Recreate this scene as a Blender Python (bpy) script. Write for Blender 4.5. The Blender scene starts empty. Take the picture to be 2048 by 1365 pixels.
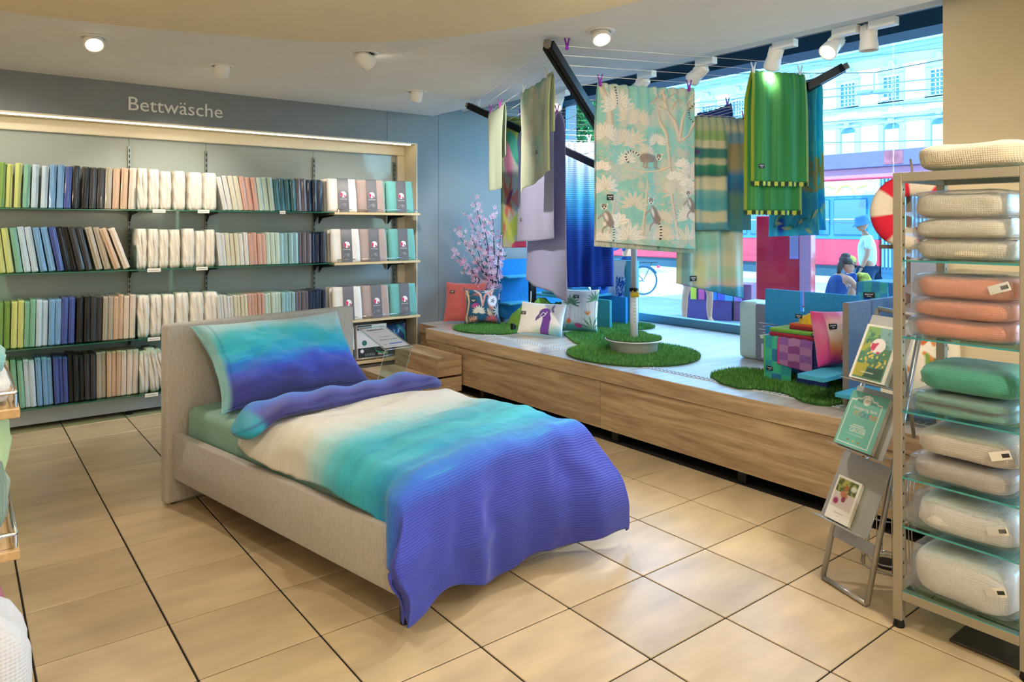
import bpy, bmesh, math, random
import numpy as np
from mathutils import Vector, Matrix, Euler
random.seed(7); rng = np.random.default_rng(7)
SC = bpy.context.scene; COL = SC.collection
PI = math.pi
# ------------------------------------------------------------ camera
EYE = 1.6; FPX = 1438.0; HOR = 452.0; YAW = math.radians(37.7)
cam = bpy.data.cameras.new('camera'); cam_o = bpy.data.objects.new('camera', cam); COL.objects.link(cam_o)
cam_o.location = (0, 0, EYE); cam_o.rotation_euler = (PI/2, 0, -YAW)
cam.sensor_width = 36; cam.lens = FPX/2048*36; cam.shift_y = -(682.5-HOR)/2048; cam.clip_start = .05; cam.clip_end = 300
SC.camera = cam_o
# ------------------------------------------------------------ sky, sun, exposure
w = bpy.data.worlds.new('world'); SC.world = w; w.use_nodes = True
nt = w.node_tree; bg = nt.nodes['Background']
sky = nt.nodes.new('ShaderNodeTexSky'); sky.sky_type = 'NISHITA'; sky.sun_disc = False
sky.sun_elevation = math.radians(52); sky.sun_rotation = math.radians(100); sky.air_density = 1.0; sky.ozone_density = 1.5
nt.links.new(sky.outputs[0], bg.inputs[0]); bg.inputs[1].default_value = 1.35
sun = bpy.data.lights.new('sun', 'SUN'); sun.energy = 8.5; sun.color = (1, .97, .9); sun.angle = .009
sun_o = bpy.data.objects.new('sun', sun); COL.objects.link(sun_o); sun_o.location = (0, 0, 30)
sun_o.rotation_euler = Vector((.55, .26, -.80)).to_track_quat('-Z', 'Y').to_euler()
vs = SC.view_settings; vs.view_transform = 'Standard'; vs.look = 'None'; vs.gamma = 1; vs.use_curve_mapping = False; vs.exposure = 0.03
LAMP = .75      # one factor for every lamp in the shop
# ------------------------------------------------------------ pixel rays of the calibrated camera (each point is placed at its own real distance)
FW = np.array([math.sin(YAW), math.cos(YAW), 0]); RT = np.array([math.cos(YAW), -math.sin(YAW), 0])
def ray(px, py): return FW+RT*((px-1024)/FPX)+np.array([0, 0, -(py-HOR)/FPX])
E0 = np.array([0, 0, EYE])
def AX(px, py, x): d = ray(px, py); return E0+d*(x/d[0])
def AY(px, py, y): d = ray(px, py); return E0+d*(y/d[1])
def AZ(px, py, z): d = ray(px, py); return E0+d*((z-EYE)/d[2])
def AD(px, py, dep): return E0+ray(px, py)*dep
# ------------------------------------------------------------ colours and materials
def C(h):
    if not isinstance(h, str): return tuple(h)
    h = h.lstrip('#'); h = ''.join(q*2 for q in h) if len(h) == 3 else h; v = [int(h[i:i+2], 16)/255 for i in (0, 2, 4)]
    return tuple(x/12.92 if x <= .04045 else ((x+.055)/1.055)**2.4 for x in v)
MATS = {}
def M(name, col='#808080', rough=.6, metal=0, noise=0, nscale=30, bump=0, bscale=200, coat=0, sheen=0, stretch=(1, 1, 1), attr=False, emit=0, alpha=1, trans=0, ior=1.45, coord='Object', weave=0, wscale=(300, 300), spec=.5, transl=0):
    if name in MATS: return MATS[name]
    m = bpy.data.materials.new(name); m.use_nodes = True; n = m.node_tree.nodes; l = m.node_tree.links
    p = n['Principled BSDF']; c = C(col)
    p.inputs['Base Color'].default_value = (*c, 1); p.inputs['Roughness'].default_value = rough; p.inputs['Metallic'].default_value = metal
    p.inputs['Coat Weight'].default_value = coat; p.inputs['Coat Roughness'].default_value = .08; p.inputs['Sheen Weight'].default_value = sheen
    p.inputs['IOR'].default_value = ior; p.inputs['Transmission Weight'].default_value = trans; p.inputs['Specular IOR Level'].default_value = spec
    tc = n.new('ShaderNodeTexCoord'); mp = n.new('ShaderNodeMapping'); mp.inputs['Scale'].default_value = stretch
    l.new(tc.outputs[coord], mp.inputs[0])
    src = None
    if attr:
        a = n.new('ShaderNodeAttribute'); a.attribute_name = 'Col'; src = a.outputs['Color']
    if noise:
        t = n.new('ShaderNodeTexNoise'); t.inputs['Scale'].default_value = nscale; t.inputs['Detail'].default_value = 4; l.new(mp.outputs[0], t.inputs[0])
        r = n.new('ShaderNodeMapRange'); r.inputs[1].default_value = .3; r.inputs[2].default_value = .7; r.inputs[3].default_value = 1-noise; r.inputs[4].default_value = 1+noise; l.new(t.outputs[0], r.inputs[0])
        x = n.new('ShaderNodeVectorMath'); x.operation = 'SCALE'
        if src: l.new(src, x.inputs[0])
        else: x.inputs[0].default_value = c
        l.new(r.outputs[0], x.inputs['Scale']); src = x.outputs[0]
    if src: l.new(src, p.inputs['Base Color'])
    if bump:
        t2 = n.new('ShaderNodeTexNoise'); t2.inputs['Scale'].default_value = bscale; t2.inputs['Detail'].default_value = 3; l.new(mp.outputs[0], t2.inputs[0])
        b = n.new('ShaderNodeBump'); b.inputs['Strength'].default_value = bump; b.inputs['Distance'].default_value = .01; l.new(t2.outputs[0], b.inputs['Height']); l.new(b.outputs[0], p.inputs['Normal'])
    if weave:
        uv = n.new('ShaderNodeUVMap'); sx = n.new('ShaderNodeSeparateXYZ'); l.new(uv.outputs[0], sx.inputs[0]); hs = []
        for k in (0, 1):
            if wscale[k] == 0: continue
            mu = n.new('ShaderNodeMath'); mu.operation = 'MULTIPLY'; mu.inputs[1].default_value = wscale[k]; l.new(sx.outputs[k], mu.inputs[0])
            si = n.new('ShaderNodeMath'); si.operation = 'SINE'; l.new(mu.outputs[0], si.inputs[0]); hs.append(si.outputs[0])
        h = hs[0]
        if len(hs) == 2:
            ad = n.new('ShaderNodeMath'); ad.operation = 'MAXIMUM'; l.new(hs[0], ad.inputs[0]); l.new(hs[1], ad.inputs[1]); h = ad.outputs[0]
        b = n.new('ShaderNodeBump'); b.inputs['Strength'].default_value = weave; b.inputs['Distance'].default_value = .003; l.new(h, b.inputs['Height']); l.new(b.outputs[0], p.inputs['Normal'])
    if emit:
        p.inputs['Emission Color'].default_value = (*c, 1); p.inputs['Emission Strength'].default_value = emit
    if transl:
        out = n['Material Output']; tl = n.new('ShaderNodeBsdfTranslucent'); mx = n.new('ShaderNodeMixShader'); mx.inputs[0].default_value = transl
        if src: l.new(src, tl.inputs[0])
        else: tl.inputs[0].default_value = (*c, 1)
        l.new(p.outputs[0], mx.inputs[1]); l.new(tl.outputs[0], mx.inputs[2]); l.new(mx.outputs[0], out.inputs[0])
    MATS[name] = m; return m
def Mclear(name, tint='#ffffff', refl=1.0, rough=.02, ior=1.45):
    """clear sheet: transparent with fresnel gloss"""
    if name in MATS: return MATS[name]
    m = bpy.data.materials.new(name); m.use_nodes = True; n = m.node_tree.nodes; l = m.node_tree.links; n.remove(n['Principled BSDF'])
    t = n.new('ShaderNodeBsdfTransparent'); t.inputs[0].default_value = (*C(tint), 1)
    g = n.new('ShaderNodeBsdfGlossy'); g.inputs['Roughness'].default_value = rough
    f = n.new('ShaderNodeLayerWeight'); f.inputs[0].default_value = .5; pw = n.new('ShaderNodeMath'); pw.operation = 'POWER'; pw.inputs[1].default_value = 4; l.new(f.outputs['Facing'], pw.inputs[0])
    mu = n.new('ShaderNodeMath'); mu.operation = 'MULTIPLY_ADD'; mu.inputs[1].default_value = .8*refl; mu.inputs[2].default_value = .035*refl; l.new(pw.outputs[0], mu.inputs[0])
    x = n.new('ShaderNodeMixShader'); l.new(mu.outputs[0], x.inputs[0]); l.new(t.outputs[0], x.inputs[1]); l.new(g.outputs[0], x.inputs[2]); l.new(x.outputs[0], n['Material Output'].inputs[0])
    MATS[name] = m; return m
def Mwood(name, c1, c2, axis='Y', rough=.45, scale=1.0):
    if name in MATS: return MATS[name]
    m = bpy.data.materials.new(name); m.use_nodes = True; n = m.node_tree.nodes; l = m.node_tree.links; p = n['Principled BSDF']
    tc = n.new('ShaderNodeTexCoord'); mp = n.new('ShaderNodeMapping'); s = {'X': (.9, 14, 14), 'Y': (14, .9, 14), 'Z': (14, 14, .9)}[axis]
    mp.inputs['Scale'].default_value = [q*scale for q in s]; l.new(tc.outputs['Object'], mp.inputs[0])
    t = n.new('ShaderNodeTexNoise'); t.inputs['Scale'].default_value = 1.2; t.inputs['Detail'].default_value = 6; t.inputs['Distortion'].default_value = 1.1; l.new(mp.outputs[0], t.inputs[0])
    t2 = n.new('ShaderNodeTexNoise'); t2.inputs['Scale'].default_value = 9; t2.inputs['Detail'].default_value = 3; l.new(mp.outputs[0], t2.inputs[0])
    ad = n.new('ShaderNodeMath'); ad.operation = 'MULTIPLY_ADD'; ad.inputs[1].default_value = .35; l.new(t2.outputs[0], ad.inputs[0]); l.new(t.outputs[0], ad.inputs[2])
    r = n.new('ShaderNodeValToRGB'); e = r.color_ramp.elements; e[0].position = .45; e[0].color = (*C(c1), 1); e[1].position = .85; e[1].color = (*C(c2), 1); l.new(ad.outputs[0], r.inputs[0])
    l.new(r.outputs[0], p.inputs['Base Color']); p.inputs['Roughness'].default_value = rough
    b = n.new('ShaderNodeBump'); b.inputs['Strength'].default_value = .08; l.new(t2.outputs[0], b.inputs['Height']); l.new(b.outputs[0], p.inputs['Normal'])
    MATS[name] = m; return m
# ------------------------------------------------------------ mesh generators: each returns (verts, faces) in world metres
def box(x0, x1, y0, y1, z0, z1):
    V = [(x, y, z) for z in (z0, z1) for y in (y0, y1) for x in (x0, x1)]
    return np.array(V, float), [(0, 2, 3, 1), (4, 5, 7, 6), (0, 1, 5, 4), (2, 6, 7, 3), (0, 4, 6, 2), (1, 3, 7, 5)]
def rbox(x0, x1, y0, y1, z0, z1, r=.005, seg=2):
    bm = bmesh.new(); bmesh.ops.create_cube(bm, size=1)
    for v in bm.verts: v.co = ((x0+x1)/2+v.co.x*(x1-x0), (y0+y1)/2+v.co.y*(y1-y0), (z0+z1)/2+v.co.z*(z1-z0))
    bmesh.ops.bevel(bm, geom=list(bm.edges), offset=r, segments=seg, affect='EDGES', profile=.5)
    V = np.array([v.co[:] for v in bm.verts]); bm.verts.index_update(); F = [tuple(v.index for v in f.verts) for f in bm.faces]; bm.free(); return V, F
def join(*gs):
    V = []; F = []; o = 0
    for v, f in gs:
        V.append(np.asarray(v, float)); F += [tuple(i+o for i in q) for q in f]; o += len(v)
    return np.concatenate(V), F
def xf(g, R=None, t=(0, 0, 0), piv=(0, 0, 0)):
    V = np.asarray(g[0], float)-np.array(piv)
    if R is not None: V = V@np.array(R).T
    return V+np.array(piv)+np.array(t), g[1]
def rz(a): c, s = math.cos(a), math.sin(a); return [[c, -s, 0], [s, c, 0], [0, 0, 1]]
def rx(a): c, s = math.cos(a), math.sin(a); return [[1, 0, 0], [0, c, -s], [0, s, c]]
def ry(a): c, s = math.cos(a), math.sin(a); return [[c, 0, s], [0, 1, 0], [-s, 0, c]]
def tube(P, r, n=8, closed=False, cap=True):
    P = np.array(P, float); k = len(P); R = np.broadcast_to(np.array(r, float), (k,))
    T = np.zeros_like(P)
    for i in range(k):
        a = P[(i+1) % k] if (closed or i < k-1) else P[i]; b = P[i-1] if (closed or i > 0) else P[i]
        T[i] = (a-b)/max(1e-9, np.linalg.norm(a-b))
    up = np.array([0, 0, 1.]) if abs(T[0][2]) < .9 else np.array([1., 0, 0])
    nrm = np.cross(T[0], up); nrm /= np.linalg.norm(nrm); V = []
    for i in range(k):
        nrm = nrm-T[i]*(nrm@T[i]); nrm /= max(1e-9, np.linalg.norm(nrm)); bi = np.cross(T[i], nrm)
        for j in range(n):
            a = 2*PI*j/n; V.append(P[i]+R[i]*(math.cos(a)*nrm+math.sin(a)*bi))
    F = []
    for i in range(k if closed else k-1):
        for j in range(n):
            a = i*n+j; b = i*n+(j+1) % n; c = ((i+1) % k)*n+(j+1) % n; d = ((i+1) % k)*n+j; F.append((a, d, c, b))
    if cap and not closed: F += [tuple(range(n)), tuple(reversed(range((k-1)*n, k*n)))]
    return np.array(V), F
def lathe(prof, n=24, c=(0, 0, 0)):
    V = []; F = []
    for r, z in prof:
        for j in range(n): a = 2*PI*j/n; V.append((c[0]+r*math.cos(a), c[1]+r*math.sin(a), c[2]+z))
    for i in range(len(prof)-1):
        for j in range(n): F.append((i*n+j, i*n+(j+1) % n, (i+1)*n+(j+1) % n, (i+1)*n+j))
    F += [tuple(reversed(range(n))), tuple(range((len(prof)-1)*n, len(prof)*n))]
    return np.array(V), F
def prism(P, z0, z1):
    n = len(P); V = [(x, y, z0) for x, y in P]+[(x, y, z1) for x, y in P]
    F = [tuple(reversed(range(n))), tuple(range(n, 2*n))]+[(i, (i+1) % n, n+(i+1) % n, n+i) for i in range(n)]
    return np.array(V, float), F
def grid(A):
    nv, nu = A.shape[:2]; i = np.arange(nv*nu).reshape(nv, nu)
    F = np.stack([i[:-1, :-1], i[:-1, 1:], i[1:, 1:], i[1:, :-1]], -1).reshape(-1, 4)
    return A.reshape(-1, 3), F
def bar(p, q, wd, ht, up=(0, 0, 1)):
    p = np.array(p, float); q = np.array(q, float); t = q-p; t /= np.linalg.norm(t); s = np.cross(t, up); s /= np.linalg.norm(s); u = np.cross(s, t)
    V = [e+a*s*wd/2+b*u*ht/2 for e in (p, q) for b in (-1, 1) for a in (-1, 1)]
    return np.array(V), [(0, 1, 3, 2), (4, 6, 7, 5), (0, 4, 5, 1), (2, 3, 7, 6), (0, 2, 6, 4), (1, 5, 7, 3)]
# ------------------------------------------------------------ objects
WO = {}
def link(o, label=None, cat=None, group=None, kind=None):
    if label: o['label'] = label
    if cat: o['category'] = cat
    if group: o['group'] = group
    if kind: o['kind'] = kind
    return o
def mesh(name, V, F, mat, smooth=False, col=None, uv=None):
    V = np.asarray(V, float); me = bpy.data.meshes.new(name)
    if isinstance(F, np.ndarray):
        k = F.shape[1]; n = len(F); me.vertices.add(len(V)); me.vertices.foreach_set('co', V.astype(np.float32).ravel())
        me.loops.add(n*k); me.loops.foreach_set('vertex_index', F.astype(np.int32).ravel()); me.polygons.add(n); me.polygons.foreach_set('loop_start', np.arange(0, n*k, k, dtype=np.int32)); me.update(calc_edges=True)
    else: me.from_pydata(V.tolist(), [], [tuple(map(int, f)) for f in F])
    for m in (mat if isinstance(mat, (list, tuple)) else [mat]): me.materials.append(m)
    if smooth: me.polygons.foreach_set('use_smooth', np.ones(len(me.polygons), bool))
    if col is not None:
        a = me.color_attributes.new('Col', 'FLOAT_COLOR', 'POINT'); c = np.ones((len(V), 4), np.float32); c[:, :3] = col.reshape(-1, 3); a.data.foreach_set('color', c.ravel())
    if uv is not None:
        l = me.uv_layers.new(name='UVMap'); vi = np.zeros(len(me.loops), np.int32); me.loops.foreach_get('vertex_index', vi); l.data.foreach_set('uv', uv.reshape(-1, 2)[vi].astype(np.float32).ravel())
    me.update(); return me
def mk(name, g, mat, parent=None, smooth=False, col=None, uv=None, label=None, cat=None, group=None, kind=None, origin=None):
    V, F = g[0], g[1]; V = np.asarray(V, float)
    if origin is None: lo, hi = V.min(0), V.max(0); origin = np.array([(lo[0]+hi[0])/2, (lo[1]+hi[1])/2, lo[2]])
    origin = np.array(origin, float)
    o = bpy.data.objects.new(name, mesh(name, V-origin, F, mat, smooth, col, uv)); COL.objects.link(o); WO[o.name] = origin
    if parent is not None: o.parent = parent; o.location = origin-WO[parent.name]
    else: o.location = origin
    return link(o, label, cat, group, kind)
def empty(name, loc, label=None, cat=None, group=None, kind=None):
    o = bpy.data.objects.new(name, None); COL.objects.link(o); o.location = loc; o.empty_display_size = .1; WO[o.name] = np.array(loc, float); return link(o, label, cat, group, kind)
def inst(src, name, loc, parent=None, rot=None, **k):
    o = src.copy(); COL.objects.link(o); o.name = name
    for q in list(o.keys()):
        if q in ('label', 'category', 'group', 'kind'): del o[q]
    if rot is not None: o.rotation_euler = rot
    o.parent = parent; WO[o.name] = np.array(loc, float); o.location = np.array(loc)-(WO[parent.name] if parent else 0)
    return link(o, **k)
def textgeo(s, size, ext=.002, align='LEFT', bold=0):
    cu = bpy.data.curves.new('t', 'FONT'); cu.body = s; cu.size = size; cu.extrude = ext; cu.align_x = align; cu.resolution_u = 3; cu.offset = bold
    o = bpy.data.objects.new('t', cu); COL.objects.link(o); me = bpy.data.meshes.new_from_object(o.evaluated_get(bpy.context.evaluated_depsgraph_get()))
    V = np.array([v.co[:] for v in me.vertices]).reshape(-1, 3); F = [tuple(p.vertices) for p in me.polygons]; bpy.data.objects.remove(o); bpy.data.curves.remove(cu); bpy.data.meshes.remove(me); return V, F
def frame(g, o, ex, ey, ez=None):
    ex = np.array(ex, float); ey = np.array(ey, float); ez = np.cross(ex, ey) if ez is None else np.array(ez, float)
    return g[0][:, :1]*ex+g[0][:, 1:2]*ey+g[0][:, 2:3]*ez+np.array(o), g[1]
def unit(v): v = np.array(v, float); return v/np.linalg.norm(v)
# ------------------------------------------------------------ a print painter working on vertex positions (u right, v down, both in units of the cloth height)
class Paint:
    def __init__(s, X, Y, base): s.X, s.Y = X, Y; s.c = np.ones(X.shape+(3,))*np.array(C(base))
    def mix(s, m, col): m = np.clip(m, 0, 1)[..., None]; s.c = s.c*(1-m)+np.array(C(col))*m
    def ell(s, cx, cy, a, b, col, rot=0, soft=.15, k=1):
        dx, dy = s.X-cx, s.Y-cy; c, q = math.cos(rot), math.sin(rot); d = np.sqrt(((dx*c+dy*q)/a)**2+((-dx*q+dy*c)/b)**2); s.mix(k*(1-d)/soft, col)
    def poly(s, P, col, k=1):
        ins = np.zeros(s.X.shape, bool); n = len(P)
        for i in range(n):
            x0, y0 = P[i]; x1, y1 = P[(i+1) % n]
            if y0 == y1: continue
            cr = ((y0 > s.Y) != (y1 > s.Y)) & (s.X < (x1-x0)*(s.Y-y0)/(y1-y0)+x0); ins ^= cr
        s.mix(ins*k, col)
    def stroke(s, P, wd, col, soft=.4, k=1, dash=None, w1=None):
        D = np.full(s.X.shape, 9.); S = np.zeros(s.X.shape); L = 0; tot = sum(math.dist(P[i], P[i+1]) for i in range(len(P)-1))
        for i in range(len(P)-1):
            (x0, y0), (x1, y1) = P[i], P[i+1]; l = math.dist(P[i], P[i+1]); t = np.clip(((s.X-x0)*(x1-x0)+(s.Y-y0)*(y1-y0))/(l*l+1e-12), 0, 1)
            d = np.hypot(s.X-x0-t*(x1-x0), s.Y-y0-t*(y1-y0)); u = d < D; S = np.where(u, L+t*l, S); D = np.minimum(D, d); L += l
        W = wd if w1 is None else wd+(w1-wd)*S/tot
        m = np.clip((1-D/W)/soft, 0, 1)*k
        if dash: m = m*((S/dash) % 1 < .5)
        s.mix(m, col)
    def leaf(s, cx, cy, l, wd, ang, col, vein=None):
        dx, dy = s.X-cx, s.Y-cy; t = (dx*math.cos(ang)+dy*math.sin(ang))/l; n = (-dx*math.sin(ang)+dy*math.cos(ang)); h = wd*np.sin(np.clip(t, 0, 1)*PI)**.8
        ok = (t > 0) & (t < 1); s.mix(np.where(ok, (h-np.abs(n))/(wd*.25+1e-9), 0), col)
        if vein: s.mix(np.where(ok & (np.abs(n) < wd*.08), .8, 0), vein)
    def fan(s, cx, cy, l, wd, a0, a1, n, col, vein=None):
        for i in range(n): a = a0+(a1-a0)*i/max(1, n-1); s.leaf(cx, cy, l*(1-.25*abs(i/(n-1)-.5)), wd, a, col, vein)
    def grad(s, t, stops):
        xs = [q[0] for q in stops]; cs = np.array([C(q[1]) for q in stops]); s.c = np.stack([np.interp(t, xs, cs[:, i]) for i in range(3)], -1)
def vnoise(X, Y, sc, seed=0, octs=3):
    r = np.random.default_rng(seed); out = np.zeros(X.shape); amp = 1; tot = 0
    for o in range(octs):
        n = 64; T = r.random((n, n)); x = X*sc*2**o; y = Y*sc*2**o; xi = np.floor(x).astype(int); yi = np.floor(y).astype(int); fx = x-xi; fy = y-yi; fx = fx*fx*(3-2*fx); fy = fy*fy*(3-2*fy)
        a = T[xi % n, yi % n]; b = T[(xi+1) % n, yi % n]; c = T[xi % n, (yi+1) % n]; d = T[(xi+1) % n, (yi+1) % n]
        out += amp*((a*(1-fx)+b*fx)*(1-fy)+(c*(1-fx)+d*fx)*fy); tot += amp; amp *= .5
    return out/tot
# ============================================================ the setting
m_tile = M('tile', '#c3ad88', .3, noise=.16, nscale=2.6, bump=.02, bscale=60, stretch=(1, 3, 1))
def add_tile_variation():
    n = m_tile.node_tree.nodes; l = m_tile.node_tree.links; p = n['Principled BSDF']
    oi = n.new('ShaderNodeObjectInfo'); mp = [q for q in n if q.type == 'MAPPING'][0]; sc = n.new('ShaderNodeVectorMath'); sc.operation = 'SCALE'; sc.inputs[0].default_value = (37, 17, 5)
    l.new(oi.outputs['Random'], sc.inputs['Scale']); l.new(sc.outputs[0], mp.inputs['Location'])
    hs = n.new('ShaderNodeHueSaturation'); src = p.inputs['Base Color'].links[0].from_socket; l.new(src, hs.inputs['Color'])
    r = n.new('ShaderNodeMapRange'); r.inputs[3].default_value = .92; r.inputs[4].default_value = 1.06; l.new(oi.outputs['Random'], r.inputs[0]); l.new(r.outputs[0], hs.inputs['Value']); l.new(hs.outputs[0], p.inputs['Base Color'])
add_tile_variation()
m_grout = M('grout', '#17120d', .9)
floor = mk('floor', box(-1.62, 6.05, -.95, 7.12, -.06, -.004), m_grout, kind='structure')
mk('floor_rear', join(box(-6, -1.63, -5, 7.12, -.06, 0), box(-1.62, 6.05, -5, -.96, -.06, 0)), m_tile, kind='structure')
TU, TV, TX, TY = .452, .445, .222, 4.013
t0 = None
for i in range(-4, 8):
    for j in range(-7, 11):
        x = TX+TU*i; y = TY-TV*j
        if y-TV > 6.85 or y < -.4: continue
        if t0 is None:
            t0 = mk('tile', rbox(x+.0038, x+TU-.0038, y-TV+.0034, y-.0034, -.012, 0, .002, 1), m_tile, floor); s0 = WO[t0.name]
            b0 = (x, y)
        else: inst(t0, 'tile', s0+np.array([x-b0[0], y-b0[1], 0]), floor)
m_wall = M('painted_panel', '#7b8083', .35, noise=.02, nscale=4)
m_cream = M('cream_paint', '#e6dcc4', .7, noise=.02, nscale=6)
m_ceil = M('ceiling_paint', '#f0ece4', .9, noise=.015, nscale=3)
m_soff = M('soffit_paint', '#ead9b4', .9, noise=.015, nscale=3)
WY = 6.8; NY = 7.085; NX = 3.953
wb = empty('wall_back', (2, WY, 0), kind='structure')
jx = AY(774, 200, WY)[0]
for a, b in ((-5, jx-.002), (jx+.002, NX)): mk('panel', box(a, b, WY, NY+.1, 2.49, 2.815), m_wall, wb)
for a, b in ((NX, 4.225), (4.229, 6.3)): mk('panel', box(a, b, WY, NY+.1, 0, 3.5), m_wall, wb)
mk('base_panel', box(-1, NX, WY-.01, WY+.03, .035, .165), M('base_gloss', '#a9adb2', .2), wb)
for x in (1.16, 2.6): mk('foot', lathe([(.03, 0), (.03, .015), (.018, .03), (.018, .04)], 12, (x, 6.82, 0)), M('black_plastic', '#101010', .4), wb)
m_glassback = M('back_painted_glass', '#a3aba6', .08, coat=.3)
RAILX = [-.4, 1.205, 1.85, 2.899, NX]
for a, b in zip(RAILX, RAILX[1:]): mk('glass_panel', box(a+.0015, b-.0015, NY, NY+.04, .17, 2.5), m_glassback, wb)
mk('back_filler', box(-5, -.4, NY, NY+.04, 0, 2.5), m_wall, wb); mk('back_filler', box(-5, NX, NY+.041, NY+.1, -.06, 2.5), m_wall, wb)
tr = empty('trim_1', (2, 7.0, 2.38), kind='structure')
mk('cove_board', rbox(-5, NX-.01, NY-.04, NY-.001, 2.375, 2.482, .01), m_cream, tr)
mk('cove_board', rbox(NX-.10, NX-.008, NY-.04, NY-.001, .22, 2.375, .01), m_cream, tr)
mk('liner', box(NX-.008, NX+.002, WY-.004, NY, .2, 2.49), m_cream, tr)
mk('liner', box(-5, NX, WY-.002, NY, 2.482, 2.494), m_cream, tr)
mk('light_strip', box(-4, NX-.06, WY+.03, WY+.055, 2.472, 2.481), M('led_warm', '#ffe6b8', .5, emit=7), tr)
# uprights with slots
m_blk = M('black_metal', '#141414', .45, metal=.3)
for x in RAILX[1:4]+[NX-.13]:
    mk('slot_rail', join(box(x-.012, x+.012, NY-.02, NY-.001, .17, 2.3)), M('grey_metal', '#7d8482', .4, metal=.6), wb)
    mk('slot', join(*[box(x-.004, x+.004, NY-.023, NY-.019, z, z+.028) for z in np.arange(.25, 2.3, .05)]), m_blk, wb, kind='stuff')
CZ = 2.81
mk('ceiling', box(-6, 4.15, -5, 7.2, CZ, CZ+.12), m_ceil, kind='structure')
arc = [(-6, 4.62), (-1, 4.62), (.18, 4.595), (.629, 4.54), (.95, 4.46), (1.247, 4.365), (1.53, 4.27), (1.771, 4.148), (1.96, 4.01), (2.125, 3.859), (2.275, 3.66), (2.394, 3.451), (2.49, 3.23), (2.573, 2.988), (2.64, 2.76), (2.681, 2.533), (2.7, 2), (2.7, -5), (-6, -5)]
mk('ceiling_soffit', prism(arc[::-1], 2.72, CZ-.001), m_soff, kind='structure')
m_bay = M('bay_paint', '#5d7480', .7)
mk('ceiling_bay', box(4.15, 6.4, -5, 7.2, 3.36, 3.5), m_bay, kind='structure')
mk('trim_2', box(4.13, 4.15, -5, WY, CZ-.001, 3.36), m_ceil, kind='structure')
m_val = M('valance_blue', '#24485c', .6)
mk('trim_3', box(5.78, 6.08, .9, WY, 3.10, 3.36), m_val, kind='structure')
mk('wall_left', box(-6, -5.9, -5, 7.2, 0, CZ), m_cream, kind='structure')
mk('wall_front', box(-6, 6.3, -5.1, -5, 0, 3.5), m_cream, kind='structure')
mk('wall_right', join(box(6.08, 6.3, .7, .9, 0, 3.5), box(6.08, 6.3, -5, -4.6, 0, 3.5), box(6.08, 6.3, -4.6, .7, 0, .3), box(6.08, 6.3, -4.6, .7, 3.1, 3.5)), m_cream, kind='structure')
mk('wall_sill', box(6.08, 6.2, .9, WY, -.2, .54), m_wall, kind='structure')
mk('wall_pillar', box(4.4, 5.1, .7, 1.722, .5415, 3.36), M('pillar_paint', '#cbbb98', .75, noise=.02, nscale=4), kind='structure')
mk('wall_upper', box(-6, 6.25, -5, 7.2, 3.5, 11.5), m_wall, kind='structure')
# shop window
WX = 6.1
wi = empty('window_1', (WX, 4, .54), kind='structure')
m_fr = M('window_frame', '#5f8ba3', .45, metal=.2)
mk('window_frame', join(rbox(WX-.05, WX+.05, .9, WY, .54, .625, .006), rbox(WX-.03, WX+.03, WY-.05, WY-.002, .62, 3.1, .004)), m_fr, wi)
m_pane = Mclear('window_glass', '#d8f4ff', .55)
jy = AX(1787, 400, WX)[1]
mk('pane', box(WX-.005, WX+.005, .9, jy-.003, .62, 3.13), m_pane, wi)
mk('pane', box(WX-.005, WX+.005, jy+.003, WY-.05, .62, 3.13), m_pane, wi)
w2_ = empty('fill_window', (WX, -2, .3), kind='structure'); mk('pane', box(WX+.03, WX+.04, -4.6, .7, .3, 3.1), m_pane, w2_); mk('window_frame', join(*[box(WX+.01, WX+.06, y-.03, y+.03, .3, 3.1) for y in (-4.57, -1.95, .67)]), m_fr, w2_)  # unseen second window, added to raise the daylight in the shop
# display platform
m_oak = Mwood('oak_board', '#95775a', '#ceb38c', 'Y')
m_oakx = Mwood('oak_board_cross', '#95775a', '#ceb38c', 'X')
m_deck = Mwood('deck_laminate', '#a99c90', '#cfc6bc', 'X', .28, .8)
PX, PZ = 3.84, .54
pl = empty('display_platform', (4.9, 3.5, 0), 'long oak platform under the shop window with pale laminate deck', 'platform')
mk('deck', join(box(PX+.012, 6.049, .2, 6.42, .50, PZ), box(3.99, 6.049, 6.42, WY-.002, .50, PZ)), m_deck, pl)
mk('edge_board', rbox(PX-.006, PX+.012, .2, 6.42, .432, PZ+.001, .003), m_oak, pl)
mk('edge_board', rbox(3.975, 3.99, 6.42, WY-.003, .44, PZ+.001, .003), m_oak, pl)
for a, b in ((.2, 1.9), (1.9, 3.899), (3.899, 5.9), (5.9, 6.42)): mk('front_panel', rbox(PX+.012, PX+.03, a+.003, b-.003, .07, .425, .002, 1), m_oak, pl)
mk('front_panel', rbox(3.993, 4.01, 6.43, 6.79, .07, .435, .002, 1), m_oak, pl)
mk('core', join(box(PX+.035, 6.0, .25, 6.41, .075, .50), box(4.012, 6.0, 6.41, 6.79, .075, .50)), M('dark_core', '#17130f', .9), pl)
for y in (1.2, 2.66, 3.75, 4.6, 5.45): mk('foot', box(PX+.02, PX+.07, y-.03, y+.03, 0, .07), M('black_plastic'), pl)
gr = mk('floor_grate', join(box(4.065, 4.072, .5, 6.2, PZ, PZ+.004), box(4.128, 4.135, .5, 6.2, PZ, PZ+.004), box(4.097, 4.103, .5, 6.2, PZ, PZ+.004)), M('grate_white', '#d9dde0', .4), pl)
mk('grate_bar', join(*[box(4.072, 4.128, y, y+.012, PZ, PZ+.003) for y in np.arange(.5, 6.2, .036)]), M('grate_white'), gr, kind='stuff')
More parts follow.
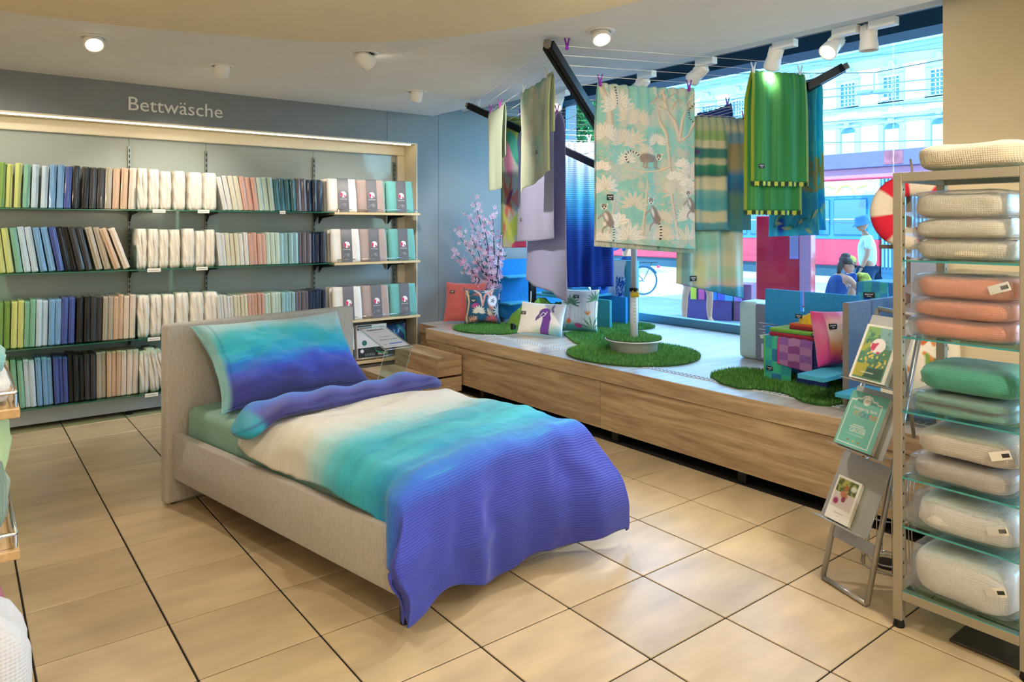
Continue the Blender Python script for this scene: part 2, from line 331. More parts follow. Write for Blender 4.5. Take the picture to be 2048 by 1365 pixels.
mk('grate_slot', box(4.066, 4.134, .5, 6.2, PZ-.0005, PZ+.0008), M('slot_dark', '#2a2f33', .8), gr)
# steps up to the platform
st = empty('wooden_steps', (3.5, 6.16, 0), 'low oak double step against the platform end', 'steps')
for i, (a, b, z) in enumerate(((3.18, 3.565, .18), (3.565, 3.832, .36))):
    mk('tread', rbox(a, b, 5.745, 6.58, z-.02, z, .003), m_oak, st)
    mk('riser', rbox(a, a+.018, 5.747, 6.578, (.02, .18)[i], z-.02, .002, 1), m_oak, st)
mk('side_panel', rbox(3.183, 3.832, 5.746, 5.764, .02, .1595, .002, 1), m_oakx, st)
mk('side_panel', rbox(3.567, 3.832, 5.746, 5.764, .18, .3395, .002, 1), m_oakx, st)
mk('side_panel', rbox(3.185, 3.832, 6.56, 6.577, .02, .1595, .002, 1), m_oakx, st)
mk('foot', join(*[box(x, x+.05, y, y+.05, 0, .021) for x in (3.22, 3.74) for y in (5.78, 6.5)]), M('black_plastic'), st)
sa = AZ(786, 744, .1805); ex = np.array([.105, -.02, 0]); ey = np.array([.02, .15, 0])
U, V_ = np.meshgrid(np.linspace(0, 1, 30), np.linspace(0, 1, 30)); P_ = Paint(U, V_, '#d2173f'); P_.poly([(.05, .05), (.95, .05), (.95, .35), (.05, .35)], '#d98a9a', .7); P_.ell(.45, .7, .22, .12, '#8c5a3c'); P_.poly([(.7, .45), (.9, .45), (.9, .75), (.7, .75)], '#f0d8da')
A_ = (np.array([3.33, 5.86, .1808])+U[..., None]*np.array([.13, .015, 0])+V_[..., None]*np.array([0, .17, 0])); mk('floor_sticker', grid(A_), M('printed_paper', attr=True, rough=.5), st, col=P_.c)
# ------------------------------------------------------------ lamps
m_white = M('white_lamp', '#eeeae2', .4)
WARM = (1, .91, .78); NEUT = (1, .96, .90)
def spot(parent, loc, tgt, power, ang=60, blend=.6, color=WARM, rad=.04):
    d = bpy.data.lights.new('lamp_light', 'SPOT'); d.energy = power*LAMP; d.spot_size = math.radians(ang); d.spot_blend = blend; d.color = color; d.shadow_soft_size = rad
    o = bpy.data.objects.new('lamp_light', d); COL.objects.link(o); o.rotation_euler = (Vector(tgt)-Vector(loc)).to_track_quat('-Z', 'Y').to_euler()
    o.parent = parent; o.location = np.array(loc)-WO[parent.name]
def aimed(g, loc, tgt):
    d = unit(np.array(tgt)-np.array(loc)); a = np.cross(d, (0, 0, 1)); a = unit(a) if np.linalg.norm(a) > 1e-3 else np.array([1., 0, 0]); return frame(g, loc, a, np.cross(d, a), d)
def downlight(x, y, z, tgt, power, label, ang=65, color=WARM, drop=.03):
    t = empty('ceiling_downlight', (x, y, z), label, 'ceiling lamp', 'swivel downlights in the shop ceiling')
    mk('trim_ring', lathe([(.062, 0), (.062, -.006), (.085, -.008), (.092, -.002), (.092, 0)], 28, (x, y, z)), m_white, t, True)
    c = np.array([x, y, z-drop]); d = unit(np.array(tgt)-c)
    mk('lamp_can', aimed(lathe([(.04, -.075), (.055, -.03), (.06, .045), (.056, .05), (.05, .046), (.045, .03)], 24), c, tgt), m_white, t, True)
    mk('lamp_lens', aimed(lathe([(.001, .036), (.05, .036), (.05, .0375), (.001, .0375)], 24), c, tgt), M('lamp_glow', '#fff4dd', .4, emit=9), t)
    mk('knob', aimed(lathe([(.004, 0), (.004, .02)], 8, (0, .058, .03)), c, tgt), m_white, t)
    spot(t, c+d*.07, tgt, power, ang, .7, color); return t
DL = [AZ(187, 75, CZ), AZ(443, 132, CZ), AZ(731, 106, CZ), AZ(833, 183, CZ), AZ(1201, 62, CZ)]
downlight(*DL[0], (.75, 3.2, .3), 130, 'lit swivel downlight above the left end of the sheet shelves', drop=.02)
downlight(*DL[1], (1.5, 7.0, 1.2), 135, 'swivel downlight over the sign, turned to the white packets', 80)
downlight(*DL[2], (4.2, 5.0, 1.7), 230, 'large swivel downlight hanging deepest, between sign and curved soffit', drop=.05)
downlight(*DL[3], (3.3, 7.0, .9), 115, 'small far swivel downlight nearest the blue wall', 80)
downlight(*DL[4], (2.5, 1.7, 0), 120, 'lit swivel downlight above the rotary dryer, tilted to the floor', drop=.02)
for k, (x, y, p) in enumerate(((.4, 2.2, 75), (1.9, 1.7, 80), (-1.6, 2.6, 60), (.3, .1, 60), (2.2, -.2, 70), (-1.8, .2, 50), (1.2, -2, 60), (-2.5, -2.5, 50), (3.4, 1.0, 60))):  # unseen downlights, added for general fill light
    downlight(x, y, 2.72 if x < 2.7 else CZ, (x+.25*(k % 3-1), y+.9, 0) if k not in (1, 4) else ((4.5, 3.7, 1.5) if k == 1 else (3.0, 1.1, .85)), p if k not in (1, 4) else (120 if k == 1 else 150), 'added fill downlight %s, out of view' % ['above the bed foot', 'above the floor before the platform', 'over the left display unit', 'right above the camera', 'near the right wall window', 'left of the camera', 'in the third row', 'in the far corner', 'over the shelf tower'][k], 105)
# made-up globe lamps behind the viewer, added as fill for ceiling and room
for k, (x, y) in enumerate(((.2, -1.2), (-2.2, .8), (2.2, -1.4), (-3.0, 3.4), (0, -3.4), (3.4, -3.0))):
    t = empty('fill_globe', (x, y, 2.1), 'added fill globe lamp, %s of the six out of view' % ['first', 'second', 'third', 'fourth', 'fifth', 'sixth'][k], 'pendant lamp', 'added fill globes out of view')
    mk('globe', lathe([(.14*math.sin(q), 2.1-.14*math.cos(q)) for q in np.linspace(.05, PI-.12, 14)], 24, (x, y, 0)), Mclear('opal', '#fff6e6', .6), t, True); mk('cord', tube([(x, y, 2.24), (x, y, 2.72 if x < 2.7 else 2.81)], .004, 6), m_blk, t)
    d = bpy.data.lights.new('lamp_light', 'POINT'); d.energy = 58*LAMP; d.color = (1, .93, .84); d.shadow_soft_size = .12; o = bpy.data.objects.new('lamp_light', d); COL.objects.link(o); o.parent = t; o.location = (0, 0, 0)
downlight(-.45, 5.45, CZ, (.3, 7.0, 1.2), 130, 'added unseen downlight beyond the left edge, brightening the shelves', 85)  # unseen lamp, added to boost the light on the left shelves
# track with spotlights
tk = empty('ceiling_track', (4.5, 3.5, 2.86), 'white double lighting track along the window bay', 'lighting track')
mk('track_rail', join(rbox(4.47, 4.505, .2, 6.7, 2.87, 2.905, .003, 1), rbox(4.30, 4.33, .2, 6.7, 2.93, 2.96, .003, 1)), m_white, tk)
mk('track_groove', box(4.482, 4.493, .2, 6.7, 2.8685, 2.8705), m_blk, tk)
for y in (1.9, 3.2, 4.5, 5.8): mk('track_hanger', join(box(4.478, 4.497, y-.01, y+.01, 2.905, 3.36), box(4.305, 4.325, y-.01, y+.01, 2.96, 3.36), box(4.325, 4.47, y-.01, y+.01, 2.90, 2.915)), m_white, tk)
def track_spot(px, py, tgt, power, label, on=True, color=NEUT):
    p = AX(px, py, 4.56); y = p[1]; t = empty('track_spotlight', (4.49, y, 2.74), label, 'spotlight', 'spotlights on the window track')
    mk('adapter', rbox(4.455, 4.52, y-.19, y-.03, 2.815, 2.868, .004), m_white, t)
    c = np.array([4.53, y, 2.775]); d = unit(np.array(tgt)-c)
    mk('stem', tube([(4.49, y-.06, 2.83), (4.49, y, 2.81), c], .012, 8), m_white, t)
    mk('lamp_can', aimed(lathe([(.03, -.09), (.042, -.08), (.047, -.02), (.058, .06), (.058, .075), (.052, .075), (.048, .05)], 24), c, tgt), m_white, t, True)
    fins = [frame(box(.040, .0505, -.0015, .0015, -.078, -.012), (0, 0, 0), (math.cos(a), math.sin(a), 0), (-math.sin(a), math.cos(a), 0), (0, 0, 1)) for a in np.arange(0, 2*PI, PI/9)]
    mk('cooling_fin', aimed(join(*fins), c, tgt), m_white, t, kind='stuff')
    mk('lamp_lens', aimed(lathe([(.001, .06), (.052, .06), (.052, .062), (.001, .062)], 24), c, tgt), M('lamp_glow') if on else M('reflector', '#cfc8b4', .15, metal=.8), t)
    if on: spot(t, c+d*.09, tgt, power, 62, .6, color)
track_spot(1120, 198, (3.0, 4.3, .7), 210, 'lit track spotlight beyond the dryer arm, farthest along the track')
track_spot(1285, 168, (4.5, 6.6, .9), 110, 'track spotlight just above the lemur print duvet cover')
track_spot(1400, 140, (4.6, 5.9, 1.2), 110, 'track spotlight right of the lemur print duvet cover')
track_spot(1553, 103, (5.7, 4.4, .7), 30, 'track spotlight above the green fringed towel')
track_spot(1670, 78, (2.0, 2.7, .5), 220, 'lit track spotlight facing the shop, beside the unlit one')
track_spot(1742, 74, (4.6, 2.2, .6), 60, 'unlit track spotlight with ribbed body nearest the pillar', on=False)
# hanging sign
mk('wall_lettering', frame(textgeo('Bettwäsche', .165, .004), (1.14, WY-.004, 2.582), (1.02, 0, 0), (0, 0, 1), (0, -1, 0)), M('sign_white', '#e6e4de', .5), label='white lettering reading Bettwäsche on the grey fascia', cat='sign')
# ============================================================ wall shelves and bedding packets
m_gl = Mclear('shelf_glass', '#c3e6d8', .8); m_gle = M('glass_edge', '#1f6b55', .1, coat=.5)
m_birch = Mwood('birch_shelf', '#c7a877', '#e3cb9e', 'X', .5)
m_chr = M('chrome', '#c9cbcc', .15, metal=1)
SZ = [1.735, 1.235, .655, .187]; ROW = ['top', 'second', 'third', 'bottom']
SY = 6.64
def bracket(x, z, par): mk('bracket', xf(prism([(NY-.02, z-.09), (NY-.02, z-.002), (SY+.06, z-.002), (SY+.06, z-.014), (NY-.10, z-.035)], x-.006, x+.006), [[0, 0, 1], [1, 0, 0], [0, 1, 0]]), m_blk, par)
for k, z in enumerate(SZ):
    s = empty('glass_shelf', (1.2, SY, z), 'green-edged glass shelf, %s of the four, holding bed sheet packets' % ROW[k], 'shelf', 'glass shelves on the bedding wall')
    xe = 2.93 if k < 3 else 2.4
    mk('shelf_plate', box(-.6, xe, SY+.003, NY-.025, z-.008, z), m_gl, s); mk('front_edge', box(-.6, xe, SY, SY+.003, z-.008, z), m_gle, s)
    for x in RAILX[1:4]:
        if x < xe: bracket(x, z-.008, s)
    for px, wd in (((318, 28), (407, 27), (565, 15)), ((308, 29), (404, 27)), ((308, 27),), ((303, 28),))[k]:
        x = AY(px, 430, SY)[0]; h = wd*.00355/2
        mk('price_label', box(x-h, x+h, SY-.004, SY-.001, z-.024, z+.006), M('paper', '#eae6da', .7), s)
        mk('label_print', box(x-h*.8, x+h*.7, SY-.0046, SY-.004, z-.012, z-.008), M('print_grey', '#9a948a', .7), s)
WZ = SZ[:3]+[.232]
for k, z in enumerate(WZ):
    s = empty('wood_shelf', (3.42, SY, z-.025), 'light birch shelf with chrome front rail, %s of the four at the right end' % ROW[k], 'shelf', 'birch shelves on the bedding wall')
    mk('shelf_board', rbox(2.935, 3.9, SY, NY-.045, z-.024, z, .002, 1), m_birch, s)
    mk('rail', tube([(2.97, SY+.02, z+.03), (3.87, SY+.02, z+.03)], .005), m_chr, s, True)
    for x in (2.985, 3.40, 3.855): mk('rail_post', tube([(x, SY+.02, z), (x, SY+.02, z+.03)], .004), m_chr, s)
    bracket(3.74, z-.024, s); bracket(2.95, z-.024, s)
PCOL = dict(dkgreen=('dark green', '#7aa04a'), lime=('lime green', '#cbd382'), sea=('sea green', '#80b79d'), ltblue=('pale blue', '#bfd4e2'), mid=('mid blue', '#76a4cd'), navy=('navy', '#46569a'),
  black=('black', '#1c1a19'), char=('charcoal', '#38383a'), taupe=('taupe', '#a89f8e'), tan=('tan', '#c9aa8e'), beige=('beige', '#d8c8b8'), white=('white', '#e4ddd2'), cream=('cream', '#cfc9b2'), pgrey=('pale grey', '#d2d0cb'),
  pink=('dusty pink', '#c59a8a'), mint=('pale mint', '#b5c7ba'), pblue=('pale turquoise', '#8db5bd'), teal=('petrol', '#3f7480'), purple=('mauve grey', '#6c6672'), dnavy=('dark navy', '#1b2a48'))
ORD = ['first', 'second', 'third', 'fourth', 'fifth', 'sixth', 'seventh', 'eighth', 'ninth', 'tenth']
def pmat(c): return M('wrap_'+c, PCOL[c][1], .42, noise=.05, nscale=40, bump=.12, bscale=60, coat=.55, stretch=(1, 1, .3))
def packet_geo(wd, h, dp, rnd):
    """shrink-wrapped sheet standing on edge: soft spine with two folded ridges; local: x width, y depth (spine at 0), z up"""
    n = 9; xs = np.linspace(-1, 1, n); pr = []
    for x in xs: pr.append((x*wd/2*.98, .012*abs(x)**3*wd/.05-.004*math.cos(x*PI*1.5)*(wd/.05)))
    zs = np.array([0, .02, .08, .3, .6, .9, .97, 1])*h; V = []
    ring = pr+[(wd/2, .5*dp), (wd/2*.93, dp), (-wd/2*.93, dp), (-wd/2, .5*dp)]
    for q, z in enumerate(zs):
        sx = 1-(.10 if q in (0, 7) else 0)+rnd.uniform(-.035, .035); sy = (.012 if q in (0, 7) else 0)
        for i, (x, y) in enumerate(ring): V.append((x*sx+rnd.uniform(-.0008, .0008), y+(sy if i < n else 0)+rnd.uniform(-.0015, .0015), z))
    m = len(ring); F = []
    for q in range(len(zs)-1):
        for i in range(m): F.append((q*m+i, q*m+(i+1) % m, (q+1)*m+(i+1) % m, (q+1)*m+i))
    F += [tuple(reversed(range(m))), tuple(range((len(zs)-1)*m, len(zs)*m))]
    return np.array(V), F
def puffy_geo(wd, h, dp, rnd):
    """plump folded white sheet in a bag: two soft lobes with a crease down the front"""
    nx, nz = 17, 15; rows = []
    for kz in range(nz):
        t = kz/(nz-1); e = (1-abs(2*t-1)**5)**.5 if 0 < t < 1 else .05
        ww = wd/2*(.78+.22*e)*(1+rnd.uniform(-.03, .03)); row = []
        cr = .12*math.sin(t*5+rnd.uniform(0, .3))
        for i in range(nx):
            x = -1+2*i/(nx-1); lobe = (1-abs(x)**3.2)*.03*(.4+.6*e); crease = .026*math.exp(-((x-cr)/.13)**2)*(.5+.5*e)+.006*math.sin(x*9+t*13+rnd.uniform(-.6, .6))
            row.append((x*ww, .03-lobe+crease, t*h))
        row += [(ww, .5*dp, t*h), (ww*.9, dp, t*h), (-ww*.9, dp, t*h), (-ww, .5*dp, t*h)]; rows.append(row)
    m = len(rows[0]); V = [p for r in rows for p in r]; F = []
    for q in range(nz-1):
        for i in range(m): F.append((q*m+i, q*m+(i+1) % m, (q+1)*m+(i+1) % m, (q+1)*m+i))
    F += [tuple(reversed(range(m))), tuple(range((nz-1)*m, nz*m))]
    return np.array(V), F
rnd = random.Random(3)
def stand(geo, px_b, z, lean, y=6.70):
    """put a packet on its shelf: px_b is the middle of its foot on the spine plane, lean in degrees to the right"""
    x = AY(px_b, 430, y)[0]; a = math.radians(lean); g = xf(geo, ry(a)); lo = g[0][:, 2].min(); return xf(g, None, (x, y+rnd.uniform(-.008, .012), z-lo+.0006))
def row_packets(k, items, h, sec='left section'):
    cnt = {}; tot = {}
    for c, *_ in items: tot[c] = tot.get(c, 0)+1
    for c, px, wpx, lean in items:
        i = cnt.get(c, 0); cnt[c] = i+1; x0 = AY(px-wpx/2, 430, 6.70)[0]; x1 = AY(px+wpx/2, 430, 6.70)[0]; wd = (x1-x0)*math.cos(math.radians(lean))*.93
        nm = PCOL[c][0]; which = '' if tot[c] == 1 else ORD[i]+' from the left of its colour '
        if c == 'white':
            g = puffy_geo(wd*1.02, h*rnd.uniform(.95, 1.02), .26, rnd); mk('puffy_sheet_packet', stand(g, px, SZ[k], lean), M('wrap_puffy', '#e6dfd3', .55, bump=.5, bscale=35, coat=.25), None, True, label='%splump white bagged sheet from left, %s glass shelf' % (ORD[i]+' ', ROW[k]), cat='bed sheet', group='puffy white sheets on the glass shelves')
        else:
            g = packet_geo(wd, h*rnd.uniform(.97, 1.02), .25, rnd); mk('sheet_packet', stand(g, px, SZ[k], lean), pmat(c), None, False, label='%s%s wrapped sheet packet%s, %s glass shelf' % ('' if tot[c] == 1 else ORD[i]+' ', nm, '' if tot[c] == 1 else ' from left, '+sec, ROW[k]), cat='bed sheet', group='sheet packets on the glass shelves')
def seq(cols, px, wd=None, lean=0):
    out = []; n = len(cols)
    for i, c in enumerate(cols):
        l = lean(i/max(1, n-1)) if callable(lean) else lean
        ws = (px[min(i+1, n-1)]-px[max(i-1, 0)])/(2 if 0 < i < n-1 else 1); out.append((c, px[i], min(ws, wd[i] if isinstance(wd, list) else (wd or ws)), l))
    return out
def lin(a, b, n): w = (b-a)/n; return [a+w*(i+.5) for i in range(n)]
def runs(s): return [c for p in s.split() for c in [p.split('*')[0]]*int((p.split('*')+['1'])[1])]
q4 = lambda L: [v/4.452 for v in L]; q3 = lambda L: [v*.2345 for v in L]
row_packets(0, [('lime', -14, 14, 2), ('sea', -30, 14, 2)]+seq(runs('dkgreen lime*2 sea ltblue*2 mid*2 navy black*2 char*2 taupe tan*2 beige'), q4([8, 72, 152, 230, 305, 390, 462, 532, 600, 672, 757, 826, 895, 962, 1032, 1102, 1175]), 14.5, 2), .345)
row_packets(0, seq(['white']*6, q4([1270, 1375, 1482, 1605, 1745, 1880]), [22, 22, 24, 25, 29, 27], .5), .345)
row_packets(0, seq(runs('pgrey*2 cream*2 pink*3 mint*3 teal*4 purple*2 dnavy*3'), lin(447, 646, 19), 10.3, lambda t: -12+12*t), .315, 'right section')
row_packets(1, seq(runs('lime*2 sea ltblue*2 mid*2 navy black*2 char*2 taupe*2 tan beige'), q4([22, 95, 175, 248, 318, 392, 470, 545, 615, 675, 730, 800, 890, 965, 1050, 1135]), 14.6, lambda t: -6-9*t-4*(t > .9)), .352)
row_packets(1, seq(['white']*7, q4([1265, 1370, 1465, 1565, 1685, 1790, 1880]), [22, 22, 20, 22, 24, 20, 19], .5), .335)
row_packets(1, seq(runs('pgrey*2 cream*3 pgrey*2 pink*4 mint*3 pblue*4 purple*3 dnavy*3'), lin(438, 650, 24), 9.4, lambda t: -5+5*t), .30, 'right section')
row_packets(2, seq(runs('dkgreen*2 lime*2 sea*2 ltblue*2 mid*2 navy*2 black*2 char*2 taupe*2 tan*2 beige*2'), q3([-5, 55, 118, 175, 228, 275, 328, 380, 438, 493, 550, 610, 680, 745, 798, 848, 898, 943, 987, 1030, 1078, 1130]), 13, 1), .365)
row_packets(2, seq(['white']*6, q3([1225, 1335, 1443, 1560, 1685, 1808]), [25, 24, 24, 27, 27, 27], 1), .35)
row_packets(2, seq(runs('pgrey*5 cream*4 pink*5 mint*5 pblue*4 purple*4 dnavy*5'), lin(438, 652, 32), 7, lambda t: -4+4*t), .315, 'right section')
row_packets(3, seq(runs('lime*2 sea*2 ltblue*2 mid*3 navy*3 black*3 char*2 taupe*2 tan*3 beige*3'), q3([20, 85, 140, 195, 245, 290, 345, 395, 435, 490, 528, 567, 612, 655, 700, 752, 800, 848, 888, 932, 972, 1012, 1055, 1105, 1155]), 12, lambda t: -4+5*t), .375)
row_packets(3, seq(['white']*3, q3([1232, 1330, 1420]), [21, 21, 20], lambda t: -12*t), .36)
# clear acrylic divider plates between the sections
for k, px in ((0, 272), (1, 273), (2, 275), (3, 279), (0, 645), (1, 650)):
    x = AY(px, 430, 6.68)[0]; z = SZ[k]
    mk('shelf_divider', xf(prism([(6.68, z), (6.95, z), (6.95, z+.2), (6.72, z+.2), (6.68, z+.16)], x-.0015, x+.0015), [[0, 0, 1], [1, 0, 0], [0, 1, 0]]), Mclear('acrylic', '#e9f4f4', 1.4), label='clear acrylic divider %s on the %s glass shelf' % ('before the white packets' if px < 400 else 'at the right end', ROW[k]), cat='divider', group='shelf dividers')
# folded jersey sheets with a paper band, facing the room
m_band = M('band_grey', '#6a6a70', .45, noise=.08, nscale=14)
JC = dict(white=('white', '#e8e2da'), taupe=('taupe', '#b09a92'), teal=('turquoise', '#6fb3ac'))
def display_pack(c, px, z, k, i, n):
    nm, hx = JC[c]; m = M('jersey_'+c, hx, .75, noise=.04, nscale=10, bump=.25, bscale=14, sheen=.2)
    x = AY(px, 430, 6.69)[0]; tilt = math.radians(-8-1.5*i); W, H, T = .30, .335, .034
    first = (i == 0); R = np.array(rz(math.radians(-7)))@np.array(rx(tilt))
    y = 6.675+.047*i; h = H-.0; xo = x-.012*i
    nu, nv = 14, 16; U, V = np.meshgrid(np.linspace(-1, 1, nu), np.linspace(0, 1, nv))
    prof = lambda a: (1-np.abs(a)**6)**.5
    th = T/2*np.clip(prof(U*.995), .15, 1)*np.clip((1-np.abs(2*V-1)**8)**.5, .2, 1)
    bulge = .006*np.sin(U*7+V*3+i)*(np.abs(U) > .3)
    fr = np.stack([U*W/2*(1-.05*V**4), -th-bulge*.5, V*h], -1); bk = np.stack([U*W/2*(1-.05*V**4), th, V*h], -1)
    f = grid(fr); b = grid(bk); n0 = nv*nu; V2, F2 = join((f[0], f[1].tolist()), (b[0], [tuple(reversed(q)) for q in b[1].tolist()]))
    edge = [j for j in range(nu)]+[r*nu+nu-1 for r in range(1, nv)]+[(nv-1)*nu+j for j in range(nu-2, -1, -1)]+[r*nu for r in range(nv-2, 0, -1)]
    F2 += [(edge[j], n0+edge[j], n0+edge[(j+1) % len(edge)], edge[(j+1) % len(edge)]) for j in range(len(edge))]
    g = xf((V2, F2), R); lo = g[0][:, 2].min(); off = np.array([xo, y, z-lo+.001])
    lab = '%s banded jersey sheet, %s, %s birch shelf' % (nm, ('front of its stack' if first else ORD[i]+' back in its stack'), ROW[k])
    t = empty('jersey_sheet_pack', off, lab, 'bed sheet', 'banded jersey sheets on the birch shelves')
    mk('folded_sheet', xf(g, None, off), m, t, True)
    if True:
        bw = .055; bx = .012; bs = []
        for s0, s1 in ((-bw, bw),):
            pts = [(-T/2-.004, 0), (-T/2-.0045, h*.5), (-T/2-.004, h*.96), (-T/4, h+.004), (T/4, h+.004), (T/2+.004, h*.96), (T/2+.004, 0)]
            A = np.array([[(bx+s0+(s1-s0)*u, p[0], p[1]) for u in np.linspace(0, 1, 3)] for p in pts]); bs.append(grid(A))
        bd = mk('paper_band', xf(xf((bs[0][0], bs[0][1].tolist()), R), None, off), m_band, t, True)
        if first:
            a = np.linspace(0, 2*PI, 33)[:-1]; r = .031; cz = h*.52; y0 = -T/2-.0062
            disc = (np.array([(bx+r*math.cos(q), y0, cz+r*math.sin(q)) for q in a]), [tuple(range(32))])
            mk('logo_disc', xf(xf(disc, R), None, off), M('logo_white', '#f3eeee', .5), bd)
            pk = [(bx-.004, cz+.004)]+[(bx+r*.96*math.cos(q), cz+r*.96*math.sin(q)) for q in np.linspace(2.35, 4.35, 12)]
            pk2 = [(bx+.014+.008*math.cos(q), cz-.016+.009*math.sin(q)) for q in np.linspace(0, 2*PI, 12)[:-1]]
            gg = join(*[(np.array([(x_, y0-.0006, z_) for x_, z_ in p]), [tuple(range(len(p)))]) for p in (pk, pk2)])
            mk('logo_mark', xf(xf(gg, R), None, off), M('logo_pink', '#d8215f', .5), bd)
            dash = [box(bx-.036+.0075*j, bx-.036+.0075*j+.0048, y0-.0004, y0, cz-.052, cz-.052+(.008 if j % 4 else .0105)) for j in range(10)]
            rg = tube([(bx+.012+.016*math.cos(q), y0, cz-.105+.016*math.sin(q)) for q in np.linspace(0, 2*PI, 21)[:-1]], .0012, 4, True); rg2 = box(bx+.008, bx+.016, y0-.0004, y0, cz-.11, cz-.098)
            sw = tube([(bx-.045, y0+.001, cz-.13), (bx-.02, y0+.0005, cz-.10), (bx+.0, y0+.0002, cz-.092)], .001, 4)
            mk('band_print', xf(xf(join(*dash, rg, rg2, sw), R), None, off), M('print_pale', '#c9c7cc', .6), bd, kind='stuff')
for k in range(3):
    for c, px in (('white', (683, 690, 694)[k]), ('taupe', (740, 745, 750)[k]), ('teal', (799, 803, 806)[k])):
        for i in range(3): display_pack(c, px, WZ[k], k, i, 3)
# boxed bedding on the lowest birch shelf
def LH(x, y, z, w, h, d, full, lab):
    t = empty('bedding_box', (x+w/2, y+d/2, z), lab, 'box', 'boxed bedding on the lowest birch shelf')
    R = rx(math.radians(-6)); o = (x, y, z+.028*0)
    def P(g): g = xf(g, R); return xf(g, None, (x, y, z+.0005-min(0, (np.array([[0, 0, 0], [0, d, 0]])@np.array(R).T)[:, 2].min())))
    b = mk('carton', P(rbox(0, w, 0, d, 0, h, .003, 1)), M('carton_white', '#dcdad8', .4, coat=.3), t)
    mk('dark_panel', P(box(.006, w-.004, -.0012, 0, .012, h*.33)), M('carton_dark', '#2f3434', .35, noise=.3, nscale=8), b)
    mk('top_panel', P(box(.006, w*.5, -.0012, 0, h*.85, h*.985)), M('carton_dark'), b)
    mk('aurora_print', P(tube([(w*.55, -.0018, h*.35), (w*.62, -.0018, h*.2), (w*.8, -.0018, h*.14), (w*.97, -.0018, h*.1)], [.002, .006, .008, .002], 6)), M('aurora', '#2b8f63', .5), b)
    mk('round_badge', P(frame(lathe([(.001, 0), (.028, 0), (.028, .001), (.001, .001)], 20), (w*.24, -.0005, h*.47), (1, 0, 0), (0, 0, 1), (0, -1, 0))), M('badge_teal', '#2f6b66', .5), b)
    mk('round_mark', P(frame(lathe([(.001, 0), (.019, 0), (.019, .001), (.001, .001)], 20), (w*.15, -.0015, h*.24), (1, 0, 0), (0, 0, 1), (0, -1, 0))), M('logo_white'), b)
    if full:
        mk('lettering', P(frame(textgeo('LIVING', .036, .0005), (w*.24, -.0017, h*.09), (1, 0, 0), (0, 0, 1), (0, -1, 0))), M('letter_grey', '#9aa3a3', .5), b)
        mk('lettering', P(frame(textgeo('HOME', .036, .0005, bold=.0009), (w*.24+.148, -.0017, h*.09), (1, 0, 0), (0, 0, 1), (0, -1, 0))), M('sign_white'), b)
xa = AY(716, 600, 6.68)[0]
LH(xa, 6.685, WZ[3], .34, .345, .12, True, 'white bedding box with dark band reading LIVINGHOME below the jersey sheets')
LH(xa-.37, 6.70, WZ[3], .35, .33, .12, False, 'white bedding box half hidden behind the headboard edge')
def cushion_geo(w, h, t, n=18, pinch=.12, seam=0.0, rndm=0, seed=0):
    """pillow: local x right, y up, z out; front grid then back grid"""
    u = np.linspace(-1, 1, n); U, V = np.meshgrid(u, u); prof = np.clip((1-U**2)*(1-V**2), 0, 1)**.42
    px = U*w/2*(1-pinch*(1-V**2)*0.55*np.abs(U)**3); py = V*h/2*(1-pinch*(1-U**2)*.55*np.abs(V)**3)
    z = prof*t/2
    if rndm: z = z*(1+rndm*(vnoise(U+3, V+3, 2.2, seed)-.5))
    return np.stack([px, py, z], -1), np.stack([px, py, -z*.9], -1), U, V
def cushion(name, o, ex, ey, w, h, t, mat, paint=None, parent=None, n=18, nf=None, pinch=.12, rndm=.25, seed=0, **k):
    """o = middle of the lower edge; ex right, ey up along the cushion"""
    ex = unit(ex); ey = np.array(ey, float); ey = unit(ey-ex*(ey@ex)); ez = np.cross(ex, ey); n = nf or n
    A, B, U, V = cushion_geo(w, h, t, n, pinch, rndm=rndm, seed=seed); T = lambda G: G[..., :1]*ex+(G[..., 1:2]+h/2)*ey+G[..., 2:3]*ez+np.array(o)
    a = grid(T(A)); b = grid(T(B)); n0 = n*n; V2, F2 = join((a[0], a[1].tolist()), (b[0], [tuple(reversed(q)) for q in b[1].tolist()]))
    ed = list(range(n))+[r*n+n-1 for r in range(1, n)]+[(n-1)*n+j for j in range(n-2, -1, -1)]+[r*n for r in range(n-2, 0, -1)]
    F2 += [(ed[j], n0+ed[j], n0+ed[(j+1) % len(ed)], ed[(j+1) % len(ed)]) for j in range(len(ed))]
    uvs = np.stack([(U+1)/2, (V+1)/2], -1); col = None
    if paint is not None:
        c = paint((U+1)/2*w/h, (1-V)/2); col = np.concatenate([c.reshape(-1, 3)]*2)
    q = mk(name, (V2, F2), mat, parent, True, col=col, uv=np.concatenate([uvs.reshape(-1, 2)]*2), **k); return q, (ex, ey, ez)
def tag(parent, o, ex, ey, w=.05, h=.028):
    """small black price tag with two rows of white script; o = its middle, lying just proud of the cloth"""
    ex = unit(ex); ey = unit(ey); ez = np.cross(ex, ey)
    U, V = np.meshgrid(np.linspace(-.5, .5, 26), np.linspace(-.5, .5, 14)); p = Paint(U, V, '#17171a'); r = np.sin(U*60)*.06
    p.mix((np.abs(V-.14-r) < .07)*(np.abs(U) < .38)*.85, '#f2f2f2'); p.mix((np.abs(V+.22-r*.6) < .06)*(np.abs(U-.02) < .17)*.85, '#f2f2f2')
    A = np.array(o)+U[..., None]*ex*w+V[..., None]*ey*h+ez*.0016; B = A-ez*.0014
    g = join((grid(A)[0], grid(A)[1].tolist()), (grid(B)[0], [tuple(reversed(q)) for q in grid(B)[1].tolist()]))
    return mk('price_tag', g, M('tag_card', attr=True, rough=.5), parent, col=np.concatenate([p.c.reshape(-1, 3)]*2), label='black price tag with white script')
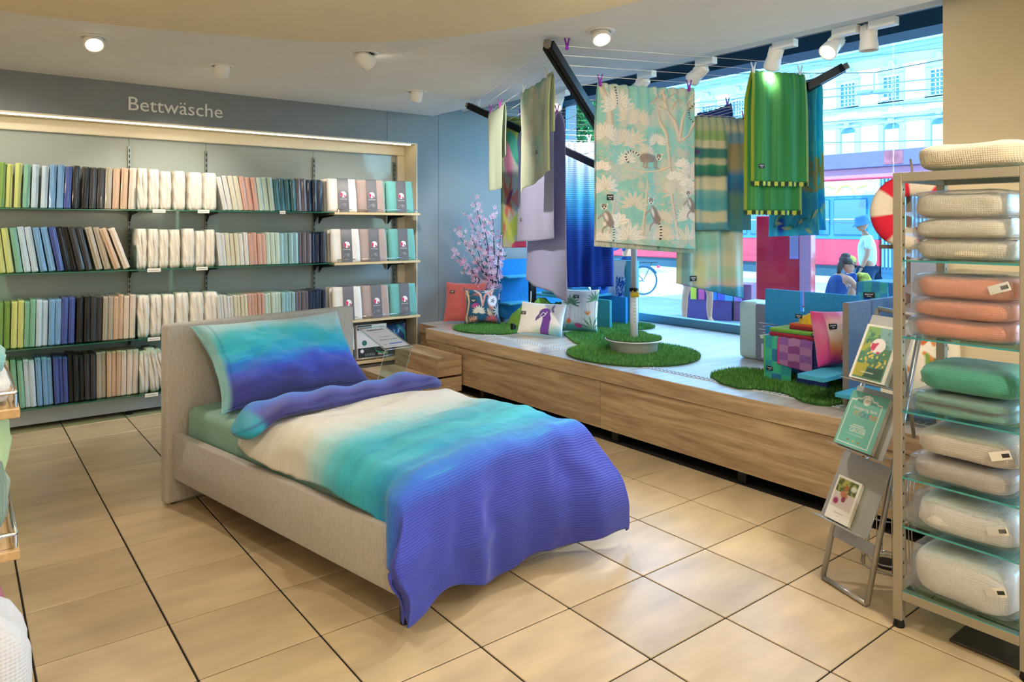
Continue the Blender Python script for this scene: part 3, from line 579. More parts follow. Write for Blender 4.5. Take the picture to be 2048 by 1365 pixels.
def aurora(X, Y): p = Paint(X, Y, '#173a63'); p.c *= (.6+.8*vnoise(X, Y, 3, 5))[..., None]; p.stroke([(.55, .1), (.8, .35), (.85, .65), (.7, .9)], .09, '#35a08c', .9, .7); return p.c
xb = AY(793, 600, 6.72)[0]
cushion('bagged_bedding', (xb, 6.76, WZ[3]+.005), (1, 0, 0), (0, .12, 1), .30, .34, .13, M('print_gloss', attr=True, rough=.25, coat=.6), aurora, label='glossy navy bag of bedding with green aurora print beside the boxes', cat='bedding', nf=26)
cushion('bagged_bedding', (xb+.12, 6.93, WZ[3]+.005), (1, 0, 0), (0, .12, 1), .28, .37, .1, M('wrap_black'), None, label='black bag of bedding standing behind the navy one', cat='bedding')
# ============================================================ the bed
B0 = np.array([.944, 4.427, 0]); BA = math.radians(11); EW = np.array([math.cos(BA), math.sin(BA), 0]); EL = np.array([math.sin(BA), -math.cos(BA), 0]); EZ = np.array([0, 0, 1.])
def bed(g): return g[0][:, :1]*EW+g[0][:, 1:2]*EL+g[0][:, 2:3]*EZ+B0, [tuple(reversed(f)) for f in (g[1].tolist() if isinstance(g[1], np.ndarray) else g[1])]
m_lin = M('linen_upholstery', '#b3ada4', .85, noise=.16, nscale=260, bump=.35, bscale=420, sheen=.2, stretch=(1, 1, .12))
bd = empty('bed', B0+EW*.65+EL*1, 'single bed frame upholstered in grey-beige linen with tall headboard', 'bed')
mk('headboard', bed(rbox(0, 1.29, -.085, 0, .012, 1.035, .018, 3)), m_lin, bd, True)
mk('side_rail', bed(rbox(.035, .085, .001, 1.97, .155, .41, .008, 2)), m_lin, bd, True)
mk('side_rail', bed(rbox(1.205, 1.255, .001, 1.97, .155, .41, .008, 2)), m_lin, bd, True)
mk('foot_rail', bed(rbox(.036, 1.254, 1.971, 2.005, .155, .41, .008, 2)), m_lin, bd, True)
mk('slatted_base', bed(box(.086, 1.204, .01, 1.97, .30, .335)), Mwood('slat_wood', '#8a6a48', '#b08c60', 'X'), bd)
for a in (.12, 1.17): mk('leg', bed(lathe([(.02, .0), (.025, .155)], 12, (a, 1.93, 0))), m_blk, bd)
for a in (.04, 1.22): mk('foot_pad', bed(box(a, a+.03, -.06, -.03, 0, .0125)), m_blk, bd)
mk('mattress', bed(rbox(.095, 1.195, .03, 1.965, .337, .56, .045, 4)), M('fitted_sheet', '#86ab9c', .85, noise=.05, nscale=5, bump=.25, bscale=7), None, True, label='mattress in a mint green fitted sheet lying in the bed frame', cat='mattress')
def sm(x): x = np.clip(x, 0, 1); return x*x*(3-2*x)
# duvet
ns, ntt = 150, 190
T = np.linspace(.74, 2.60, ntt); S01 = np.linspace(0, 1, ns); tt, s01 = np.meshgrid(T, S01, indexing='ij')
al, ar, lf, R = .065, 1.245, 2.035, .08
hl = .10+.05*sm((tt-.9)/.9)+.12*sm((tt-1.8)/.2)+.03*np.sin(tt*7)*sm((tt-.9)/.4); hr = .17+.03*np.sin(tt*6+1)
ss = (al-hl)+(ar+hr-al+hl)*s01
foot_len = .495-.035*np.exp(-((ss+.10)/.14)**2)-.045*np.exp(-((ss-.20)/.10)**2)+.03*np.exp(-((ss-.6)/.2)**2)+.012*np.sin(ss*15)
tq = np.where(tt > lf, lf+(tt-lf)/(2.60-lf)*foot_len, tt)
def over(q):
    q = np.maximum(q, 0); arc_ = np.minimum(q/R, PI/2); return R*np.sin(arc_), R*(1-np.cos(arc_))+np.maximum(q-R*PI/2, 0)
ol, dl = over(al+R-ss); orr, dr = over(ss-(ar-R)); of, df = over(tq-(lf-R))
n1 = vnoise(ss+2, tq*1.6+2, 3.2, 11)-.5; n2 = vnoise(ss+5, tq+5, 9, 12)-.5
drop = (dl**4+dr**4+df**4)**.25
hf = sm(df/.3); hs = sm(np.maximum(dl, dr)/.12)
zz = .605+.035*np.sin(np.clip((ss-al)/(ar-al), 0, 1)*PI)**.6+.045*n1*(1-hf)+.012*n2+.018*np.sin(tq*11+3*n1+ss*2)*(1-sm((tq-1.1)/.5))-drop
fold = np.sin(ss*17+2.5*n1+1.0)*.5+np.sin(ss*29+4*n1+2)*.3
aa = np.clip(ss, al+R, ar-R)-ol+orr; aa = aa-hs*(.02+.02*np.sin(tq*9))*(dl > 0)-(.06+.02*np.sin(tq*20))*sm((tq-1.86)/.14)*sm(dl/.06)+.10*hf*sm((ss-1.1)/.2)+.01*n2
ll = np.minimum(tq, lf-R)+of+hf*(.03*fold+.025)+.15*sm(df/.45)*sm((ss-.7)/.5)+.01*sm(df/.4)
zz = np.maximum(zz, .05)
G = np.stack([aa, ll, zz], -1)
P_ = Paint(ss, tq, '#ffffff'); tc = tq+.05*n1+.05*(ss-.6)*.2
P_.grad(tc, [(.7, '#dcd8cc'), (1.22, '#dcd8cc'), (1.36, '#b9d2cf'), (1.5, '#5db9c6'), (1.6, '#1f9fb4'), (1.72, '#2fb3c2'), (1.84, '#1593c4'), (1.95, '#1f7fd0'), (2.03, '#3560cc'), (2.1, '#3c48b6'), (2.25, '#3a45b2'), (2.42, '#323c9e'), (2.6, '#2c3592')])
P_.mix((vnoise(ss*2, tq*9, 2.2, 21)-.45)*1.1*(tq > 1.35)*(tq < 2.02), '#49cdd8'); P_.mix((vnoise(ss*1.2, tq*8, 2.5, 22)-.55)*1.6*(tq > 1.4)*(tq < 2.0), '#1c62b4' if 0 else '#1d7fb0')
P_.mix(((vnoise(ss*3, tq*3, 1.5, 23)-.5)*.9)*(tq > 2.05), '#2a2f8c')
g = grid(G); uvd = np.stack([ss, tq], -1)
m_duv = M('ribbed_cotton', attr=True, rough=.75, weave=.35, wscale=(0, 560), sheen=.15)
dv = mk('duvet', bed(g), m_duv, None, True, col=P_.c, uv=uvd, label='ribbed duvet fading from cream through turquoise to violet blue on the bed', cat='duvet')
so = dv.modifiers.new('t', 'SOLIDIFY'); so.thickness = .006; so.offset = -1
# turned-back head end of the duvet
nc, na = 28, 90; th = np.linspace(0, 2*PI, nc); A1 = np.linspace(0, 1, na); TH, A2 = np.meshgrid(th, A1, indexing='ij')
cx = np.sign(np.cos(TH))*np.abs(np.cos(TH))**.75; cy = np.sign(np.sin(TH))*np.abs(np.sin(TH))**.85
end = np.clip((1-np.abs(2*A2-1)**14), .0004, 1)**.5
hw = (.13+.012*np.sin(A2*9))*end**.8; hh = (.042+.005*np.sin(A2*14+2))*end
la = -.03+A2*1.30; lc = .80+.008*np.sin(A2*5+1)+.05*A2+.035*(1-sm(A2/.12))
zc = .660+.006*np.sin(A2*7)-.035*sm((A2-.88)/.12)-.075*(1-sm(A2/.16))
G2 = np.stack([la, lc+cx*hw, zc+cy*hh+.008*np.sin(A2*33+cx*2)*(cy > .2)], -1)
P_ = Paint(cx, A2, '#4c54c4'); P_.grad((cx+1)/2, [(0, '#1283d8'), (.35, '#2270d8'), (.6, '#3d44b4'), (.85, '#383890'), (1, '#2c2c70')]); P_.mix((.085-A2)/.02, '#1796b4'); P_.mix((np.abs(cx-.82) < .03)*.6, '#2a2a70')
rollg = grid(G2); mk('turned_back_edge', bed(rollg), M('ribbed_cotton_smooth', attr=True, rough=.6, sheen=.2, bump=.2, bscale=12), dv, True, col=P_.c, uv=np.stack([A2, TH], -1))
# pillow
def pil(X, Y):
    X = X/1.72; p = Paint(X, Y, '#fff'); n = vnoise(X*3, Y*3, 1.6, 31)-.5; t = Y+.16*n-.10*(X-.4)*(Y < .6)
    p.grad(t, [(0, '#b9cfd2'), (.14, '#9ccfd4'), (.28, '#3fb9c6'), (.46, '#15a3c8'), (.57, '#1f80d6'), (.68, '#3a52c4'), (.82, '#36398f'), (1, '#33306f')])
    p.mix((vnoise(X*1.5, Y*6, 2, 32)-.5)*1.4*(Y > .15)*(Y < .55), '#38c8d0'); p.mix((np.abs(X-.075) < .006)*.35, '#173f74'); p.mix((.06-X)/.02*.6, '#7fb4b8'); return p.c
po = B0+EW*.60+EL*.44+EZ*.585
pw, ax = cushion('pillow', po, EW, -EL*.335+EZ*.40, 1.0, .575, .23, M('ribbed_pillow', attr=True, rough=.72, weave=.4, wscale=(0, 420), sheen=.15, bump=0), pil, None, nf=80, pinch=.22, rndm=.9, seed=9, label='ribbed pillow with pale to violet blue gradient leaning on the headboard', cat='pillow')
# ============================================================ rotary clothes dryer
HUB = np.array([4.49, 4.14, 1.964])
ARM = {k: HUB+RT*r+FW*d+EZ*.786 for k, (r, d) in dict(A=(-.79, -1.45), C=(1.39, -.80), B=(-1.43, .87), D=(.79, 1.45)).items()}
def arm(k, s): return HUB+(ARM[k]-HUB)*s
dr_ = empty('rotary_clothes_dryer', (HUB[0], HUB[1], .56), 'tall rotary clothes dryer with white pole and four dark arms', 'clothes dryer')
hx, hy = HUB[:2]
m_alu = M('pole_white', '#cfd3d6', .35, metal=.3)
mk('lower_pole', lathe([(.033, .64), (.033, 1.06), (.031, 1.062)], 20, (hx, hy, 0)), M('pole_plastic', '#dfe2e2', .4), dr_, True)
mk('upper_pole', lathe([(.025, 1.06), (.025, 2.02)], 20, (hx, hy, 0)), m_alu, dr_, True)
mk('collar', lathe([(.036, 1.05), (.038, 1.055), (.038, 1.075), (.036, 1.08)], 20, (hx, hy, 0)), m_blk, dr_, True)
cl_ = mk('clamp_lever', xf(join(rbox(-.036, .036, -.014, .002, -.028, .012, .010, 3), tube([(-.018, -.006, .01), (-.018, -.006, .026)], .006), tube([(.018, -.006, .01), (.018, -.006, .026)], .006)), rz(-YAW), (hx-FW[0]*.042, hy-FW[1]*.042, 1.035)), M('yellow_plastic', '#d9b21c', .35), dr_, True)
mk('height_mark', join(*[frame(box(-.012, .012, -.001, .001, -.0015, .0015), (hx-FW[0]*.0335, hy-FW[1]*.0335, z), RT, FW, EZ) for z in np.arange(.80, 1.0, .028)]), M('print_grey'), dr_)
mk('hub', lathe([(.045, 1.92), (.06, 1.93), (.06, 2.0), (.045, 2.01), (.02, 2.06)], 20, (hx, hy, 0)), m_blk, dr_, True)
for k in 'ACBD':
    p, q = arm(k, .03), arm(k, 1.0); d = unit(q-p); s = unit(np.cross(d, EZ)); u = np.cross(s, d); a = empty_ = None
    ar_ = mk('arm', frame(join(box(-.034, -.010, -.03, .030, 0, 1), box(.010, .034, -.03, .030, 0, 1), box(-.012, .012, -.008, .018, 0, 1)), p, s, u, (q-p)), M('arm_black', '#15181a', .3, metal=.5), dr_)
    mk('arm_channel', frame(box(-.0098, .0098, -.0095, -.0085, 0, .995), p, s, u, (q-p)), M('arm_grey', '#8e8f90', .35, metal=.6), ar_)
    mk('end_cap', frame(rbox(-.02, .02, -.022, .022, -.01, .035, .004), q, s, u, d), M('cap_grey', '#8a8172', .4, metal=.4), ar_)
for i, s in enumerate((.3, .4, .5, .58, .65, .75, .81, .87, .93, .985)):
    pts = [arm(k, s)+EZ*.018 for k in 'ACDB']; mk('washing_line', tube(pts, .0022, 5, True), M('cord', '#e6e0d2', .6), dr_)
# base pot with a turf disc
bp = empty('dryer_base', (hx, hy, .556), 'white drum base of the dryer with a turf disc on top', 'base')
mk('drum', lathe([(.195, .556), (.195, .64), (.24, .648), (.243, .655), (.236, .658)], 40, (hx, hy, 0)), M('white_plastic', '#e6e4de', .4), bp, True)
def turf_geo(P, z, dens, hgt=.024, seed=0, thick=.012):
    r = np.random.default_rng(seed); P = np.array(P); lo, hi = P.min(0), P.max(0); area = .5*abs(np.dot(P[:, 0], np.roll(P[:, 1], 1))-np.dot(P[:, 1], np.roll(P[:, 0], 1)))
    n = int(dens*(hi[0]-lo[0])*(hi[1]-lo[1])); X = r.uniform(lo[0], hi[0], n); Y = r.uniform(lo[1], hi[1], n); ins = np.zeros(n, bool)
    for i in range(len(P)):
        (x0, y0), (x1, y1) = P[i], P[(i+1) % len(P)]
        if y0 != y1: ins ^= ((y0 > Y) != (y1 > Y)) & (X < (x1-x0)*(Y-y0)/(y1-y0)+x0)
    X, Y = X[ins], Y[ins]; n = len(X); a = r.uniform(0, 2*PI, n); h = hgt*r.uniform(.6, 1.15, n); w_ = .0022; ln = r.uniform(0, .016, n); b = r.uniform(0, 2*PI, n)
    V = np.zeros((n, 3, 3)); V[:, 0] = np.stack([X-w_*np.cos(a), Y-w_*np.sin(a), np.full(n, z)], -1); V[:, 1] = np.stack([X+w_*np.cos(a), Y+w_*np.sin(a), np.full(n, z)], -1); V[:, 2] = np.stack([X+ln*np.cos(b), Y+ln*np.sin(b), z+h], -1)
    base = np.array([C('#4a8a34'), C('#5f9f42'), C('#37702a'), C('#7fb45c')])[r.integers(0, 4, n)]; col = np.repeat(base[:, None], 3, 1); return (V.reshape(-1, 3), np.arange(n*3).reshape(-1, 3)), col
m_turf = M('turf_blade', attr=True, rough=.6); m_tb = M('turf_backing', '#2c5520', .9)
def turf(name, P, lab, dens=26000, z=PZ, seed=0, group='artificial turf mats on the platform'):
    c = np.mean(P, 0); t = empty(name, (c[0], c[1], z), lab, 'turf mat', group)
    mk('backing', prism(P, z+.0005, z+.011), m_tb, t); g, col = turf_geo(P, z+.010, dens, seed=seed); mk('grass_pile', g, m_turf, t, col=col.reshape(-1, 3), kind='stuff')
def ring(cx, cy, a, b, n=40, rot=0, wob=.0):
    return [(cx+(a*math.cos(q)*math.cos(rot)-b*math.sin(q)*math.sin(rot))*(1+wob*math.sin(3*q+1)), cy+(a*math.cos(q)*math.sin(rot)+b*math.sin(q)*math.cos(rot))*(1+wob*math.sin(3*q+1))) for q in np.linspace(0, 2*PI, n+1)[:-1]]
P2 = ring(hx, hy, .232, .232); mk('turf_backing', prism(P2, .655, .664), m_tb, bp); g, col = turf_geo(P2, .662, 30000, seed=5); mk('grass_pile', g, m_turf, bp, col=col.reshape(-1, 3), kind='stuff')
pz = lambda L, z=.552: [tuple(AZ(a, b, z)[:2]) for a, b in L]
turf('turf_mat', ring(4.33, 5.97, .36, .40, wob=.03), 'round turf mat under the dark floral cushion')
turf('turf_mat', ring(4.42, 4.08, .545, .545, wob=.015), 'largest round turf mat around the dryer base', seed=1)
turf('turf_mat', pz([(1128, 668), (1140, 678), (1152, 686), (1175, 692), (1205, 694), (1262, 688), (1300, 676), (1292, 666), (1262, 658), (1225, 656), (1190, 657), (1160, 660)])[::-1], 'curved turf mat behind the peacock cushion', seed=2)
turf('turf_mat', ring(5.62, 5.20, .22, .24), 'small turf mat beside the hanging white towel', seed=3)
turf('turf_mat', pz([(1420, 752), (1426, 745), (1450, 739), (1485, 736), (1530, 741), (1600, 748), (1705, 764), (1706, 802), (1660, 810), (1632, 808), (1606, 802), (1585, 792), (1560, 783), (1522, 778), (1475, 775), (1440, 765)])[::-1], 'wavy turf mat in front of the blue felt stand', seed=4)
# ============================================================ laundry on the dryer
def online(k0, k1, s, px):
    P, Q = arm(k0, s)+EZ*.018, arm(k1, s)+EZ*.018; lo, hi = 0., 1.
    f = lambda t: (lambda v: 1024+FPX*(v@RT)/(v@FW))(P+(Q-P)*t-E0)
    if f(0) > f(1): P, Q = Q, P
    for _ in range(40):
        m = (lo+hi)/2
        if f(m) < px: lo = m
        else: hi = m
    return P+(Q-P)*lo
def zat(p, py): v = p-E0; return EYE-(py-HOR)/FPX*(v@FW)
def drape(name, P0, P1, front, back, mat, paint=None, nu=40, nf=50, nb=30, gap=.02, folds=3, amp=.02, flare=0, tiltf=0, tiltb=0, sag=.015, gather=.004, seed=0, sx=0, bshift=0, thick=.003, **k):
    P0 = np.array(P0); P1 = np.array(P1); d = P1-P0; W = np.linalg.norm(d); dh = unit([d[0], d[1], 0]); n = np.array([dh[1], -dh[0], 0]); n = n if n@(E0-P0) > 0 else -n
    u = np.linspace(0, 1, nu); r = random.Random(seed); ph = [r.uniform(0, 6) for _ in range(4)]
    vf = np.linspace(1, 0, nf); vb = np.linspace(0, 1, nb)[1:]; sg = np.concatenate([np.ones(nf), -np.ones(nb-1)]); vv = np.concatenate([vf, vb])
    U, VV = np.meshgrid(u, vv); SG = np.repeat(sg[:, None], nu, 1)
    Ld = np.where(SG > 0, front*(1+tiltf*(U-.5)), back*(1+tiltb*(U-.5))); D = VV*Ld
    e = sm(D/.35); fz = np.sin(2*PI*folds*U+ph[0]+.6*D)*.6+np.sin(2*PI*folds*1.7*U+ph[1]-.9*D)*.4
    off = SG*gap*(1-np.exp(-D/.05))+amp*e*fz+gather*np.sin(2*PI*folds*3.3*U+ph[2])*np.exp(-D/.2)
    al_ = (U-.5)*W*(1+flare*D+.02*e*np.sin(3*D+ph[3]))+sx*D+np.where(SG < 0, bshift*W*np.clip(D/.2, 0, 1), 0)
    z = -D-sag*4*U*(1-U)*np.exp(-D/.6)+.003*np.cos(2*PI*folds*3.3*U+ph[2])*np.exp(-D/.1)
    G = ((P0+P1)/2)[None, None]+(d/W)[None, None]*al_[..., None]+n*off[..., None]+EZ*z[..., None]
    L = max(front, back); col = None; Y = D/np.where(SG > 0, front, back)
    if paint is not None: col = paint(U*W/np.where(SG > 0, front, back), np.where(SG > 0, Y, Y*.98+.01), U, SG)
    o = mk(name, grid(G), mat, None, True, col=col, uv=np.stack([al_/W*W, D], -1), **k)
    so = o.modifiers.new('t', 'SOLIDIFY'); so.thickness = thick; so.offset = 0; so.use_rim = True
    def at(uu, v, side=1):
        j = int(round(uu*(nu-1))); rows = np.where(sg == side)[0]; i = rows[np.argmin(np.abs(vv[rows]-v))]; return G[i, j]+n*.004*side
    return o, at, dh if dh@RT > 0 else -dh, n, G
m_cl = lambda nm, w=0, ws=(300, 300), tr=.35, rough=.8: M(nm, attr=True, rough=rough, weave=w, wscale=ws, sheen=.1, transl=tr)
# 1 narrow pale green gauze towel
P0, P1 = online('A', 'B', .87, 979), online('A', 'B', .87, 1012)
P1 = P0+(P1-P0)*.95
L1 = zat(P0, 228)-zat(P0, 386)
drape('gauze_towel', P0, P1, L1, L1*.62, M('gauze_green', '#cfdbc8', .85, weave=.25, wscale=(420, 300), transl=.3, sheen=.1), folds=1.5, amp=.014, gap=.018, nu=22, label='narrow pale green gauze towel pegged at the dryer arm tip on the left', cat='towel')
# 2 floral beach towel
def floral(X, Y, U, SG):
    p = Paint(U, Y, '#b9b7a4'); p.c *= (.9+.2*vnoise(U*3, Y*6, 3, 41))[..., None]
    p.poly([(0, 0), (1, 0), (1, .10), (.35, .22), (0, .25)], '#8a9a3e'); p.ell(.6, .27, .45, .10, '#3f9a80', .3); p.ell(.25, .34, .2, .12, '#d58aa2', .5); p.ell(.85, .3, .2, .05, '#7aa844')
    for cx, cy, a, b, r in ((.2, .60, .30, .05, .6), (.75, .58, .42, .045, -.15), (.7, .655, .42, .045, .1), (.2, .70, .35, .055, -.9)): p.ell(cx, cy, a, b, '#cc7a6c', r, .2)
    p.ell(.30, .615, .14, .032, '#8c4a7c', -.4); p.ell(.55, .83, .5, .09, '#b4c24e', -.2, .3); p.ell(.3, .88, .4, .05, '#c6d070', .5, .3); p.ell(.75, .99, .4, .05, '#d3486e'); p.mix((U < .05)*.8, '#5f9a44'); return p.c
P0, P1 = online('B', 'D', .85, 1003), online('B', 'D', .85, 1052); L2 = zat(P0, 240)-zat(P0, 506)
drape('beach_towel', P0, P1, L2, L2*.9, m_cl('print_cloth'), floral, nu=40, nf=110, folds=1, amp=.012, label='beach towel with large coral petals and lime leaves hanging behind the gauze towel', cat='towel')
# 3 watercolour gauze cloth
def wash(X, Y, U, SG):
    p = Paint(U, Y, '#cfd6c2'); n = vnoise(U*1.4, Y*1.2, 2.2, 51); m = vnoise(U*1.8+4, Y*1.4+3, 2, 52); p.mix((n-.52)*4, '#a3c8b8'); p.mix((m-.55)*4, '#c2bcae'); p.mix((vnoise(U+9, Y*2, 2.5, 53)-.58)*4, '#7eb0a6'); p.mix((np.abs(U-.98) < .02)*.8, '#c9cf7a'); return p.c
P0, P1 = online('A', 'B', .87, 1045), online('A', 'B', .87, 1108); L3 = zat(P0, 185)-zat(P0, 376)
P1 = P0+(P1-P0)*.95
o, at, dh, n, G = drape('watercolour_cloth', P0, P1, L3*.99, L3*.55, m_cl('print_cloth'), wash, nu=40, nf=60, folds=1.6, amp=.02, tiltf=-.16, flare=.12, label='pale watercolour cloth in green and taupe pegged with white pegs', cat='cloth'); tag(o, at(.6, .72), dh, EZ, .045, .025)
# 4 lilac waffle duvet cover
m_lil = M('lilac_waffle', '#b0b0d6', .85, weave=.35, wscale=(520, 520), sheen=.15, transl=.2)
P0, P1 = online('A', 'B', .65, 1036), online('A', 'B', .65, 1118); L4 = zat(P0, 258)-zat(P0, 575)
o, at, dh, n, G = drape('waffle_bedding', P0, P1, L4*.70, L4*.99, m_lil, nu=44, nf=60, nb=60, folds=1.3, amp=.03, gap=.05, flare=.10, tiltf=-.05, tiltb=.06, label='lilac waffle duvet cover folded double, hanging left of the blue one', cat='duvet cover'); tag(o, at(.25, .82), dh, EZ, .05, .03)
# 5 blue gradient cover
def blue(X, Y, U, SG):
    p = Paint(U, Y, '#fff'); t = Y+.05*(vnoise(U*2, Y*2, 2, 61)-.5); p.grad(t, [(0, '#b9c6dc'), (.2, '#8fb4d8'), (.36, '#45a9d6'), (.5, '#1784cf'), (.62, '#1450b4'), (1, '#12339a')]); return p.c
P0, P1 = online('B', 'D', .5, 1096), online('B', 'D', .5, 1226); L5 = zat(P0, 290)-zat(P0, 586)
drape('blue_bedding', P0, P1, L5, L5*.9, m_cl('gradient_cloth', .4, (0, 330)), blue, nu=60, nf=60, folds=3.5, amp=.022, gather=.012, label='duvet cover fading from pale to deep royal blue, left of the lemur print', cat='duvet cover')
# 6 lemur print cover
def lemur(p, x, y, s, pose, fl=1):
    g, d, wv = '#8d7f76', '#3a3432', '#e9e2da'
    q = lambda a, b: (x+fl*a*s, y+b*s)
    if pose == 'walk':
        tl = [q(-.42, .02), q(-.62, -.16), q(-.85, -.24), q(-1.02, -.12), q(-1.05, .08), q(-.95, .24)]; p.stroke(tl, .045*s, wv, .4); p.stroke(tl, .05*s, d, .4, dash=.12*s)
        p.ell(*q(-.1, .05), .40*s, .21*s, g, .12*fl, .3); p.ell(*q(-.28, .06), .24*s, .24*s, g, 0, .3)
        for a, b in ((-.3, -.22), (-.18, .0), (.2, .3), (.3, .16)): p.stroke([q(a*.9, .15), q(b if 0 else a-.05, .42), q(a+.08, .5)], .05*s, '#9d8f86', .4, w1=.03*s)
        h = q(.36, .0)
    else:
        tl = [q(.18, .35), q(.28, .6), q(.30, .9), q(.26, 1.1)]; p.stroke(tl, .05*s, wv, .4); p.stroke(tl, .055*s, d, .4, dash=.12*s)
        p.ell(*q(.02, .08), .20*s, .42*s, g, -.35*fl, .3); p.ell(*q(.12, .30), .2*s, .24*s, '#8a7b72', -.2*fl, .3)
        p.stroke([q(-.12, -.12), q(-.3, .0), q(-.36, .1)], .05*s, '#a0938a', .4); p.stroke([q(0, .4), q(-.16, .55), q(-.2, .75)], .06*s, '#9a8d84', .4, w1=.03*s); p.ell(*q(-.06, .02), .09*s, .26*s, wv, -.3*fl, .5, .7)
        h = q(-.14, -.42)
    p.ell(*h, .14*s, .14*s, wv, 0, .25); p.ell(h[0], h[1]-.09*s, .13*s, .07*s, g, 0, .3)
    for e in (-1, 1): p.ell(h[0]+e*.055*s, h[1]-.01*s, .038*s, .04*s, '#2a2523', 0, .3); p.ell(h[0]+e*.12*s, h[1]-.13*s, .04*s, .05*s, wv, 0, .3)
    p.ell(h[0], h[1]+.07*s, .05*s, .035*s, '#3a3230', 0, .3)
def lemurs(X, Y, U, SG):
    a = .66/1.1; X = U*a; p = Paint(X, Y, '#8cc6bc'); r = random.Random(8)
    p.mix((vnoise(X*3, Y*3, 3, 71)-.5)*1.2, '#a6d6cc'); p.mix((vnoise(X*3+5, Y*3, 4, 72)-.58)*2, '#6fb0a6')
    ln, sh, cr = '#d8cdb9', '#b7a690', '#e8e0d0'
    cl2 = vnoise(X*6, Y*6, 1.6, 73); p.mix(np.clip((cl2-.50)*8, 0, .75)*(.55+.45*(vnoise(X*30, Y*30, 2, 74) > .45)), '#cfc8b6')
    def trunk(P, w0, w1): p.stroke(P, w0, sh, .3, w1=w1); p.stroke([(x_-.004, y_) for x_, y_ in P], w0*.75, ln, .5, w1=w1*.7)
    trunk([(.08, .30), (.07, .15), (.02, .02)], .03, .02); trunk([(.5, 1.0), (.45, .7), (.44, .5), (.42, .3), (.38, .2), (.36, .05)], .013, .009); trunk([(.5, .33), (.47, .22), (.42, .14), (.40, .02)], .02, .010); trunk([(.5, .33), (.52, .2), (.56, .1), (.60, .03)], .012, .006)
    trunk([(.44, .5), (.38, .53), (.28, .54), (.2, .52)], .010, .005); trunk([(.27, .95), (.29, .75), (.30, .6)], .010, .006); trunk([(.06, .98), (.08, .85), (.11, .72)], .010, .006); trunk([(.6, .22), (.56, .30), (.5, .34)], .012, .008)
    for _ in range(46): x0, y0 = .33+r.random()*.27, .02+r.random()*.13; a0 = -PI/2+r.uniform(-1, 1); p.stroke([(x0, y0), (x0+.05*math.cos(a0), y0+.05*math.sin(a0))], .004, r.choice([ln, sh]), .5)
    pal = [(.12, .10, .12), (.19, .17, .10), (.06, .48, .11), (.05, .62, .10), (.25, .20, .09), (.33, .16, .07), (.36, .33, .07), (.30, .40, .06), (.54, .42, .13), (.56, .53, .12), (.48, .62, .10), (.50, .74, .13), (.56, .80, .10), (.22, .72, .10), (.34, .68, .11), (.19, .92, .12), (.40, .82, .08), (.30, .90, .07), (.05, .30, .10), (.22, .32, .09), (.46, .46, .08), (.58, .64, .09), (.40, .93, .09), (.24, .60, .07), (.03, .95, .08), (.55, .95, .13), (.47, .96, .10), (.18, .45, .07), (.16, .33, .10), (.10, .80, .08)]
    for i, (cx, cy, s) in enumerate(pal):
        c = ['#e4ded2', '#d8d1c1', '#cbc1ad'][i % 3]; k = 9 if i % 2 else 13
        if i % 3 == 2:
            for _ in range(40): a0 = r.uniform(0, 2*PI); rr = s*.8*r.random()**.6; p.leaf(cx+rr*math.cos(a0), cy+rr*math.sin(a0), s*.2, s*.045, r.uniform(0, 6), c)
        else: p.fan(cx, cy+s*.3, s, s*.12, -PI*1.1+r.uniform(-.2, .2), PI*.1+r.uniform(-.2, .2), k, c, sh)
    for cx, cy, s in ((.03, .53, .05), (.13, .86, .06), (.09, .88, .05), (.47, .58, .05), (.55, .62, .05), (.52, .50, .05)):
        for a0 in np.linspace(-2.8, -.3, 5): p.leaf(cx, cy, s*1.2, s*.35, a0, '#efe7da', '#c7b59c')
    p.stroke([(.105, .02), (.112, .07), (.118, .12)], .006, '#3a3432', .4, dash=.016); p.stroke([(.60, .10), (.565, .14), (.57, .19), (.595, .22)], .007, '#3a3432', .4, dash=.016)
    lemur(p, .325, .445, .145, 'walk'); lemur(p, .062, .82, .135, 'sit', 1); lemur(p, .345, .79, .155, 'sit', 1); lemur(p, .575, .73, .13, 'sit', 1)
    p.mix(((Y > .965))*.35, '#5fae9e'); return p.c
P0, P1 = online('A', 'C', .77, 1194), online('A', 'C', .77, 1386); L6 = zat(P0, 172)-zat(P0, 498)
o, at, dh, n, G = drape('lemur_bedding', P0, P1, L6, L6*1.03, m_cl('print_satin', 0, tr=.12, rough=.55), lemurs, nu=190, nf=300, nb=30, folds=3, amp=.014, gap=.014, gather=.014, flare=.05, sag=.008, tiltf=.06, tiltb=.05, bshift=.0, label='turquoise duvet cover printed with lemurs and cream palms in the centre', cat='duvet cover'); tag(o, at(.12, .72), dh, EZ, .05, .04)
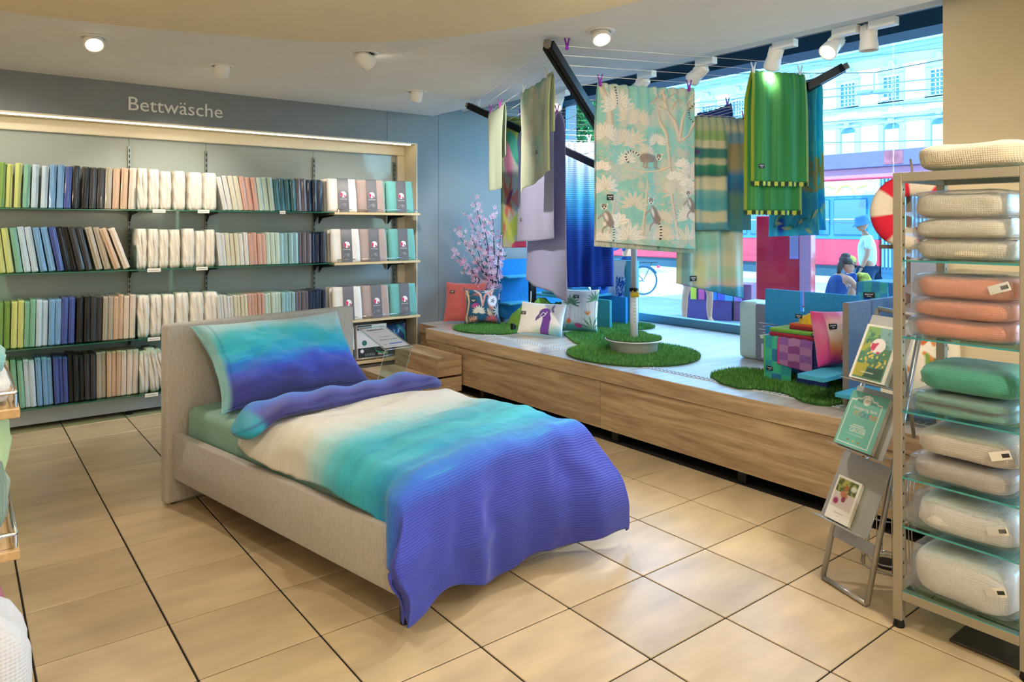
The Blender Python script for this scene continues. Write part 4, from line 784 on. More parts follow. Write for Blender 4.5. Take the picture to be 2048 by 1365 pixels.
# 7 painterly striped cover
def stripes(X, Y, U, SG):
    p = Paint(U, Y, '#c9c6a2'); n = vnoise(U*2, Y*5, 2.5, 81)-.5; t = Y+.03*n
    p.grad(t, [(0, '#a9b894'), (.1, '#b8b88e'), (.15, '#8fae66'), (.2, '#8fae66'), (.215, '#cfc79c'), (.27, '#cfc79c'), (.285, '#2f7468'), (.36, '#2e7a6a'), (.38, '#b9b890'), (.42, '#c4bf98'), (.435, '#2c8a5c'), (.52, '#276a5c'), (.545, '#d3caa2'), (.64, '#ddd2aa'), (.66, '#7fb4ac'), (.75, '#4fa3a6'), (.82, '#5aaaa8'), (.84, '#d0cba4'), (.92, '#cfc8a0'), (.94, '#5c9c9c'), (1, '#49868c')])
    q = Paint(U, Y, '#fff'); q.grad(t, [(0, '#6f8f96'), (.1, '#c9b98c'), (.16, '#6f93a2'), (.22, '#7f9aa0'), (.24, '#a8925f'), (.45, '#b0a070'), (.52, '#2f86ae'), (.62, '#2a6f9c'), (.7, '#5f8f7c'), (.9, '#4a8a88'), (1, '#3f7f88')]); m = np.clip((U-.62)/.03, 0, 1)[..., None]; p.c = p.c*(1-m)+q.c*m
    p.ell(.13, .32, .07, .025, '#5a3f66'); p.ell(.08, .45, .05, .04, '#4f6f86', 0, .5); b = Paint(U, Y, '#fff'); b.grad(t, [(0, '#9fc0a8'), (.55, '#bcc8a2'), (.62, '#4d8f94'), (.66, '#9cc4ac'), (.74, '#7fc0a8'), (.8, '#c9cdae'), (.9, '#a9c6a4'), (.95, '#cdb9a6'), (.97, '#3f95a8'), (1, '#2f86a0')])
    b.poly([(0, .66), (.35, .66), (.33, .74), (0, .76)], '#8cc9b0'); b.ell(.35, .88, .12, .1, '#c6cfa0', 0, .4); b.mix((np.abs(U-.12) < .05)*(Y > .6)*.7, '#3f9ab4'); b.mix((U-.5)*2*(Y > .66)*(Y < .85), '#d2c4a4')
    k = (SG < 0)[..., None]; p.c = np.where(k, b.c, p.c); return p.c
P0, P1 = online('A', 'C', .57, 1372), online('A', 'C', .57, 1494); zt = P0[2]; L7 = zat(P0, 243)-zat(P0, 472)
o, at, dh, n, G = drape('striped_bedding', P0, P1, L7, (zat(P0, 243)-zat(P0, 604))*.98, m_cl('print_satin'), stripes, nu=70, nf=100, nb=120, folds=2.6, amp=.03, gap=.03, gather=.012, flare=.10, tiltf=.0, tiltb=.10, sag=.0, bshift=-.06, label='painterly green, cream and blue striped duvet cover right of the lemur print', cat='duvet cover'); tag(o, at(.2, .95, -1)+n*.03, dh, EZ, .055, .04)
# 8 green fringed hammam towel
def greens(X, Y, U, SG):
    p = Paint(U, Y, '#3f9a52'); s_ = vnoise(U*26, Y*.6, 1, 91, 2); p.mix((s_-.45)*2, '#2a7a48'); p.mix((vnoise(U*18+7, Y*.5, 1, 92, 2)-.55)*2.5, '#6fb85a'); p.mix((np.abs(U-.02) < .025)*.9, '#a9b838'); p.mix((np.abs(U-.985) < .02)*.6, '#b9c46a'); return p.c
P0, P1 = online('A', 'C', .92, 1502), online('A', 'C', .92, 1609); L8 = zat(P0, 163)-zat(P0, 385); L8b = zat(P0, 163)-zat(P0, 443)
o, at, dh, n, G = drape('fringed_towel', P0, P1, L8, L8b, m_cl('stripe_cloth', .25, (700, 0)), greens, nu=70, nf=60, nb=50, folds=2.2, amp=.016, gap=.022, flare=.07, sag=.002, bshift=-.06, label='bright green striped towel with fringed ends hanging on the dryer', cat='towel'); tag(o, at(.14, .87), dh, EZ, .045, .032)
for row, nm in ((G[0], 'front'), (G[-1], 'back')):
    gs = []; cs = []
    for i in range(0, len(row)-1):
        a, b = row[i], row[i+1]; l = .028+.008*((i*7) % 5)/5
        V = np.array([a, b, b*.9+a*.1-EZ*l, a*.9+b*.1-EZ*l]); gs.append((np.concatenate([V, V-n*.003]), [(0, 1, 2, 3), (7, 6, 5, 4), (2, 6, 7, 3), (0, 3, 7, 4), (1, 5, 6, 2)])); cs += [C('#b9c14a') if (i//4) % 2 else C('#1f3f2e')]*8
    mk('fringe', join(*gs), M('fringe', attr=True, rough=.85), o, col=np.array(cs), kind='stuff')
# 9 turquoise printed cover on the right
def turq(X, Y, U, SG):
    p = Paint(U, Y, '#45c0c4'); p.mix((vnoise(U*4, Y*5, 2, 95)-.5)*3, '#2f9fc0'); p.mix((vnoise(U*6+4, Y*3, 3, 96)-.55)*3, '#6fd0c2'); p.mix((Y > .5)*(Y < .72)*(vnoise(U*3, Y*4, 3, 97) > .45)*.8, '#b9a24a'); p.ell(.6, .56, .2, .05, '#b0703a', .2, .5); p.ell(.3, .92, .1, .09, '#1f4fae', 1.2, .6)
    for i in range(14): p.leaf(.1+.07*(i % 12), .95-.03*(i % 3), .16, .012, -.6+.2*(i % 5), '#c9c68a' if i % 2 else '#1c8f88')
    p.ell(.55, .2, .05, .02, '#c8465a'); return p.c
P0, P1 = online('D', 'C', .93, 1548), online('D', 'C', .93, 1640); L9 = zat(P1, 178)-zat(P1, 498)
drape('turquoise_bedding', P0, P1, L9*1.0, L9*.96, m_cl('print_satin_thin', tr=.5), turq, nu=60, nf=110, nb=40, folds=1.5, amp=.02, flare=.14, tiltf=-.02, sag=.0, gap=.03, label='turquoise leaf-print duvet cover partly behind the green fringed towel', cat='duvet cover')
# 10 dark cloth far behind
P0, P1 = online('B', 'D', .93, 1330), online('D', 'C', .93, 1440); P0 = online('D', 'C', .93, 1395); P1 = online('D', 'C', .93, 1462)
drape('navy_cloth', P0, P1, .55, .5, M('navy_cloth', '#3f4f92', .8, transl=.2), folds=2, amp=.02, label='blue-violet cloth on the far line behind the striped cover', cat='cloth')
# ------------------------------------------------------------ pegs
def peg(px, py, p, colr, lab):
    p = np.array(p)+EZ*.012; mt = {'purple': M('peg_purple', '#8a2bb0', .35), 'white': M('peg_white', '#e4ecec', .35), 'pink': M('peg_pink', '#c04fc0', .35)}[colr]
    t = empty('clothes_peg', p-EZ*.05, lab, 'clothes peg', 'plastic clothes pegs on the dryer lines'); s = unit(RT)
    for e in (-1, 1): mk('peg_half', tube([p+s*e*.006-EZ*.035, p+s*e*.004-EZ*.01, p+s*e*.007+EZ*.01, p+s*e*.017+EZ*.048], [.006, .007, .006, .005], 6), mt, t, True)
    mk('spring', tube([p-s*.008+FW*.004, p+s*.008+FW*.004], .004, 6), m_chr, t)
for k0, k1, s, px, c, lab in (('A', 'C', .985, 1134, 'purple', 'purple peg alone on the outer line by the nearest arm tip'), ('B', 'D', .985, 957, 'white', 'white peg on the leftmost arm tip'), ('A', 'B', .87, 982, 'pink', 'left purple peg on the gauze towel'), ('A', 'B', .87, 1000, 'pink', 'right purple peg on the gauze towel'),
  ('A', 'B', .87, 1048, 'white', 'left white peg on the watercolour cloth'), ('A', 'B', .87, 1094, 'white', 'right white peg on the watercolour cloth'), ('A', 'C', .77, 1200, 'purple', 'purple peg at the left corner of the lemur cover'), ('A', 'C', .77, 1378, 'purple', 'purple peg at the right corner of the lemur cover'),
  ('A', 'C', .57, 1488, 'pink', 'pink-purple peg at the right corner of the striped cover'), ('D', 'C', .93, 1455, 'purple', 'purple peg on the blue-violet cloth'), ('A', 'C', .92, 1507, 'white', 'left clear peg on the green fringed towel'), ('A', 'C', .92, 1600, 'white', 'right clear peg on the green fringed towel'), ('A', 'B', .65, 1114, 'pink', 'purple peg on the lilac waffle cover'), ('B', 'D', .5, 1178, 'white', 'white peg on the blue duvet cover'), ('B', 'D', .85, 1042, 'purple', 'purple peg on the beach towel')):
    peg(px, 0, online(k0, k1, s, px), c, lab)
# ============================================================ cushions on the platform
m_pc = M('printed_cushion', attr=True, rough=.8, sheen=.2, bump=.1, bscale=80)
def put_cushion(pa, pb, lean, h, t, paint, mat, lab, name='cushion', nf=40, yaw=None, tagat=None, **k):
    a, b = AZ(*pa, PZ+.012), AZ(*pb, PZ+.012); ex = b-a; ex[2] = 0; w_ = np.linalg.norm(ex); ex = unit(ex); back = np.array([-ex[1], ex[0], 0]); back = back if back@FW > 0 else -back
    o, ax = cushion(name, (a+b)/2, ex, back*math.sin(lean)+EZ*math.cos(lean), w_, h, t, mat, paint, nf=nf, label=lab, cat='cushion', **k)
    if tagat: u, v = tagat; bul = (max(0, (1-(2*u-1)**2)*(1-(2*v-1)**2)))**.42*t/2*1.13; tag(o, (a+b)/2+ax[0]*(u-.5)*w_+ax[1]*v*h+ax[2]*(bul+.003), ax[0], ax[1], .055, .032)
    return o
put_cushion((886, 644), (968, 647), .22, .44, .13, None, M('coral_knit', '#c2605e', .9, noise=.1, nscale=120, bump=.4, bscale=160, sheen=.3), 'plain coral cushion leaning in the corner by the blue wall', tagat=(.22, .74), nf=24)
def jungle(X, Y):
    p = Paint(X, Y, '#12506e'); r = random.Random(5); p.mix((vnoise(X*3, Y*3, 3, 101)-.5)*2, '#0f3a52')
    for i in range(16): p.fan(r.random(), r.random(), .22, .016, r.uniform(0, 6), r.uniform(0, 6)+1, 7, ['#c9b79c', '#d98a74', '#e3d9cf', '#8f5a5a'][i % 4], '#3a3436')
    p.stroke([(.5, .5), (.45, .2), (.3, .05)], .03, '#d8b7a8', .5); p.stroke([(.5, .5), (.58, .2), (.8, .08)], .03, '#cf8f88', .5); p.ell(.78, .38, .16, .17, '#e6e2ee', .3, .3); p.fan(.78, .38, .08, .015, 0, 5, 5, '#2b2b36'); p.ell(.30, .50, .13, .07, '#b03a7e', -.3, .5); p.stroke([(.08, .1), (.12, .4), (.04, .8), (.1, 1)], .035, '#cbb083', .4); p.fan(.4, .7, .22, .03, -3, 0, 9, '#dcd3c3', '#a09484'); p.fan(.75, .9, .2, .012, -3, 0, 11, '#c85a62'); p.mix((Y-.88)*6, '#241d20'); return p.c
put_cushion((927, 651), (1003, 650), .25, .40, .15, jungle, m_pc, 'dark blue cushion with jungle feather print in front of the coral one', nf=70, tagat=(.26, .62), pinch=.3)
def peacock(X, Y):
    p = Paint(X, Y, '#e6e2da'); p.ell(1.25, .92, .48, .30, '#7fb6a4', -.15, .9, .9); p.ell(1.52, .95, .3, .30, '#3f93b4', 0, .8, .8); p.ell(.82, .9, .3, .22, '#9cc0a2', 0, .9, .7); v = '#6a3a92'
    p.stroke([(1.02, 1.05), (1.06, .75), (1.10, .5), (1.04, .34)], .16, v, .12, w1=.14); p.ell(1.0, .33, .20, .15, v, -.2, .12); p.poly([(.92, .24), (.90, .46), (.70, .62), (.72, .50)], '#5f4a78'); p.stroke([(.85, .45), (.95, .33), (1.05, .38)], .010, '#efe9f2', .3); p.stroke([(.90, .47), (1.0, .44), (1.08, .30)], .010, '#efe9f2', .3); p.ell(.98, .385, .035, .02, '#22182e'); p.stroke([(1.25, .08), (1.22, .2), (1.27, .28)], .05, '#55357a', .6, .8); return p.c
put_cushion((1034, 666), (1124, 675), .30, .315, .12, peacock, m_pc, 'white lumbar cushion printed with a purple peacock head', nf=100, tagat=(.14, .62), seed=3)
def palms(X, Y):
    p = Paint(X, Y, '#d6d2cc'); p.mix((vnoise(X*2, Y*2, 2, 111)-.5)*1.2, '#c3b9c6'); p.ell(1.0, .02, .3, .12, '#d8cf6a', .4, .8); p.mix((np.abs(np.sin(X*40)) < .12)*(Y > .3)*(Y < .8)*.35, '#9aa0a4')
    for cx, cy, s in ((.28, .36, .24), (.86, .26, .24)):
        p.stroke([(cx, cy), (cx-.01, .8)], .012, '#9a9484', .4)
        for a0 in np.linspace(-3.4, .3, 10): p.leaf(cx, cy, s, .022, a0, ['#4f7f5c', '#6a9468', '#3a6a52'][int(a0*7) % 3])
    p.mix((Y-.78+.05*np.sin(X*6))*8, '#3f8f86'); p.mix((Y-.9)*8, '#2f6f6a'); p.ell(.25, .76, .06, .07, '#d9713a'); p.ell(.48, .86, .10, .06, '#b83f7e', .3)
    for a0 in (-2.2, -1.7, -1.2, -.8): p.leaf(.68, .62, .13, .016, a0, '#d9803c')
    for a0 in (-2.8, -2.3, -1.8, -1.2, -.7): p.leaf(.8, .92, .34, .02, a0, '#4f8a62'); p.leaf(.1, .98, .2, .02, a0, '#3f6f58')
    p.stroke([(.97, .3), (.97, .95)], .05, '#7fb8cc', .8, .6); p.stroke([(.16, .5), (.15, .9)], .04, '#8fb8cc', .8, .6); return p.c
put_cushion((1118, 663), (1195, 667), .22, .43, .14, palms, m_pc, 'square cushion with watercolour palms beside the peacock one', nf=70, tagat=(.45, .80), seed=4)
# crumpled green throw behind the peacock cushion
def heap(name, c, a, b, h, mat, lab, cat, seed, n=40):
    U, V = np.meshgrid(np.linspace(-1, 1, n), np.linspace(-1, 1, n)); r2 = np.clip(1-(U**2+V**2), 0, 1)**.6; z = h*r2*(.45+1.0*vnoise(U+2, V+2, 3.5, seed)); G = np.stack([c[0]+a*U, c[1]+b*V, c[2]+z], -1); return mk(name, grid(G), mat, None, True, label=lab, cat=cat)
hc = AZ(1085, 645, PZ); heap('crumpled_throw', (5.0, 5.95, PZ), .40, .30, .26, M('throw_green', '#6f9a3a', .85, noise=.15, nscale=6), 'crumpled green throw behind the peacock cushion', 'throw', 121)
# ============================================================ artificial cherry tree
ct = np.array([4.72, 6.42, PZ]); tr_ = empty('blossom_tree', ct, 'artificial pink cherry blossom tree in the blue corner', 'artificial tree')
m_bark = M('bark', '#241a16', .8, noise=.2, nscale=50); r = random.Random(12); tips = []
mk('foot', lathe([(.11, 0), (.11, .03), (.05, .06)], 20, ct), m_blk, tr_)
ends = [(905, 505), (912, 465), (935, 425), (950, 405), (965, 440), (985, 425), (1003, 460), (1000, 500), (940, 470), (975, 500), (925, 530)]
for i, (px, py) in enumerate(ends):
    e = AD(px, py, 7.75+r.uniform(-.25, .15)); e[1] = min(e[1], 6.66); b = ct+np.array([r.uniform(-.025, .025), r.uniform(-.025, .025), .05]); m_ = b*.5+e*.5; m_[:2] = b[:2]*.72+e[:2]*.28
    pts = [b, b*.75+m_*.25+EZ*.02, m_, m_*.45+e*.55+EZ*.03, e]; mk('stem', tube(pts, [.009, .008, .006, .004, .002], 6), m_bark, tr_, True)
    for t in np.linspace(.34, 1, 24):
        k = t*4; j = min(3, int(k)); p = pts[j]+(pts[j+1]-pts[j])*(k-j); 
        for _ in range(2): tips.append(p+np.array([r.uniform(-.065, .065), r.uniform(-.05, .03), r.uniform(-.05, .06)]))
gs = []; cs = []; lv = []
for p in tips:
    p[1] = min(p[1], 6.76); nrm = unit(np.array([r.uniform(-1, 1), -1+r.uniform(-.6, .6), r.uniform(-.5, .8)])); a = unit(np.cross(nrm, (.3, .2, 1))); b = np.cross(nrm, a); sc = r.uniform(.019, .030); cc = C(r.choice(['#f3e0ea', '#eccadd', '#f6ecf2', '#e0a3c4', '#f4e6ee']))
    for q in range(5):
        t0_ = q*2*PI/5; d0 = a*math.cos(t0_)+b*math.sin(t0_); d1 = a*math.cos(t0_+.5)+b*math.sin(t0_+.5); d2 = a*math.cos(t0_-.5)+b*math.sin(t0_-.5)
        gs.append((np.array([p, p+d2*sc*.7+nrm*.004, p+d0*sc*1.1+nrm*.006, p+d1*sc*.7+nrm*.004]), [(0, 1, 2, 3)])); cs += [C('#e0a0c2'), cc, cc, cc]
mk('blossom', join(*gs), M('petal', attr=True, rough=.7, transl=.3), tr_, col=np.array(cs), kind='stuff')
for _ in range(26): p = r.choice(tips); d = unit([r.uniform(-1, 1), r.uniform(-1, 0), r.uniform(0, 1)]); s = unit(np.cross(d, (0, 1, .2))); lv.append((np.array([p, p+d*.03+s*.009, p+d*.055, p+d*.03-s*.009]), [(0, 1, 2, 3)]))
mk('leaf', join(*lv), M('leaf_green', '#5f8f3a', .6), tr_, kind='stuff')
# black equipment stand behind
bs = np.array([4.93, 6.02, PZ]); sd = empty('black_stand', bs, 'black metal stand with thick post and cable behind the cushions', 'stand')
mk('post', rbox(bs[0]-.032, bs[0]+.032, bs[1]-.032, bs[1]+.032, PZ+.05, 2.0, .006), m_blk, sd)
mk('base_beam', rbox(bs[0]-.26, bs[0]+.2, bs[1]-.045, bs[1]+.045, PZ+.012, PZ+.07, .006), m_blk, sd); mk('base_beam', rbox(bs[0]-.05, bs[0]+.05, bs[1]-.25, bs[1]+.25, PZ, PZ+.05, .006), m_blk, sd)
mk('socket', rbox(bs[0]-.062, bs[0]-.034, bs[1]-.05, bs[1]-.01, .90, 1.06, .006), m_blk, sd); mk('cable', tube([(bs[0]-.05, bs[1]-.04, .90), (bs[0]-.06, bs[1]-.05, .80), (bs[0]-.10, bs[1]-.06, .72), (bs[0]-.14, bs[1]-.05, .62)], .006, 6), M('cable_white', '#d8d8d0', .5), sd, True)
fl = AZ(1025, 664, PZ); mk('black_clip', join(rbox(fl[0]-.012, fl[0]+.012, fl[1]-.02, fl[1]+.02, PZ, PZ+.085, .005), rbox(fl[0]+.014, fl[0]+.03, fl[1]-.02, fl[1]+.02, PZ, PZ+.07, .004)), m_blk, label='small black plastic clip standing left of the peacock cushion', cat='clip')
# ============================================================ blue felt stands
m_felt = M('blue_felt', '#2a88c6', .95, noise=.22, nscale=160, bump=.2, bscale=300); m_felt2 = M('grey_blue_felt', '#6f86a8', .95, noise=.2, nscale=160, bump=.2, bscale=300); m_edge = M('felt_edge', '#7d746c', .8); m_lb = M('light_blue_board', '#3fa0c0', .7, noise=.05, nscale=60); m_tl = M('teal_board', '#2f8f9a', .7, noise=.05, nscale=60)
def board_yz(x0, x1, P): return xf(prism(P, x0, x1), [[0, 0, 1], [1, 0, 0], [0, 1, 0]])
def board_xz(y0, y1, P): return xf(prism(P, y0, y1), [[1, 0, 0], [0, 0, -1], [0, 1, 0]], (0, y0+y1, 0))
f1 = empty('felt_display_stand', (4.6, 2.4, PZ), 'blue slotted felt display stand with shelves on the right of the platform', 'display stand')
zt = AX(1535, 578, 4.71)[2]; y0, y1 = 3.04, 2.36
mk('felt_board', board_yz(4.70, 4.73, [(y0, PZ+.001), (y0, .865), (y0-.12, .865), (y0-.12, .885), (y0, .885), (y0, zt), (2.765, zt), (2.765, zt-.14), (2.735, zt-.14), (2.735, zt), (y1, zt), (y1, PZ+.001)][::-1]), m_felt, f1)
mk('shelf_board', rbox(4.42, 4.698, 2.34, 2.90, .818, .842, .003, 1), M('pale_board', '#b7c8c0', .7), f1)
yb = 2.13
zb = AY(1702, 606, yb)[2]; xb0 = AY(1697, 700, yb)[0]
bb = mk('felt_board', board_xz(yb, yb+.032, [(xb0, PZ+.001), (5.05, PZ+.001), (5.05, zb), (xb0+.30, zb), (xb0+.30, zb-.16), (xb0+.27, zb-.16), (xb0+.27, zb), (xb0, zb)]), m_felt2, f1)
mk('board_edging', box(xb0-.004, xb0, yb-.001, yb+.033, PZ+.001, zb+.001), m_edge, f1)
mk('shelf_board', rbox(3.93, 4.66, yb+.034, 2.33, .70, .728, .003, 1), m_lb, f1)
mk('shelf_board', rbox(3.98, 4.30, 1.45, yb-.002, .62, .645, .003, 1), m_lb, f1)
# towels on the pale shelf
def folded(name, x0, x1, y0, y1, z0, th, colr, lab, cat='towel', **k):
    o = mk(name, rbox(x0, x1, y0, y1, z0+.0005, z0+th, th*.42, 3), M('terry_'+colr.strip('#'), colr, .95, noise=.1, nscale=90, bump=.4, bscale=250, sheen=.3), None, True, label=lab, cat=cat, **k)
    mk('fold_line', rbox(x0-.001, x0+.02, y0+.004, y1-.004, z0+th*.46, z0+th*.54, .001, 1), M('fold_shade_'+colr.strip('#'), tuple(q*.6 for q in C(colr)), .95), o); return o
o1 = folded('folded_towel', 4.43, 4.66, 2.36, 2.84, .842, .030, '#a3123c', 'crimson folded towel at the bottom of the small stack'); o2 = folded('folded_towel', 4.43, 4.65, 2.37, 2.84, .872, .030, '#6fae3f', 'green folded towel on the crimson one'); tag(o2, (4.427, 2.50, .885), (0, -1, 0), EZ, .05, .022)
folded('folded_cloth', 4.45, 4.63, 2.41, 2.70, .902, .022, '#8c0f1c', 'dark red folded cloth above the green towel'); folded('folded_cloth', 4.45, 4.63, 2.41, 2.70, .924, .020, '#cf4a1a', 'orange folded cloth under the yellow one')
U, V = np.meshgrid(np.linspace(-1, 1, 36), np.linspace(-1, 1, 36)); zz_ = .0455+.062*np.clip(1-(U**2+V**2)*.8, 0, 1)**.5*(.5+.9*vnoise(U+3, V+3, 2.8, 131)); zz_ = np.where((U**2+V**2) > .9, .001, zz_-.044); yc = mk('crumpled_cloth', grid(np.stack([4.535+U*.075, 2.57+V*.10, .9445+zz_+.001], -1)), M('terry_yellow', '#d0a81a', .9, noise=.08, nscale=60, sheen=.3), None, True, label='crumpled yellow cloth on top of the small towel stack', cat='cloth'); tag(yc, (4.455, 2.63, .995), (0, -1, 0), EZ, .05, .026)
def checks(a, b, c, d, n=3):
    def f(X, Y, U, SG): p = Paint(U, Y, a); i = (np.floor(U*n)+np.floor(Y*n*1.3)) % 2 > 0; p.mix(i*1., b); j = (np.floor(U*n)) % 3 == 1; p.mix(j*(~i)*.8, c); p.mix((U < .06)*.9, d); return p.c
    return f
m_ck = m_cl('check_cloth', .2, (500, 500), .1)
o, at, dh, n, G = drape('check_towel', (4.405, 2.86, .848), (4.405, 2.655, .848), .325, .02, m_ck, checks('#2f9fae', '#3fbf9a', '#2a6fae', '#5fc85a'), nu=40, nf=60, nb=4, folds=1, amp=.006, gap=.004, gather=0, sag=0, label='teal and green checked kitchen towel hanging from the pale shelf', cat='towel'); tag(o, at(.25, .68), (0, -1, 0), EZ, .05, .028)
drape('check_towel', (4.400, 2.75, .850), (4.400, 2.50, .850), .195, .02, m_ck, checks('#8f5fae', '#b07fb4', '#8f3f86', '#cf3f86'), nu=40, nf=40, nb=4, folds=1, amp=.005, gap=.008, gather=0, sag=0, tiltf=.12, label='purple and lilac checked napkin hanging over the teal towel', cat='towel')
drape('check_towel', (4.415, 2.62, .846), (4.415, 2.40, .846), .33, .02, M('navy_terry', '#1c2c6c', .9), nu=20, nf=20, nb=4, folds=1, amp=.006, gap=.004, gather=0, sag=0, label='dark navy towel hanging behind the checked ones', cat='towel')
def pinkp(X, Y): p = Paint(X, Y, '#c8386e'); n = vnoise(X*5, Y*1.2, 2, 141); p.grad(Y+.2*(n-.5), [(0, '#b8508c'), (.15, '#d9a0a4'), (.35, '#e3d5c4'), (.6, '#d9a070'), (.75, '#cf7050'), (.9, '#c2346c'), (1, '#9a2f86')]); p.mix((X < .18)*.8, '#b83080'); p.mix((.12-np.abs(X-.55-.05*np.sin(Y*5)))*9*(Y > .25)*(Y < .9), '#e6dccd'); p.mix((.2-Y)*4*(X < .5), '#c02f5c'); return p.c
a_ = np.array([4.02, 2.325, .733]); o, ax = cushion('cushion', a_+np.array([.34, -.06, 0]), (.93, -.36, 0), np.array([.13, .16, .9]), .40, .345, .15, m_pc, pinkp, nf=60, seed=6, label='pink and orange tie-dye cushion on the light blue shelf', cat='cushion')
tag(o, a_+np.array([.34, -.06, 0])+ax[0]*-.10+ax[1]*.24+ax[2]*.065, ax[0], ax[1], .06, .034)
# things on the far side of the right stand
o, ax = cushion('oven_glove', (4.86, 2.34, .86), (.35, -.94, 0), (0, .05, 1), .19, .36, .07, m_pc, lambda X, Y: checks('#2f8fc0', '#3fb0b4', '#2a5fae', '#2a6fae', 4)(X, Y, X*1.9, X), nf=40, pinch=-.1, seed=2, label='blue and teal checked padded glove standing behind the felt board', cat='oven glove'); tag(o, np.array([4.80, 2.33, 1.14]), (.35, -.94, 0), EZ, .07, .035)
pk = empty('felt_display_stand', (5.3, 2.2, PZ), 'low grey felt stand by the window behind the blue one', 'display stand'); mk('felt_board', rbox(5.16, 5.19, 1.75, 2.75, PZ, 1.05, .004, 1), m_felt2, pk); mk('shelf_board', rbox(5.19, 5.65, 1.8, 2.7, .88, .905, .003, 1), m_lb, pk)
mk('packed_quilt', rbox(5.22, 5.55, 2.28, 2.60, .9055, 1.20, .03, 3), M('quilt_blue', '#2f7fb4', .8, bump=.5, bscale=30, coat=.2), None, True, label='blue packed quilt on the low stand by the window', cat='bedding')
q_ = empty('packed_quilt', (5.38, 2.08, .906), 'quilt in a grey-brown printed wrapper beside the blue one', 'bedding'); mk('wrapper', rbox(5.22, 5.54, 1.93, 2.26, .9055, 1.19, .02, 3), M('wrapper_brown', '#6d625f', .4, noise=.1, nscale=9, coat=.3), q_, True); mk('wrapper_print', join(*[box(5.2185, 5.2199, 1.97, 2.22-.03*(i % 3), .98+.02*i, .985+.02*i) for i in range(6)]), M('print_pale'), q_)
def leafy(X, Y): p = Paint(X, Y, '#c9c8ae'); p.mix((vnoise(X*3, Y*3, 2.4, 151)-.47)*9, '#2f5f34'); p.mix((.12-Y)*9, '#c0566a'); return p.c
cushion('cushion', (4.92, 2.0, .86), (.5, -.86, 0), (0, .05, 1), .30, .30, .14, m_pc, leafy, nf=44, label='green leaf-print cushion behind the grey felt board', cat='cushion')
def knots(X, Y):
    p = Paint(X, Y, '#ddd3c0'); r = random.Random(3)
    for i in range(22): x0, y0 = r.random(), r.random(); a0 = r.choice([0, PI/2, .7, -.7]); p.stroke([(x0, y0), (x0+.12*math.cos(a0), y0+.12*math.sin(a0))], .035, ['#c47a35', '#6f8f35', '#a8406a', '#b85a2a', '#4f7040'][i % 5], .3)
    return p.c
o, ax = cushion('cushion', (4.17, 1.735, .648), (.79, -.61, 0), (.02, .12, 1), .46, .42, .16, m_pc, knots, nf=60, label='cream cushion with coloured stitched blocks behind the magazine stand', cat='cushion'); tag(o, np.array([4.17, 1.735, .648])+ax[0]*.14+ax[1]*.20+ax[2]*.085, ax[0], ax[1], .07, .04)
# quilt in its bag
qb = AZ(1515, 714, PZ); q0 = np.array([5.02, 3.30, PZ]); qq = empty('bagged_quilt', (5.1, 3.4, PZ), 'mint quilt standing in a clear bag with dark wrapper by the felt board', 'bedding')
mk('quilt', rbox(4.98, 5.22, 3.29, 3.47, PZ+.001, PZ+.46, .04, 4), M('quilt_mint', '#b5d0cc', .8, bump=.5, bscale=25, coat=.25), qq, True); mk('wrapper', rbox(4.972, 5.23, 3.10, 3.31, PZ+.001, PZ+.45, .02, 3), M('wrapper_grey', '#7c7c88', .35, noise=.1, nscale=8, coat=.4), qq, True); mk('wrapper_print', join(*[box(4.9705, 4.9722, 3.13, 3.27-.03*(i % 2), PZ+.20+.025*i, PZ+.207+.025*i) for i in range(5)], box(4.9705, 4.9722, 3.15, 3.25, PZ+.03, PZ+.14)), M('print_pale'), qq)
# left felt stand
f2 = empty('felt_display_stand', (5.3, 5.9, PZ), 'blue felt display stand behind the hanging bedding on the left', 'display stand')
mk('felt_board', board_xz(6.50, 6.53, [(4.86, PZ+.001), (5.95, PZ+.001), (5.95, 1.22), (4.86, 1.22)]), m_felt, f2); mk('shelf_board', rbox(4.80, 5.20, 6.28, 6.50, 1.02, 1.04, .003, 1), m_lb, f2); mk('shelf_board', rbox(4.82, 5.2, 6.28, 6.50, .72, .74, .003, 1), m_lb, f2)
mk('shelf_board', rbox(4.96, 5.62, 5.50, 6.10, .845, .87, .003, 1), m_lb, f2)
mk('felt_board', board_yz(5.26, 5.29, [(5.18, PZ+.001), (5.48, PZ+.001), (5.48, .84), (5.18, .84)]), m_tl, f2); mk('felt_board', board_yz(5.62, 5.65, [(5.30, PZ+.001), (6.2, PZ+.001), (6.2, .84), (5.30, .84)]), m_felt, f2)
mk('felt_board', board_yz(5.84, 5.87, [(5.34, PZ+.001), (5.95, PZ+.001), (5.95, 1.22), (5.34, 1.22)]), M('turquoise_board', '#5fb8c8', .7), f2)
o, at, dh, n, G = drape('hanging_towel', (5.825, 5.75, 1.225), (5.825, 5.50, 1.225), .55, .1, M('towel_white', '#e6eaea', .9, weave=.3, wscale=(500, 500)), nu=20, nf=30, nb=8, folds=1, amp=.006, gap=.02, label='white towel with black tag hanging on the turquoise board by the window', cat='towel'); tag(o, at(.7, .5), (0, -1, 0), EZ, .06, .035)
def tie(X, Y, U, SG): p = Paint(U, Y, '#1f62b4'); p.mix((vnoise(U*6, Y*14, 2, 161)-.52)*9, '#cfe3ee'); return p.c
drape('hanging_towel', (5.69, 5.50, 1.06), (5.69, 5.38, 1.06), .50, .1, m_cl('print_cloth'), tie, nu=20, nf=50, nb=8, folds=1, amp=.006, gap=.012, label='narrow blue and white spotted towel hanging beside the white one', cat='towel')
